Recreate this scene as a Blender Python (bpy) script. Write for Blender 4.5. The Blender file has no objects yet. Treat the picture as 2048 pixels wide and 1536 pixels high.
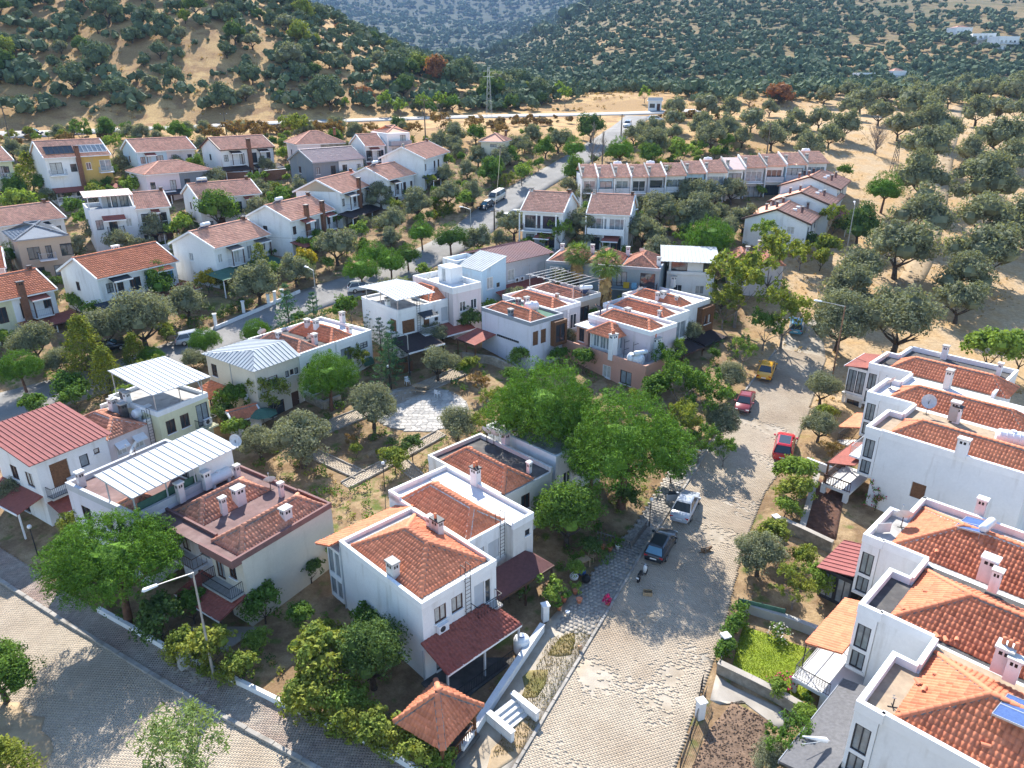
import bpy, math, random
import numpy as np
from math import sin, cos, pi, radians as R
from mathutils import Vector, Matrix
random.seed(11)
rng = np.random.default_rng(11)
SC = bpy.context.scene
COL = SC.collection

# ------------------------------------------------------------------ camera, sky, sun, exposure
CAM_H, FPX, PITCH = 36.0, 1450.0, R(22.5)
cam = bpy.data.objects.new("camera", bpy.data.cameras.new("camera"))
COL.objects.link(cam)
cam.location = (0, 0, CAM_H)
cam.rotation_euler = (R(90) - PITCH, 0, 0)
cam.data.sensor_width = 36.0
cam.data.lens = 36.0 * FPX / 2048.0
cam.data.clip_start = 0.5
cam.data.clip_end = 20000
SC.camera = cam
SUN_EL, SUN_AZ = 42.0, -10.0            # azimuth from the view axis (+Y), positive towards +X
w = bpy.data.worlds.new("World"); SC.world = w; w.use_nodes = True
nt = w.node_tree
sky = nt.nodes.new("ShaderNodeTexSky"); sky.sky_type = 'NISHITA'; sky.sun_disc = False
sky.sun_elevation = R(SUN_EL); sky.sun_rotation = R(SUN_AZ)
sky.altitude = 100; sky.air_density = 1.0; sky.dust_density = 0.3; sky.ozone_density = 3.0
bg = nt.nodes["Background"]; bg.inputs[1].default_value = 0.14
nt.links.new(sky.outputs[0], bg.inputs[0])
sun = bpy.data.objects.new("sun", bpy.data.lights.new("sun", 'SUN'))
COL.objects.link(sun)
sun.data.energy = 5.0; sun.data.angle = R(0.53); sun.data.color = (1.0, 0.955, 0.88)
_d = Vector((sin(R(SUN_AZ)) * cos(R(SUN_EL)), cos(R(SUN_AZ)) * cos(R(SUN_EL)), sin(R(SUN_EL))))
sun.rotation_euler = _d.to_track_quat('Z', 'Y').to_euler()
sun.location = (0, 0, 120)
SC.view_settings.view_transform = 'Standard'; SC.view_settings.look = 'None'
SC.view_settings.exposure = 1.22; SC.view_settings.gamma = 1.0
SC.render.engine = 'CYCLES'
SC.cycles.use_denoising = True
SC.cycles.use_adaptive_sampling = True; SC.cycles.adaptive_threshold = .02
SC.cycles.max_bounces = 5; SC.cycles.diffuse_bounces = 2; SC.cycles.glossy_bounces = 2
SC.cycles.transmission_bounces = 3; SC.cycles.transparent_max_bounces = 6
SC.cycles.sample_clamp_indirect = 6.0

# ------------------------------------------------------------------ the lie of the land
_PR = np.array([(-60, -3), (0, -1.5), (25, -.3), (32, 0), (45, .8), (60, 2.2), (75, 4.2), (90, 6.5), (120, 12), (150, 18), (175, 22.5), (190, 25.0), (265, 30.0)], float)
def sstep(a, b, v):
    t = np.clip((v - a) / (b - a), 0, 1)
    return t * t * (3 - 2 * t)
def vnoise(x, y, s, seed=0):
    x = np.asarray(x, float) / s + seed * 17.3; y = np.asarray(y, float) / s - seed * 9.1
    return (np.sin(x * 1.3 + 1.7 * np.sin(y * .9 + seed)) + np.sin(y * 1.1 - 1.3 * np.sin(x * 1.2 + 2.1)) + np.sin((x + y) * .8 + .7)) / 3
def terr(x, y):
    """ground height; works on scalars and arrays"""
    x = np.asarray(x, float); y = np.asarray(y, float)
    z = np.interp(y, _PR[:, 0], _PR[:, 1])
    # beyond the back road: a steep hill to the left, a shelf and a dip to the right, far slopes
    bx = x / np.maximum(y, 40)                       # bearing
    y0 = np.interp(bx, [-.7, -.2, .16], [190, 219, 239])
    dy = np.clip(y - y0, 0, None)
    hill = dy * .39 * (1 - .3 * sstep(90, 240, dy))
    hill *= sstep(.06, -.42, bx)
    hill = np.where(dy > 160, hill * np.clip(1 - (dy - 160) / 420, 0, 1), hill)
    z = z + hill
    shelf = np.interp(y, [240, 262, 290, 335, 385, 720, 1000, 1600, 2600, 4000], [0, 2.2, 3.2, 2.6, 1.0, 60, 116, 160, 330, 520])
    cut = np.interp(y, [240, 262, 300, 385, 540, 900, 1500, 2300, 2700, 4000], [0, 1.6, 2.0, 0, 7, 22, 48, 170, 300, 520])
    k = sstep(-.06, .18, bx)                          # right-hand slope against the valley gap
    z = z + (cut * (1 - k) + shelf * k)
    z = z + vnoise(x, y, 9, 1) * .12 * sstep(60, 140, y) + vnoise(x, y, 26, 2) * 1.2 * sstep(275, 340, y) + vnoise(x, y, 130, 3) * 8 * sstep(420, 800, y) + vnoise(x, y, 420, 4) * 45 * sstep(1300, 2300, y)
    return z
_cp, _sp = cos(PITCH), sin(PITCH)
def at(px, py, h=0.0, tmax=3500):
    """the point, h metres above the ground, that the photograph shows at pixel px, py (2048 wide)"""
    a = (px - 1024) / FPX; b = (768 - py) / FPX
    dx, dy, dz = a, _cp + b * _sp, -_sp + b * _cp
    t = np.concatenate([np.arange(14, 260, .5), np.arange(260, tmax, 6.)])
    f = CAM_H + dz * t - terr(dx * t, dy * t) - h
    i = int(np.argmax(f < 0))
    if f[i] >= 0: i = len(t) - 1
    lo, hi = t[max(i - 1, 0)], t[i]
    for _ in range(24):
        m = .5 * (lo + hi)
        if CAM_H + dz * m - float(terr(dx * m, dy * m)) - h > 0: lo = m
        else: hi = m
    return Vector((dx * lo, dy * lo, CAM_H + dz * lo))
def depth(p):
    return p[1] * _cp - (p[2] - CAM_H) * _sp
def ppm(p):                                   # photograph pixels for each metre at p
    return FPX / depth(p)
def gz(x, y): return float(terr(x, y))

# ------------------------------------------------------------------ materials
M = {}
def _n(nt, t, **k):
    n = nt.nodes.new(t)
    for a, b in k.items(): setattr(n, a, b)
    return n
def mat(name, col, rough=.85, var=.12, scale=1.5, col2=None, mix=.5, scale2=.35, bump=0., bscale=25., island=0., spec=.3, metal=0., trans=0., streak=0., coat=0., speck=0.):
    """procedural surface: base colour, large soft patches (col2), fine mottling, island-to-island change, relief"""
    m = bpy.data.materials.new(name); m.use_nodes = True
    nt = m.node_tree; L = nt.links.new
    b = nt.nodes["Principled BSDF"]; out = nt.nodes["Material Output"]
    geo = _n(nt, "ShaderNodeNewGeometry")
    def noise(sc, det=4., vec=None, rg=.55):
        n = _n(nt, "ShaderNodeTexNoise"); n.inputs["Scale"].default_value = sc; n.inputs["Detail"].default_value = det; n.inputs["Roughness"].default_value = rg
        L(vec or geo.outputs["Position"], n.inputs["Vector"]); return n.outputs["Fac"]
    def mixc(f, a, bb, kind='MIX'):
        n = _n(nt, "ShaderNodeMix"); n.data_type = 'RGBA'; n.blend_type = kind
        for sock, v in ((0, f), (6, a), (7, bb)):
            if hasattr(v, 'is_output'): L(v, n.inputs[sock])
            elif sock == 0: n.inputs[0].default_value = v
            else: n.inputs[sock].default_value = (*v, 1)
        return n.outputs[2]
    def rng_(f, a, bb, c=0., d=1.):
        n = _n(nt, "ShaderNodeMapRange")
        for i, v in enumerate((a, bb, c, d)): n.inputs[i + 1].default_value = v
        L(f, n.inputs[0]); return n.outputs[0]
    c = tuple(col)
    if col2 is not None:
        w_ = .12
        c = mixc(rng_(noise(scale2, 5.), 1 - mix - w_, 1 - mix + w_), tuple(col), tuple(col2))
    if var:
        c = mixc(rng_(noise(scale, 6.), .3, .7), c, (1 - var * 1.6,) * 3, 'MULTIPLY') if True else c
    if speck:
        c = mixc(rng_(noise(scale * 14, 3.), .35, .7), c, (1 - speck,) * 3, 'MULTIPLY')
    if streak:
        mp = _n(nt, "ShaderNodeMapping"); mp.inputs["Scale"].default_value = (1.1, 1.1, .16); L(geo.outputs["Position"], mp.inputs["Vector"])
        c = mixc(rng_(noise(1.3, 5., mp.outputs[0]), .55, .8, 0, streak * 2), c, (.34, .30, .24))
    if island:
        c = mixc(rng_(geo.outputs["Random Per Island"], 0, 1, 0, 1), mixc(1., c, (1 - island,) * 3, 'MULTIPLY'), mixc(1., c, (1 + island * .5, 1 + island * .42, 1 + island * .3), 'MULTIPLY'))
    if hasattr(c, 'is_output'): L(c, b.inputs["Base Color"])
    else: b.inputs["Base Color"].default_value = (*c, 1)
    b.inputs["Roughness"].default_value = rough; b.inputs["Metallic"].default_value = metal
    b.inputs["Specular IOR Level"].default_value = spec
    if coat: b.inputs["Coat Weight"].default_value = coat; b.inputs["Coat Roughness"].default_value = .05
    if bump:
        bp = _n(nt, "ShaderNodeBump"); bp.inputs["Strength"].default_value = bump; bp.inputs["Distance"].default_value = .05
        L(noise(bscale, 4.), bp.inputs["Height"]); L(bp.outputs[0], b.inputs["Normal"])
    if trans:
        t = _n(nt, "ShaderNodeBsdfTranslucent"); mx = _n(nt, "ShaderNodeMixShader"); mx.inputs[0].default_value = trans
        if hasattr(c, 'is_output'): L(mixc(1., c, (1.25, 1.2, .6), 'MULTIPLY'), t.inputs[0])
        L(b.outputs[0], mx.inputs[1]); L(t.outputs[0], mx.inputs[2]); L(mx.outputs[0], out.inputs[0])
    M[name] = m
    return m
def wallmat(name, col, streak=.24): return mat(name, col, .9, .07, .35, bump=.15, bscale=9, streak=streak, spec=.15, speck=.05)
wallmat('white', (.80, .80, .79)); wallmat('white_old', (.66, .645, .61), .5); wallmat('pale_grey', (.52, .53, .55)); wallmat('cream', (.70, .64, .50)); wallmat('beige', (.60, .56, .48))
wallmat('pale_pink', (.69, .61, .60)); wallmat('rose', (.68, .585, .60)); wallmat('pale_blue', (.50, .66, .76)); wallmat('ochre', (.58, .38, .12)); wallmat('dark_grey', (.15, .165, .185)); wallmat('slate', (.21, .235, .26))
wallmat('teal_grey', (.22, .28, .31)); wallmat('salmon', (.62, .34, .25)); wallmat('yellowish', (.68, .66, .44)); wallmat('lilac', (.70, .68, .73)); wallmat('tan', (.50, .41, .31)); wallmat('concrete', (.42, .41, .385), .4)
mat('stone_wall', (.42, .38, .31), .95, .2, 3, (.30, .27, .22), .5, 2.5, bump=.6, bscale=6, island=.3)
mat('brick_brown', (.24, .115, .07), .9, .25, 5, bump=.3, bscale=18)
mat('wood', (.20, .095, .045), .7, .3, 6); mat('wood_dark', (.085, .045, .028), .7, .3, 6); mat('wood_pale', (.42, .30, .18), .75, .2, 6)
mat('tile', (.70, .26, .145), .85, .05, 1.2, (.58, .205, .115), .4, .5, island=.2, spec=.2, speck=.1)
mat('tile_bright', (.67, .24, .13), .85, .05, 1.2, (.58, .20, .11), .4, .5, island=.18, spec=.2, speck=.1)
mat('tile_old', (.68, .30, .195), .88, .10, 1.3, (.42, .225, .16), .4, .7, island=.28, spec=.2, speck=.2)
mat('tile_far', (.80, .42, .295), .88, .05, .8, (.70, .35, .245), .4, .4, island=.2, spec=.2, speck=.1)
mat('tile_slate', (.22, .25, .29), .8, .12, 1, island=.25)
mat('shingle_plum', (.13, .055, .052), .85, .2, 4, bump=.3, bscale=30); mat('shingle_red', (.31, .095, .07), .85, .15, 4, (.25, .08, .062), .4, 1, bump=.3, bscale=30)
mat('shingle_dark', (.05, .035, .034), .9, .25, 4, bump=.3, bscale=30); mat('shingle_blue', (.045, .055, .07), .8, .25, 4, bump=.2, bscale=30); mat('shingle_grey', (.15, .15, .16), .85, .2, 5, island=.4)
mat('metal_white', (.50, .52, .54), .7, .08, 1.2, spec=.2, streak=.15); mat('metal_red', (.30, .105, .095), .7, .12, 1.5, (.26, .095, .09), .4, .4, spec=.12); mat('metal_grey', (.40, .43, .45), .7, .1, 1.2, spec=.2, streak=.15)
mat('metal_plum', (.20, .085, .09), .75, .12, 1, (.16, .08, .10), .5, .4, spec=.4); mat('metal_pink', (.55, .40, .36), .5, .08, 1)
mat('mortar', (.30, .26, .23), .95, .3, 6, (.14, .12, .10), .4, 3, bump=.5, bscale=20); mat('mortar_white', (.68, .66, .63), .95, .3, 6, (.35, .32, .29), .35, 3)
mat('terrace', (.50, .48, .45), .9, .18, 1.2, (.30, .28, .26), .35, .6, streak=.0); mat('terrace_dark', (.105, .10, .095), .95, .25, 1.5, (.20, .18, .16), .35, .7); mat('terrace_white', (.72, .71, .69), .9, .1, 1.2, (.55, .53, .50), .25, .6)
mat('terrace_plum', (.20, .125, .115), .92, .2, 1.2, (.28, .19, .17), .4, .8); mat('terrace_tan', (.42, .32, .22), .92, .2, 2, (.24, .19, .15), .35, .9); mat('terrace_green', (.08, .17, .12), .9, .2, 2)
mat('trim_plum', (.22, .12, .11), .85, .15, 2); mat('trim_white', (.80, .80, .79), .8, .05, 2, streak=.1); mat('trim_dark', (.045, .045, .05), .6, .1, 2); mat('trim_brown', (.10, .05, .035), .6, .2, 4); mat('trim_grey', (.30, .32, .35), .7, .1, 2); mat('trim_blue', (.08, .25, .42), .6, .1, 3)
mat('glass', (.035, .045, .055), .06, .0, spec=.8); mat('glass_pale', (.30, .34, .36), .12, .25, 1.8, spec=.7); mat('glass_blue', (.09, .22, .32), .08, .2, 1.3, spec=.8)
mat('curtain', (.55, .54, .50), .8, .2, 3)
mat('iron', (.03, .03, .032), .55, .1, 3); mat('steel', (.50, .51, .52), .35, .1, 3, spec=.5, metal=.6); mat('plastic_white', (.75, .76, .77), .35, .06, 3, spec=.5); mat('plastic_blue', (.04, .10, .28), .4, .1, 3)
mat('solar', (.05, .10, .26), .45, .1, 4, (.07, .13, .30), .5, 9, spec=.25); mat('dish', (.62, .62, .60), .5, .15, 3)
mat('black', (.012, .012, .013), .6, 0); mat('rubber', (.018, .018, .019), .8, .1, 8); mat('chrome', (.6, .6, .6), .2, 0, metal=.9)
mat('lamp_pole', (.43, .42, .40), .5, .15, 3, metal=.3); mat('lamp_rust', (.30, .16, .09), .7, .25, 3); mat('wood_pole', (.18, .145, .11), .9, .25, 3)
mat('bark', (.105, .08, .06), .95, .35, 4, bump=.6, bscale=14); mat('bark_red', (.19, .10, .065), .95, .35, 4, bump=.6, bscale=14); mat('bark_grey', (.22, .195, .17), .95, .3, 4)
def leaf(name, c, c2, isl=.45, tr=.32): mat(name, c, .8, .10, .9, c2, .5, .8, island=isl, spec=.06, trans=tr)
leaf('olive', (.28, .305, .195), (.22, .245, .155)); leaf('olive_pale', (.299, .319, .208), (.227, .254, .163)); leaf('olive_far', (0.161, 0.212, 0.122), (0.127, 0.178, 0.105), .4, .2)
leaf('pine', (.145, .28, .04), (.105, .22, .035), .5, .2); leaf('pine_dark', (.078, .156, .039), (.085, .169, .039), .5); leaf('thuja', (.260, .286, .046), (.156, .208, .039)); leaf('cedar', (.091, .189, .104), (.072, .156, .085))
leaf('broad', (.156, .273, .052), (.117, .215, .046)); leaf('broad_yellow', (.30, .33, .065), (.20, .275, .06)); leaf('broad_light', (.260, .377, .072), (.208, .312, .065)); leaf('broad_dark', (0.101, 0.169, 0.055), (0.127, 0.203, 0.061)); leaf('broad_autumn', (.338, .208, .085), (.247, .182, .072)); leaf('broad_gold', (.520, .416, .046), (.416, .364, .052)); leaf('rust', (.390, .169, .078), (.286, .143, .072))
leaf('pepper', (.260, .351, .124), (.202, .286, .104)); leaf('palm', (.195, .286, .078), (.150, .234, .065)); leaf('bouquet', (.715, .039, .208), (.520, .039, .182)); leaf('rose_bloom', (.800, .800, .800), (.800, .715, .715)); leaf('straw', (.546, .390, .169), (.442, .299, .137), .4, .2); leaf('twig', (.312, .260, .227), (.260, .215, .182), .4, 0); leaf('lawn_leaf', (.33, .42, .05), (.27, .37, .04), .4, .4)
def pmat(name, c): mat(name, c, .28, .03, 2, spec=.5, coat=.6)
pmat('car_silver', (.42, .45, .49)); pmat('car_black', (.012, .017, .024)); pmat('car_red', (.48, .008, .018)); pmat('car_maroon', (.25, .035, .035)); pmat('car_yellow', (.72, .34, .015)); pmat('car_blue', (.06, .28, .42)); pmat('car_white', (.72, .72, .70)); pmat('car_cream', (.60, .55, .45)); pmat('car_orange', (.60, .045, .02))
mat('tail_light', (.45, .01, .01), .2, 0, coat=.5); mat('head_light', (.65, .67, .68), .12, 0, spec=.8); mat('plate', (.75, .75, .75), .5, 0)

# ------------------------------------------------------------------ objects
def link(name, me, parent=None, loc=(0, 0, 0), rz=0., mx=None):
    o = bpy.data.objects.new(name, me); COL.objects.link(o)
    if parent is not None: o.parent = parent
    if mx is not None: o.matrix_local = mx
    else: o.location = loc; o.rotation_euler = (0, 0, rz)
    return o
def tag(o, label=None, cat=None, group=None, kind=None):
    if label: o['label'] = label
    if cat: o['category'] = cat
    if group: o['group'] = group
    if kind: o['kind'] = kind
    return o
def thing(name, label, cat, loc, rz=0., group=None):
    o = link(name, None, None, loc, rz); o.empty_display_size = .3
    return tag(o, label, cat, group)
def copy_thing(root, loc, rz=0., sc=None, label=None, group=None):
    c = root.copy(); COL.objects.link(c); c.location = loc; c.rotation_euler = (0, 0, rz)
    if sc is not None: c.scale = sc
    if label: c['label'] = label
    if group: c['group'] = group
    for ch in root.children:
        d = ch.copy(); COL.objects.link(d); d.parent = c
        for g in ch.children:
            e = g.copy(); COL.objects.link(e); e.parent = d
    return c

class MB:
    """collects shapes for one mesh"""
    def __init__(s): s.v = []; s.f = []
    def add(s, vs, fs):
        n = len(s.v); s.v += [tuple(p) for p in vs]; s.f += [tuple(i + n for i in f) for f in fs]; return s
    def box(s, x0, x1, y0, y1, z0, z1):
        return s.add([(x0, y0, z0), (x1, y0, z0), (x1, y1, z0), (x0, y1, z0), (x0, y0, z1), (x1, y0, z1), (x1, y1, z1), (x0, y1, z1)],
                     [(3, 2, 1, 0), (4, 5, 6, 7), (0, 1, 5, 4), (1, 2, 6, 5), (2, 3, 7, 6), (3, 0, 4, 7)])
    def slab(s, top, t):
        """a plate: polygon of 3-D points and a thickness straight down"""
        n = len(top)
        return s.add(list(top) + [(p[0], p[1], p[2] - t) for p in top],
                     [tuple(range(n)), tuple(range(2 * n - 1, n - 1, -1))] + [(i, i + n, (i + 1) % n + n, (i + 1) % n) for i in range(n)])
    def prism(s, poly, z0, z1): return s.slab([(x, y, z1) for x, y in poly], z1 - z0)
    def rod(s, p, q, r, n=5, r2=None):
        p = Vector(p); q = Vector(q); d = (q - p)
        if d.length < 1e-6: return s
        d.normalize(); a = d.orthogonal().normalized(); b = d.cross(a); r2 = r if r2 is None else r2
        vs = []
        for c, rr in ((p, r), (q, r2)):
            for i in range(n):
                t = 2 * pi * i / n; vs.append(c + (a * cos(t) + b * sin(t)) * rr)
        return s.add(vs, [(i, (i + 1) % n, (i + 1) % n + n, i + n) for i in range(n)] + [tuple(range(n - 1, -1, -1)), tuple(range(n, 2 * n))])
    def tube(s, pts, rs, n=6):
        pts = [Vector(p) for p in pts]
        if not hasattr(rs, '__len__'): rs = [rs] * len(pts)
        vs = []; fs = []
        a = None
        for k, p in enumerate(pts):
            d = (pts[min(k + 1, len(pts) - 1)] - pts[max(k - 1, 0)]).normalized()
            a = d.orthogonal().normalized() if a is None else (a - d * a.dot(d)).normalized()
            b = d.cross(a)
            for i in range(n):
                t = 2 * pi * i / n; vs.append(p + (a * cos(t) + b * sin(t)) * rs[k])
        for k in range(len(pts) - 1):
            for i in range(n): fs.append((k * n + i, k * n + (i + 1) % n, (k + 1) * n + (i + 1) % n, (k + 1) * n + i))
        m = (len(pts) - 1) * n
        return s.add(vs, fs + [tuple(range(n - 1, -1, -1)), tuple(range(m, m + n))])
    def lathe(s, prof, n=16, c=(0, 0, 0), axis='z'):
        vs = []
        for r, z in prof:
            for i in range(n):
                t = 2 * pi * i / n; p = (r * cos(t), r * sin(t), z)
                if axis == 'x': p = (p[2], p[0], p[1])
                elif axis == 'y': p = (p[0], p[2], p[1])
                vs.append((p[0] + c[0], p[1] + c[1], p[2] + c[2]))
        fs = [(k * n + i, k * n + (i + 1) % n, (k + 1) * n + (i + 1) % n, (k + 1) * n + i) for k in range(len(prof) - 1) for i in range(n)]
        m = (len(prof) - 1) * n
        return s.add(vs, fs + [tuple(range(n - 1, -1, -1)), tuple(range(m, m + n))])
    def mesh(s, name, m=None, smooth=False):
        me = bpy.data.meshes.new(name); me.from_pydata(s.v, [], s.f); me.update()
        if m: me.materials.append(M[m] if isinstance(m, str) else m)
        if smooth: me.shade_smooth()
        return me
    def build(s, name, m, parent=None, loc=(0, 0, 0), rz=0., smooth=False, mx=None):
        return link(name, s.mesh(name, m, smooth), parent, loc, rz, mx)
_cache = {}
def cached(key, fn):
    if key not in _cache: _cache[key] = fn()
    return _cache[key]
def np_mesh(name, V, Fq, m, smooth=False):
    """mesh from numpy: V (n,3), Fq (k,4) or (k,3)"""
    me = bpy.data.meshes.new(name); k = Fq.shape[1]
    me.vertices.add(len(V)); me.vertices.foreach_set('co', np.ascontiguousarray(V, dtype=np.float32).ravel())
    me.loops.add(Fq.size); me.loops.foreach_set('vertex_index', np.ascontiguousarray(Fq, dtype=np.int32).ravel())
    me.polygons.add(len(Fq)); me.polygons.foreach_set('loop_start', np.arange(0, Fq.size, k, dtype=np.int32))
    me.polygons.foreach_set('loop_total', np.full(len(Fq), k, dtype=np.int32))
    me.update(calc_edges=True); me.validate()
    me.materials.append(M[m]); 
    if smooth: me.shade_smooth()
    return me
def bx(root, name, m, x0, x1, y0, y1, z0, z1): return MB().box(x0, x1, y0, y1, z0, z1).build(name, m, root)

# ------------------------------------------------------------------ roofs
_TK = 6
_TS = np.array([0, .10, .34, .58, .68, 1.02]); _TH = np.array([0, .72, 1, .72, 0, -.05])
def tile_template(tw, th, hh):
    S_, H_ = (_TS, _TH) if tw < .285 else (np.array([0, .2, .52, 1.02]), np.array([0, 1., .9, -.05])); n = len(S_)
    s = S_ * tw; pr = hh * H_
    lo = np.stack([s, np.full(n, -.05 * th / .33), pr + .019], 1); up = np.stack([s, np.full(n, th), pr * .9], 1); lip = np.stack([s, np.full(n, -.05 * th / .33), pr * .3 - .01], 1)
    V = np.concatenate([lip, lo, up]); q = []
    for i in range(n - 1):
        q.append((i, i + 1, n + i + 1, n + i)); q.append((n + i, n + i + 1, 2 * n + i + 1, 2 * n + i))
    return V, np.array(q)
def slope_cells(poly, tw, th):
    """centres of tile cells inside a convex 2-D polygon (s along the eave, t up the slope)"""
    P = np.array(poly); smin, tmin = P.min(0); smax, tmax = P.max(0)
    ns = max(1, round((smax - smin) / tw)); ntt = max(1, round((tmax - tmin) / th))
    tw = (smax - smin) / ns; th = (tmax - tmin) / ntt
    S, T = np.meshgrid(smin + np.arange(ns) * tw, tmin + np.arange(ntt) * th)
    S = S.ravel(); T = T.ravel(); cx = S + tw / 2; cy = T + th / 2; ok = np.ones(len(S), bool)
    for i in range(len(P)):
        a = P[i]; b = P[(i + 1) % len(P)]; d = b - a; ln = np.hypot(*d)
        ok &= (d[0] * (cy - a[1]) - d[1] * (cx - a[0])) / ln > -.03
    return S[ok], T[ok], tw, th
def tile_slopes(root, slopes, m, tw=.25, th=.36, hh=.044, single=0, lift=.03):
    """slopes: lists of 3-D points, first two the eave, counter-clockwise seen from outside. Every tile is real and an island of its own.
    'single': that many tiles nearest the camera become objects of their own"""
    VV = []; QQ = []; n = 0; ones = []
    for pts in slopes:
        pts = [Vector(p) for p in pts]
        o = pts[0]; s = (pts[1] - o).normalized(); nn = s.cross(pts[2] - o).normalized(); t = nn.cross(s)
        poly = [((p - o).dot(s), (p - o).dot(t)) for p in pts]
        S, T, w_, h_ = slope_cells(poly, tw, th)
        tv, tq = tile_template(w_, h_, hh)
        B = np.array([s, t, nn])
        off = np.stack([S + rng.normal(0, .007, len(S)), T + rng.normal(0, .008, len(S)), rng.normal(lift, .007, len(S))], 1)
        if single: ones.append((o, s, t, nn, off, w_, h_, tv, tq)); 
        loc = tv[None] + off[:, None]; loc[:, :, 2] += 0
        W = loc.reshape(-1, 3) @ B + np.array(o)
        VV.append(W); QQ.append((tq[None] + (n + np.arange(len(S)) * len(tv))[:, None, None]).reshape(-1, 4)); n += len(W)
    if not single:
        o = link('roof_tiles', np_mesh('roof_tiles', np.concatenate(VV), np.concatenate(QQ), m), root); tag(o, kind='stuff'); return o
    inv = root.matrix_basis if root.parent is None else (root.parent.matrix_basis @ root.matrix_basis)
    cand = []
    for k, (o, s, t, nn, off, w_, h_, tv, tq) in enumerate(ones):
        for i, f in enumerate(off):
            p = inv @ (o + s * float(f[0]) + t * float(f[1]))
            fw = depth(p); px = 1024 + FPX * p.x / fw
            if 0 <= px <= 2060: cand.append((fw, k, i))
    cand.sort(); pick = set((k, i) for _, k, i in cand[:single])
    VV = []; QQ = []; n = 0
    for k, (o, s, t, nn, off, w_, h_, tv, tq) in enumerate(ones):
        B = np.array([s, t, nn]); me = None; rest = []
        for i, f in enumerate(off):
            if (k, i) in pick:
                if me is None: me = [np_mesh('roof_tile', tv, tq, mm) for mm in (m, m + '_b', m + '_c', m + '_d')]
                p = o + s * float(f[0]) + t * float(f[1]) + nn * float(f[2])
                a = random.gauss(0, .012)
                mx = Matrix((s * cos(a) + t * sin(a), t * cos(a) - s * sin(a), nn)).transposed().to_4x4(); mx.translation = p
                link('roof_tile', random.choice(me), root, mx=mx)
            else: rest.append(f)
        if rest:
            off = np.array(rest); W = (tv[None] + off[:, None]).reshape(-1, 3) @ B + np.array(o)
            VV.append(W); QQ.append((tq[None] + (n + np.arange(len(off)) * len(tv))[:, None, None]).reshape(-1, 4)); n += len(W)
    o = link('roof_tiles', np_mesh('roof_tiles', np.concatenate(VV), np.concatenate(QQ), m), root); tag(o, kind='stuff')
for s_, f_ in (('_b', .9), ('_c', 1.08), ('_d', .8)):
    mat('tile' + s_, (.62 * f_, .22 * f_, .12 * f_), .85, .08, 1.2, (.52 * f_, .18 * f_, .10 * f_), .42, .9, spec=.2, speck=.14)
    mat('tile_bright' + s_, (.62 * f_, .21 * f_, .11 * f_), .85, .08, 1.2, (.54 * f_, .18 * f_, .10 * f_), .42, .9, spec=.2, speck=.12)
def ridge_caps(root, segs, m, single=False, r=.16, mort='mortar'):
    """half-round cap tiles along lines, on a bed of mortar"""
    mb = MB(); bed = MB(); pl = .40
    def cap(): 
        c = MB(); n = 6
        vs = [(x, cos(pi * i / n) * rr, sin(pi * i / n) * rr * .8) for x, rr in ((-.02, r * 1.12), (pl, r * .9)) for i in range(n + 1)]
        vs += [(-.02, cos(pi * i / n) * r * .7, sin(pi * i / n) * r * .5) for i in range(n + 1)]
        k = n + 1
        c.add(vs, [(i, i + 1, i + 1 + k, i + k) for i in range(n)] + [(i + 1, i, i + 2 * k, i + 1 + 2 * k) for i in range(n)]); return c
    for p, q in segs:
        p = Vector(p); q = Vector(q); d = q - p; L = d.length; d.normalize()
        side = d.cross(Vector((0, 0, 1))).normalized(); up = side.cross(d)
        k = max(1, round(L / pl))
        bed.add([p + side * .21 - up * .04, p - side * .21 - up * .04, p - side * .12 + up * .06, p + side * .12 + up * .06, q + side * .21 - up * .04, q - side * .21 - up * .04, q - side * .12 + up * .06, q + side * .12 + up * .06],
                [(0, 1, 2, 3), (7, 6, 5, 4), (0, 4, 5, 1), (1, 5, 6, 2), (2, 6, 7, 3), (3, 7, 4, 0)])
        for i in range(k):
            c = p + d * (L * i / k) + up * .045
            mx = Matrix((d, side * -1, up)).transposed().to_4x4(); mx.translation = c
            if single: link('ridge_tile', cached(('cap', m, r), lambda: cap().mesh('ridge_tile', m, True)), root, mx=mx)
            else:
                cc = cap(); mb.add([mx @ Vector(v) for v in cc.v], cc.f)
    bed.build('ridge_mortar', mort, root)
    if not single and mb.v: mb.build('ridge_tiles', m, root)
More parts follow.
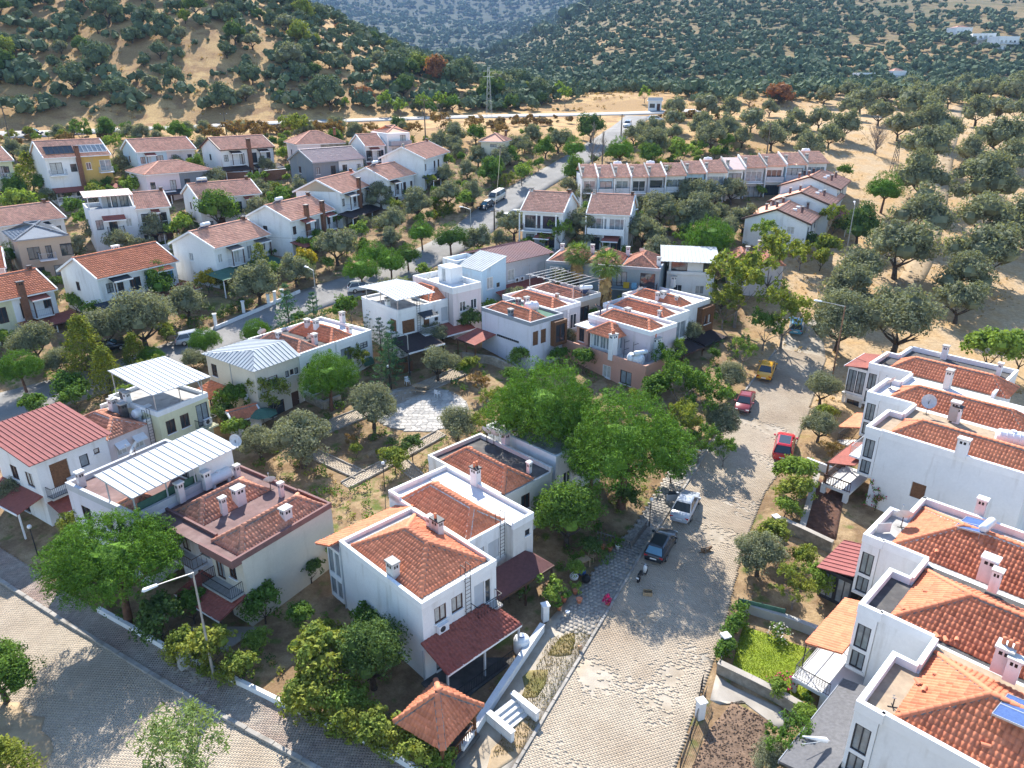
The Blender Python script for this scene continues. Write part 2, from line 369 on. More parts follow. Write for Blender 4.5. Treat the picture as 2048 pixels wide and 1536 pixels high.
def hip(root, x0, x1, y0, y1, z, rise, m='tile', axis='x', near=0, inset=1.0, mort='mortar', cut=None, tw=.25, th=.36):
    """hipped tile roof; 'cut' = (x0 or y0 side ...) faces that stay a plain gable are not needed here"""
    if axis == 'x':
        hw = (y1 - y0) / 2; ym = (y0 + y1) / 2; a = (x0 + hw * inset, ym, z + rise); b = (x1 - hw * inset, ym, z + rise)
    else:
        hw = (x1 - x0) / 2; xm = (x0 + x1) / 2; a = (xm, y0 + hw * inset, z + rise); b = (xm, y1 - hw * inset, z + rise)
    c = [(x0, y0, z), (x1, y0, z), (x1, y1, z), (x0, y1, z)]
    if axis == 'x': sl = [[c[0], c[1], b, a], [c[1], c[2], b], [c[2], c[3], a, b], [c[3], c[0], a]]; hips = [(c[0], a), (c[3], a), (c[1], b), (c[2], b), (a, b)]
    else: sl = [[c[0], c[1], a], [c[1], c[2], b, a], [c[2], c[3], b], [c[3], c[0], a, b]]; hips = [(c[0], a), (c[1], a), (c[2], b), (c[3], b), (a, b)]
    base = MB(); base.add(c + [a, b], [(3, 2, 1, 0)] + ([(0, 1, 5, 4), (1, 2, 5), (2, 3, 4, 5), (3, 0, 4)] if axis == 'x' else [(0, 1, 4), (1, 2, 5, 4), (2, 3, 5), (3, 0, 4, 5)]))
    rf = base.build('roof', m, root)
    tile_slopes(rf, sl, m, tw, th, single=300 if near > 1 else 0)
    ridge_caps(rf, hips, m, single=near > 0, mort=mort)
    return rf
def gable(root, x0, x1, y0, y1, z, rise, m='tile_far', axis='x', oh=.45, og=.3, wall='white', barge='trim_white', tw=.30, th=.42, eave=None):
    """gabled roof, ridge along 'axis', with end walls, barge boards and gutter"""
    if axis == 'y':
        # build along x in a turned child frame
        f = lambda p: (p[1], p[0], p[2]); X0, X1, Y0, Y1 = y0, y1, x0, x1
    else: f = lambda p: p; X0, X1, Y0, Y1 = x0, x1, y0, y1
    fl = axis == 'y'
    ym = (Y0 + Y1) / 2; k = rise / (ym - Y0)
    e0, e1 = Y0 - oh, Y1 + oh; ze = z - oh * k; g0, g1 = X0 - og, X1 + og; zr = z + rise
    A = [(g0, e0, ze), (g1, e0, ze), (g1, ym, zr), (g0, ym, zr)]; B = [(g1, e1, ze), (g0, e1, ze), (g0, ym, zr), (g1, ym, zr)]
    def q(pts): 
        pts = [f(p) for p in pts]
        return [pts[1], pts[0]] + pts[:1:-1] if fl else pts
    mb = MB()
    for S in (A, B): mb.slab(q(S), .10)
    rf = mb.build('roof', m, root)
    tile_slopes(rf, [q(A), q(B)] if tw < .29 else [q(A)], m, tw, th)
    ridge_caps(rf, [(f((g0, ym, zr + .03)), f((g1, ym, zr + .03)))], m)
    for X in (X0, X1 - .16):
        gw = MB()
        a = [f((X, Y0, z - .02)), f((X, Y1, z - .02)), f((X, ym, zr - .12))]; b = [f((X + .16, Y0, z - .02)), f((X + .16, Y1, z - .02)), f((X + .16, ym, zr - .12))]
        gw.add(a + b, [(0, 1, 2), (5, 4, 3), (0, 3, 4, 1), (1, 4, 5, 2), (2, 5, 3, 0)])
        gw.build('gable_wall', wall, root)
    for X in (g0 - .05, g1 - .12):
        for Y, in ((e0,), (e1,)):
            p = [(X, Y, ze - .16), (X + .17, Y, ze - .16), (X + .17, ym, zr - .14), (X, ym, zr - .14)]
            top = [(a, b, c + .28) for a, b, c in p]
            MB().slab([f(v) for v in top], .28).build('barge_board', barge, rf)
    for Y, s in ((e0, -1), (e1, 1)):
        a = [(g0, Y + .08 * s, ze + .02), (g1, Y + .08 * s, ze + .02), (g1, Y - .06 * s, ze + .02), (g0, Y - .06 * s, ze + .02)]
        MB().slab([f(v) for v in a], .16).build('gutter', eave or barge, rf)
    return rf
def seam_roof(root, O, S, T, L, D, m, pw=.6, t=.06, name='roof_panel', h=.05):
    """standing-seam sheet: every panel is one object. O corner, S unit along the eave, T unit up the slope"""
    O = Vector(O); S = Vector(S).normalized(); T = Vector(T).normalized(); N = S.cross(T).normalized()
    n = max(1, round(L / pw)); pw = L / n
    def mk():
        b = MB().box(0, pw - .012, 0, D, -t, 0); b.box(0, .035, 0, D, 0, h); b.box(pw - .045, pw - .012, 0, D, 0, h * .8); return b.mesh(name, m)
    me = mk()
    for i in range(n):
        mx = Matrix((S, T, N)).transposed().to_4x4(); mx.translation = O + S * (i * pw)
        link(name, me, root, mx=mx)

# ------------------------------------------------------------------ walls with openings
def face_frame(rect, f):
    x0, x1, y0, y1 = rect
    return {'S': ((x0, y0), 0., x1 - x0), 'E': ((x1, y0), pi / 2, y1 - y0), 'N': ((x1, y1), pi, x1 - x0), 'W': ((x0, y1), 1.5 * pi, y1 - y0)}[f]
def fp(rect, f, a, out=0.):
    """plan point a metres along face f, 'out' metres in front of it"""
    (ox, oy), r, L = face_frame(rect, f)
    return (ox + a * cos(r) + out * sin(r), oy + a * sin(r) - out * cos(r)), r
def walls(root, rect, z0, z1, openings=None, m='white', name='wall', rev=.16):
    """four walls with real openings; openings = {face: [(a, z, w, h), ...]}"""
    mb = MB(); openings = openings or {}
    for f in 'SENW':
        (ox, oy), r, L = face_frame(rect, f); c, s = cos(r), sin(r)
        T = lambda a, d, z: (ox + a * c - d * s, oy + a * s + d * c, z)        # d = depth into the wall
        hs = openings.get(f, [])
        xs = sorted({0., L} | {v for h in hs for v in (h[0], h[0] + h[2])}); zs = sorted({z0, z1} | {v for h in hs for v in (h[1], h[1] + h[3])})
        for i in range(len(xs) - 1):
            for j in range(len(zs) - 1):
                cx, cz = (xs[i] + xs[i + 1]) / 2, (zs[j] + zs[j + 1]) / 2
                if any(h[0] < cx < h[0] + h[2] and h[1] < cz < h[1] + h[3] for h in hs): continue
                mb.add([T(xs[i], 0, zs[j]), T(xs[i + 1], 0, zs[j]), T(xs[i + 1], 0, zs[j + 1]), T(xs[i], 0, zs[j + 1])], [(0, 1, 2, 3)])
        for a, z, w_, h_ in hs:
            p = [T(a, 0, z), T(a + w_, 0, z), T(a + w_, 0, z + h_), T(a, 0, z + h_)]; q = [T(a, rev, z), T(a + w_, rev, z), T(a + w_, rev, z + h_), T(a, rev, z + h_)]
            mb.add(p + q, [(0, 4, 5, 1), (1, 5, 6, 2), (2, 6, 7, 3), (3, 7, 4, 0), (4, 7, 6, 5)])
    x0, x1, y0, y1 = rect
    mb.add([(x0, y0, z1), (x1, y0, z1), (x1, y1, z1), (x0, y1, z1)], [(0, 1, 2, 3)])
    return mb.build(name, m, root)
def window_mesh(w_, h_, nx, nz, fm, t=.07):
    mb = MB(); d0, d1 = .03, .11
    for a, b in ((0, t), (w_ - t, w_)): mb.box(a, b, d0, d1, 0, h_)
    mb.box(t, w_ - t, d0, d1, 0, t); mb.box(t, w_ - t, d0, d1, h_ - t, h_)
    for i in range(1, nx): x = w_ * i / nx; mb.box(x - t * .4, x + t * .4, d0 + .01, d1, t, h_ - t)
    for i in range(1, nz): z = h_ * i / nz; mb.box(t, w_ - t, d0 + .012, d1, z - t * .35, z + t * .35)
    return mb.mesh('window', fm)
def pane_mesh(w_, h_, gm): return MB().box(.05, w_ - .05, .10, .115, .05, h_ - .05).mesh('pane', gm)
def shutter_mesh(w_, h_, m):
    mb = MB(); n = max(3, int(h_ / .12))
    for i in range(n): z = h_ * i / n; mb.add([(.03, .05, z), (w_ - .03, .05, z), (w_ - .03, .075, z + h_ / n), (.03, .075, z + h_ / n)], [(0, 1, 2, 3)])
    return mb.mesh('shutter', m)
def sill_mesh(w_, m): return MB().box(-.08, w_ + .08, -.10, .03, -.07, 0).mesh('sill', m)
STY = dict(w=('trim_white', 'glass'), b=('trim_brown', 'glass'), d=('trim_dark', 'glass'), c=('trim_white', 'curtain'), k=('trim_brown', 'curtain'), u=('trim_blue', 'glass'), p=('trim_white', 'glass_pale'), g=('trim_dark', 'glass_pale'))
def put(root, rect, f, ops):
    """windows (style letter), roller shutters 'S', wooden shutters 'B', blue shutters 'U', doors 'D' in the openings of a face"""
    for o in ops:
        a, z, w_, h_ = o[:4]; st = o[4] if len(o) > 4 else 'w'
        (x, y), r = fp(rect, f, a)
        k = (round(w_, 2), round(h_, 2), st)
        if st in 'SBU':
            m = {'S': 'metal_white', 'B': 'wood', 'U': 'trim_blue'}[st]
            link('window_shutter', cached(('sh',) + k, lambda: shutter_mesh(w_, h_, m)), root, (x, y, z), r); continue
        if st == 'D':
            d = link('door', cached(('door',) + k, lambda: MB().box(.03, w_ - .03, .06, .11, 0, h_ - .03).box(.12, w_ - .12, .045, .06, .15, h_ * .45).box(.12, w_ - .12, .045, .06, h_ * .52, h_ - .15).mesh('door', 'trim_brown')), root, (x, y, z), r)
            link('handle', cached('dh', lambda: MB().box(0, .1, .0, .045, 0, .03).mesh('handle', 'steel')), d, (w_ - .2, 0, 1.02)); continue
        if st == 'O': continue
        fm, gm = STY[st]
        if st in 'wbd': gm = random.choice([gm, gm, gm, 'glass_pale', 'curtain'])
        nx = 1 if w_ < .8 else (2 if w_ < 1.9 else int(w_ / .8)); nz = 2 if st == 'd' and h_ < 1.6 and w_ < 1.5 else 1
        wo = link('window', cached(('win',) + k, lambda: window_mesh(w_, h_, nx, nz, fm)), root, (x, y, z), r)
        link('pane', cached(('pan', gm) + k, lambda: pane_mesh(w_, h_, gm)), wo)
        if h_ < 1.7: link('sill', cached(('sil', round(w_, 2)), lambda: sill_mesh(w_, 'trim_white')), wo)
def block(root, rect, z0, z1, ops=None, m='white', name='wall'):
    """walls plus everything that sits in their openings"""
    ops = ops or {}
    o = walls(root, rect, z0, z1, {f: [q[:4] for q in v] for f, v in ops.items()}, m, name)
    for f, v in ops.items(): put(root, rect, f, v)
    return o
def parapet(root, rect, z, h=.55, t=.22, m='trim_white', sides='SENW', name='parapet'):
    x0, x1, y0, y1 = rect; mb = MB(); e = .03
    if 'S' in sides: mb.box(x0 - e, x1 + e, y0 - e, y0 + t, z - .12, z + h)
    if 'N' in sides: mb.box(x0 - e, x1 + e, y1 - t, y1 + e, z - .12, z + h)
    ya = y0 + (t if 'S' in sides else -e); yb = y1 - (t if 'N' in sides else -e)
    if 'W' in sides: mb.box(x0 - e, x0 + t, ya, yb, z - .12, z + h - .003)
    if 'E' in sides: mb.box(x1 - t, x1 + e, ya, yb, z - .12, z + h - .003)
    return mb.build(name, m, root)
def canopy(root, rect, f, a0, a1, d, zh, zl, m='shingle_red', posts=2, pm='trim_brown', zp=0., tiled=False, hipped=(0, 0), fascia='trim_white', t=.09, name='canopy', out0=.0):
    """lean-to roof on face f; hipped = plan length of a hip at either end"""
    (x, y), r = fp(rect, f, a0); L = a1 - a0
    P = [(0, -d, zl), (L, -d, zl), (L - hipped[1], -out0, zh), (hipped[0], -out0, zh)]
    mb = MB(); mb.slab(P, t)
    sl = [P]
    if hipped[0]: q = [(0, -out0, zl), (0, -d, zl), (hipped[0], -out0, zh)]; mb.slab(q, t * .9); sl.append(q)
    if hipped[1]: q = [(L, -d, zl), (L, -out0, zl), (L - hipped[1], -out0, zh)]; mb.slab(q, t * .9); sl.append(q)
    o = mb.build(name, m, root, (x, y, 0), r)
    if tiled: tile_slopes(o, sl, m, .26, .36)
    fb = MB(); fb.box(0, L, -d - .05, -d - .003, zl - t - .06, zl + .03)
    fb.build('fascia', fascia, o)
    for i in range(posts):
        px = .12 + (L - .24) * i / max(1, posts - 1)
        MB().box(px - .06, px + .06, -d + .1, -d + .22, zp, zl - t + .02).build('post', pm, o)
    return o
def railing(root, pts, z, h=.9, m='iron', gap=.14, name='railing', r=.014, solid=None):
    mb = MB()
    for p, q in zip(pts, pts[1:]):
        p = Vector((*p, z)); q = Vector((*q, z)); L = (q - p).length; n = max(1, int(L / gap))
        mb.rod(p + Vector((0, 0, h)), q + Vector((0, 0, h)), r * 1.9, 4); mb.rod(p + Vector((0, 0, .08)), q + Vector((0, 0, .08)), r * 1.2, 4)
        for i in range(n + 1): c = p.lerp(q, i / n); mb.rod(c, c + Vector((0, 0, h)), r, 4)
    return mb.build(name, m, root)
def balcony(root, rect, f, a0, a1, d, z, rail='iron', slab='trim_white', solid=False, name='balcony', gap=.14):
    (x, y), r = fp(rect, f, a0); L = a1 - a0
    o = MB().box(0, L, -d, -.003, z - .16, z).build(name, slab, root, (x, y, 0), r)
    if solid: MB().box(.0, L, -d - .0, -d + .1, z, z + .85).box(.0, .1, -d + .1, -.003, z, z + .85).box(L - .1, L, -d + .1, -.003, z, z + .85).build('parapet', rail, o)
    else: railing(o, [(.05, -.02), (.05, -d + .05), (L - .05, -d + .05), (L - .05, -.02)], z, m=rail, gap=gap)
    return o
def chimney(root, x, y, z0, z1, w_=.6, d=.6, m='white_old', cap='concrete', pots=0, name='chimney'):
    if z1 - z0 < 2.6: z1 = z0 + (z1 - z0) * .82
    o = MB().box(x - w_ / 2, x + w_ / 2, y - d / 2, y + d / 2, z0, z1).build(name, m, root)
    MB().box(x - w_ / 2 - .07, x + w_ / 2 + .07, y - d / 2 - .07, y + d / 2 + .07, z1 - .02, z1 + .10).build('chimney_cap', cap, o)
    h = MB()
    for s in (-1, 1):
        h.box(x - w_ * .28, x - w_ * .06, y + s * (d / 2 + .004) - .003, y + s * (d / 2 + .004) + .003, z1 - .36, z1 - .14); h.box(x + w_ * .06, x + w_ * .28, y + s * (d / 2 + .004) - .003, y + s * (d / 2 + .004) + .003, z1 - .36, z1 - .14)
        h.box(x + s * (w_ / 2 + .004) - .003, x + s * (w_ / 2 + .004) + .003, y - d * .28, y - d * .06, z1 - .36, z1 - .14); h.box(x + s * (w_ / 2 + .004) - .003, x + s * (w_ / 2 + .004) + .003, y + d * .06, y + d * .28, z1 - .36, z1 - .14)
    tag(h.build('flue_openings', 'black', o), kind='stuff')
    for i in range(pots):
        MB().lathe([(.08, 0), (.11, .05), (.09, .25), (.12, .38), (.10, .42)], 10, (x - w_ * .22 + .28 * i, y, z1 + .1)).build('chimney_pot', 'tile', o, smooth=True)
    return o
def dish_parts(root, x, y, z, az, r=.45, h=.9, name='satellite_dish', tilt=40):
    """satellite dish as a thing of its own child tree: bowl, arm, mast"""
    o = MB().rod((0, 0, 0), (0, 0, h), .03, 6).rod((-.25, 0, .02), (.25, 0, .02), .025, 4).rod((0, -.25, .02), (0, .25, .02), .025, 4).build(name, 'iron', root, (x, y, z), az)
    b = MB(); n = 18; vs = []; fs = []
    for k in range(4):
        rr = r * k / 3
        for i in range(n): t = 2 * pi * i / n; vs.append((rr * cos(t), -.16 * (1 - (k / 3) ** 2) * r / .45 * -1, rr * sin(t) * 1.08))
    for k in range(3):
        for i in range(n): fs.append((k * n + i, k * n + (i + 1) % n, (k + 1) * n + (i + 1) % n, (k + 1) * n + i))
    b.add(vs, fs)
    bo = b.build('dish_bowl', 'dish', o, smooth=True); bo.location = (0, -.06, h); bo.rotation_euler = (R(-tilt) * .9, 0, 0)
    MB().rod((0, 0, -r * .95), (0, -r * 1.1, -.05), .015, 4).box(-.05, .05, -r * 1.2, -r * 1.05, -.1, .02).build('receiver_arm', 'steel', bo)
    return o
def ac_unit(root, rect, f, a, z, name='air_conditioner'):
    (x, y), r = fp(rect, f, a)
    o = link(name, cached('ac', lambda: MB().box(0, .82, -.34, -.04, 0, .6).box(.1, .16, -.3, 0, -.06, 0).box(.66, .72, -.3, 0, -.06, 0).mesh('ac', 'plastic_white')), root, (x, y, z), r)
    link('fan_grille', cached('acf', lambda: MB().lathe([(.0, -.352), (.08, -.356), (.2, -.356), (.22, -.345), (.22, -.335)], 14, (.32, 0, .3), 'y').mesh('fan', 'trim_dark')), o)
    return o
def solar_heater(root, x, y, z, rz, panels=2, white=True, name='solar_heater', tank='plastic_white', tilt=34):
    """tilted collector on legs with a lying tank above; faces local -y"""
    o = MB()
    W_ = panels * .98
    for s in (0, W_ - .04): o.rod((s, 0, 0), (s, 0, .25), .02, 4).rod((s, 1.5, 0), (s, 1.5, .3 + 1.7 * sin(R(tilt))), .02, 4)
    o = o.build(name, 'steel', root, (x, y, z), rz)
    for i in range(panels):
        p = MB().box(0, .92, 0, 1.75, 0, .08).build('solar_panel', 'solar', o, (i * .98, .02, .24)); p.rotation_euler = (R(tilt), 0, 0)
        fr = MB(); fr.box(-.03, 0, -.03, 1.78, -.01, .1).box(.92, .95, -.03, 1.78, -.01, .1).box(0, .92, -.03, 0, -.01, .1).box(0, .92, 1.75, 1.78, -.01, .1).build('panel_frame', 'steel', p)
    MB().lathe([(.02, -.85), (.2, -.84), (.27, -.76), (.27, .76), (.2, .84), (.02, .85)], 16, (W_ / 2, 1.55, .55 + 1.7 * sin(R(tilt))), 'x').build('water_tank', tank, o, smooth=True)
    return o
def water_tank(root, x, y, z, rz, L=1.9, r=.5, name='water_tank', ribs=True):
    prof = [(.02, -L / 2), (r * .7, -L / 2 + .02), (r, -L / 2 + .18)]
    if ribs:
        k = 5
        for i in range(k):
            a = -L / 2 + .25 + (L - .5) * i / (k - 1); prof += [(r, a - .06), (r * 1.05, a - .03), (r * 1.05, a + .03), (r, a + .06)]
    prof += [(r, L / 2 - .18), (r * .7, L / 2 - .02), (.02, L / 2)]
    o = MB().lathe(prof, 20, (0, 0, r + .12), 'x').box(-L * .35, -L * .25, -r * .8, r * .8, 0, r * .55).box(L * .25, L * .35, -r * .8, r * .8, 0, r * .55).build(name, 'plastic_white', root, (x, y, z), rz, smooth=False)
    MB().lathe([(.2, 0), (.2, .08), (.15, .1), (.02, .1)], 12, (0, 0, 2 * r + .1)).build('tank_lid', 'plastic_white', o)
    return o
def ladder(root, rect, f, a, z0, z1, name='roof_ladder'):
    (x, y), r = fp(rect, f, a); mb = MB()
    for s in (0, .45): mb.rod((s, -.12, z0), (s, -.12, z1 + .9), .022, 4).rod((s, -.12, z1 + .9), (s, .35, z1 + .9), .022, 4).rod((s, .35, z1 + .9), (s, .35, z1), .022, 4).rod((s, -.12, z0 + .4), (s, 0, z0 + .4), .018, 4).rod((s, -.12, z1 - .2), (s, 0, z1 - .2), .018, 4)
    n = int((z1 + .6 - z0) / .3)
    for i in range(n): mb.rod((0, -.12, z0 + .25 + .3 * i), (.45, -.12, z0 + .25 + .3 * i), .016, 4)
    return mb.build(name, 'iron', root, (x, y, 0), r)
def house(name, label, px, py, h, az, z=None, group=None, cat='house'):
    """a house whose local origin stands below the point seen at (px, py), h metres above the ground there; az = bearing of local +x from the view axis"""
    p = at(px, py, h); g = p.z - h if z is None else z
    return thing(name, label, cat, (p.x, p.y, g), pi / 2 - R(az), group)
def loc_of(root, px, py, h):
    """local plan position (and height) in a house's frame of what the photograph shows at px, py if it lies h above that house's ground"""
    zz = root.location.z + h; a = (px - 1024) / FPX; b = (768 - py) / FPX; d = Vector((a, _cp + b * _sp, -_sp + b * _cp))
    t = (zz - CAM_H) / d.z; p = Vector((0, 0, CAM_H)) + d * t - root.location
    r = root.rotation_euler.z
    return (p.x * cos(r) + p.y * sin(r), -p.x * sin(r) + p.y * cos(r))

# ------------------------------------------------------------------ ground, roads, pavements
def ground_material():
    m = bpy.data.materials.new('dry_ground'); m.use_nodes = True; nt = m.node_tree; L = nt.links.new
    b = nt.nodes["Principled BSDF"]; b.inputs["Roughness"].default_value = .95; b.inputs["Specular IOR Level"].default_value = .1
    geo = _n(nt, "ShaderNodeNewGeometry")
    def noise(sc, det=6.):
        n = _n(nt, "ShaderNodeTexNoise"); n.inputs["Scale"].default_value = sc; n.inputs["Detail"].default_value = det; L(geo.outputs["Position"], n.inputs["Vector"]); return n.outputs["Fac"]
    def ramp(f, a, bb):
        n = _n(nt, "ShaderNodeMapRange"); n.inputs[1].default_value = a; n.inputs[2].default_value = bb; L(f, n.inputs[0]); return n.outputs[0]
    def mix(f, a, bb, k='MIX'):
        n = _n(nt, "ShaderNodeMix"); n.data_type = 'RGBA'; n.blend_type = k
        for s, v in ((0, f), (6, a), (7, bb)):
            if hasattr(v, 'is_output'): L(v, n.inputs[s])
            elif s == 0: n.inputs[0].default_value = v
            else: n.inputs[s].default_value = (*v, 1)
        return n.outputs[2]
    at_ = _n(nt, "ShaderNodeAttribute"); at_.attribute_name = 'cover'
    sp = _n(nt, "ShaderNodeSeparateColor"); L(at_.outputs["Color"], sp.inputs[0])
    c = mix(ramp(noise(.09), .42, .62), (.58, .395, .185), (.50, .32, .15))     # dry grass, straw to ochre
    c = mix(ramp(noise(.22), .46, .60), c, (.36, .22, .11)); c = mix(ramp(noise(.035), .5, .62), c, (.42, .27, .13))                         # bare soil
    pale = mix(ramp(noise(.3), .4, .65), (.55, .41, .26), (.56, .37, .185))
    c = mix(sp.outputs[0], c, pale)                                               # worn grove floor
    yard = mix(ramp(noise(.5), .42, .6), (.27, .18, .105), (.42, .30, .175))
    yard = mix(ramp(noise(.8), .56, .68), yard, (.15, .18, .05))
    c = mix(sp.outputs[1], c, yard)                                               # gardens
    scrub = mix(ramp(noise(.05), .38, .62), (.075, .10, .052), (.20, .165, .095))
    c = mix(sp.outputs[2], c, scrub); far = _n(nt, 'ShaderNodeSeparateXYZ'); L(geo.outputs['Position'], far.inputs[0]); c = mix(ramp(far.outputs[1], 1050, 1500), c, mix(ramp(noise(.02), .4, .6), (.032, .055, .036), (.05, .07, .042)))                                              # scrub-covered slopes
    c = mix(ramp(noise(2.2), .3, .75), c, (.68, .66, .62), 'MULTIPLY')
    c = mix(ramp(noise(9.), .35, .7), c, (.78, .76, .72), 'MULTIPLY')
    L(c, b.inputs["Base Color"])
    bp = _n(nt, "ShaderNodeBump"); bp.inputs["Strength"].default_value = .5; bp.inputs["Distance"].default_value = .12; L(noise(5.), bp.inputs["Height"]); L(bp.outputs[0], b.inputs["Normal"])
    M['dry_ground'] = m
ground_material()
def geom(a, b, n): return a * (b / a) ** (np.arange(1, n + 1) / n)
ys = np.concatenate([np.arange(-30, 112, 1.25), np.arange(112, 262, 2.5), 262 * (4600 / 262) ** (np.arange(0, 70) / 69)])
xs = np.arange(-90, 90.1, 1.5); xg = geom(90, 5200, 46); xs = np.concatenate([-xg[::-1], xs, xg])
GX, GY = np.meshgrid(xs, ys); GZ = terr(GX, GY)
nx, ny = len(xs), len(ys)
idx = (np.arange(ny - 1)[:, None] * nx + np.arange(nx - 1)[None]).ravel()
Q = np.stack([idx, idx + 1, idx + nx + 1, idx + nx], 1)
me = np_mesh('ground', np.stack([GX.ravel(), GY.ravel(), GZ.ravel()], 1), Q, 'dry_ground', True)
ca = me.color_attributes.new('cover', 'FLOAT_COLOR', 'POINT')
gx, gy = GX.ravel(), GY.ravel()
grove = sstep(.30, .40, gx / np.maximum(gy, 20)) * sstep(60, 70, gy) * sstep(300, 230, gy)
yard = sstep(178, 158, gy) * (1 - grove)
scrub = np.clip(sstep(380, 470, gy) * (.78 + .5 * vnoise(gx, gy, 60, 5)), 0, 1) + sstep(1000, 1500, gy)
col = np.stack([grove, yard, np.clip(scrub, 0, .92), np.ones_like(grove)], 1)
ca.data.foreach_set('color', col.astype(np.float32).ravel())
tag(link('ground', me), 'dry straw coloured ground rising to scrub covered hills', 'ground', kind='structure')

mat('asphalt', (.30, .285, .265), .92, .14, .5, (.235, .225, .21), .45, .12, speck=.15, spec=.2)
mat('asphalt_pale', (.36, .345, .32), .92, .1, .5)
mat('street_bed', (.45, .39, .31), .95, .15, 1.2, (.36, .285, .20), .45, .3, bump=.4, bscale=12)
mat('paver', (.47, .395, .305), .9, .10, .7, (.375, .295, .215), .45, .14, island=.09, speck=.12, spec=.15)
mat('paver_pink', (.36, .265, .22), .9, .15, .8, (.42, .36, .30), .5, .25, island=.25, speck=.12)
mat('paver_grey', (.42, .38, .33), .9, .15, .8, (.28, .26, .235), .5, .25, island=.2, speck=.12)
mat('kerbstone', (.40, .37, .33), .92, .2, 2, (.26, .235, .20), .4, .8, island=.15)
mat('sand', (.42, .31, .19), .95, .15, 1.5, (.34, .24, .14), .4, .5, bump=.4, bscale=8)
mat('soil', (.19, .125, .085), .98, .3, 3, (.25, .165, .11), .5, 1.2, bump=1., bscale=5)
mat('soil_red', (.155, .075, .05), .98, .3, 3, (.12, .065, .045), .5, 1.2, bump=.8, bscale=6)
mat('lawn', (.24, .31, .03), .95, .25, 2.2, (.28, .32, .04), .45, .6, bump=.5, bscale=30)
mat('lawn_dry', (.30, .23, .11), .95, .25, 2.2, (.14, .15, .03), .45, .6, bump=.8, bscale=20)
mat('flagstone', (.52, .49, .45), .9, .12, 2, island=.3); mat('slab_pale', (.40, .36, .31), .9, .15, 1, (.32, .28, .235), .4, .4)
mat('marble', (.66, .65, .63), .6, .1, 1, streak=.1)
mat('grass_tuft', (.13, .15, .03), .9, .2, 2, (.32, .25, .10), .55, .5, island=.5, trans=.2)
def resample(pts, step):
    out = [Vector(pts[0])]
    for a, b in zip(pts, pts[1:]):
        a, b = Vector(a), Vector(b); n = max(1, int((b - a).length / step))
        out += [a.lerp(b, i / n) for i in range(1, n + 1)]
    return out
def smooth(pts, k=2):
    for _ in range(k):
        q = [pts[0]]
        for a, b in zip(pts, pts[1:]): q += [a.lerp(b, .25), a.lerp(b, .75)]
        pts = q + [pts[-1]]
    return pts
def P2(px, py, h=0): v = at(px, py, h); return Vector((v.x, v.y, 0))
def strip(name, left, right, lift, m, nc=6, step=1.2, skirt=.3, label=None, cat=None, kind='structure'):
    """a surface between two edge lines (plan points), draped on the ground"""
    n = max(len(left), len(right), int(max(sum((Vector(b) - Vector(a)).length for a, b in zip(e, e[1:])) for e in (left, right)) / step))
    def even(e):
        e = [Vector(p) for p in e]; d = [0]
        for a, b in zip(e, e[1:]): d.append(d[-1] + (b - a).length)
        t = np.linspace(0, d[-1], n); return np.stack([np.interp(t, d, [p[i] for p in e]) for i in (0, 1)], 1)
    A, B = even(left), even(right); w_ = np.linspace(0, 1, nc)[None, :, None]
    P = A[:, None] * (1 - w_) + B[:, None] * w_
    Z = terr(P[..., 0], P[..., 1]) + lift
    V = np.concatenate([P, Z[..., None]], 2)
    lo0 = V[:, :1].copy(); lo0[..., 2] -= skirt; lo1 = V[:, -1:].copy(); lo1[..., 2] -= skirt
    V = np.concatenate([lo0, V, lo1], 1); c = nc + 2
    i = (np.arange(n - 1)[:, None] * c + np.arange(c - 1)[None]).ravel()
    o = link(name, np_mesh(name, V.reshape(-1, 3), np.stack([i, i + 1, i + c + 1, i + c], 1), m)); tag(o, label, cat, kind=kind); return o
def ribbon(name, centre, width, lift, m, label, cat, nc=4, kind='structure'):
    c = [Vector(p) for p in centre]; l = []; r = []
    for k, p in enumerate(c):
        d = (c[min(k + 1, len(c) - 1)] - c[max(0, k - 1)]).normalized(); s = Vector((-d.y, d.x, 0)) * width / 2
        l.append(p + s); r.append(p - s)
    return strip(name, l, r, lift, m, nc, 1.5, label=label, cat=cat, kind=kind)
def patch(name, poly, lift, m, label=None, cat=None, kind='structure', parent=None, res=.8, wob=0.):
    """a patch of ground cover inside a plan polygon, draped on the ground"""
    import bmesh
    c = sum((Vector(p) for p in poly), Vector()) / len(poly)
    ring = resample([Vector(p) for p in poly] + [Vector(poly[0])], res)[:-1]
    if wob: ring = [p + (p - c).normalized() * random.uniform(-wob, wob) for p in ring]
    V = []; Fq = []; n = len(ring); k = 5
    for j in range(k + 1):
        for p in ring:
            q = c.lerp(p, max(j / k, .001)); V.append((q.x, q.y, gz(q.x, q.y) + (lift if j < k else lift - .02)))
    for p in ring: V.append((p.x, p.y, gz(p.x, p.y) - .1))
    for j in range(k + 1):
        for i in range(n): Fq.append((j * n + i, (j + 1) * n + i, (j + 1) * n + (i + 1) % n, j * n + (i + 1) % n))
    o = link(name, np_mesh(name, np.array(V), np.array(Fq), m, True), parent)
    o.data.flip_normals() if o.data.polygons[len(Fq) // 2].normal.z < 0 else None
    tag(o, label, cat, kind=kind); return o
def poly_inside(poly, X, Y):
    ins = np.zeros(len(X), bool); n = len(poly); j = n - 1
    for i in range(n):
        xi, yi = poly[i][0], poly[i][1]; xj, yj = poly[j][0], poly[j][1]
        ins ^= ((yi > Y) != (yj > Y)) & (X < (xj - xi) * (Y - yi) / (yj - yi + 1e-9) + xi); j = i
    return ins
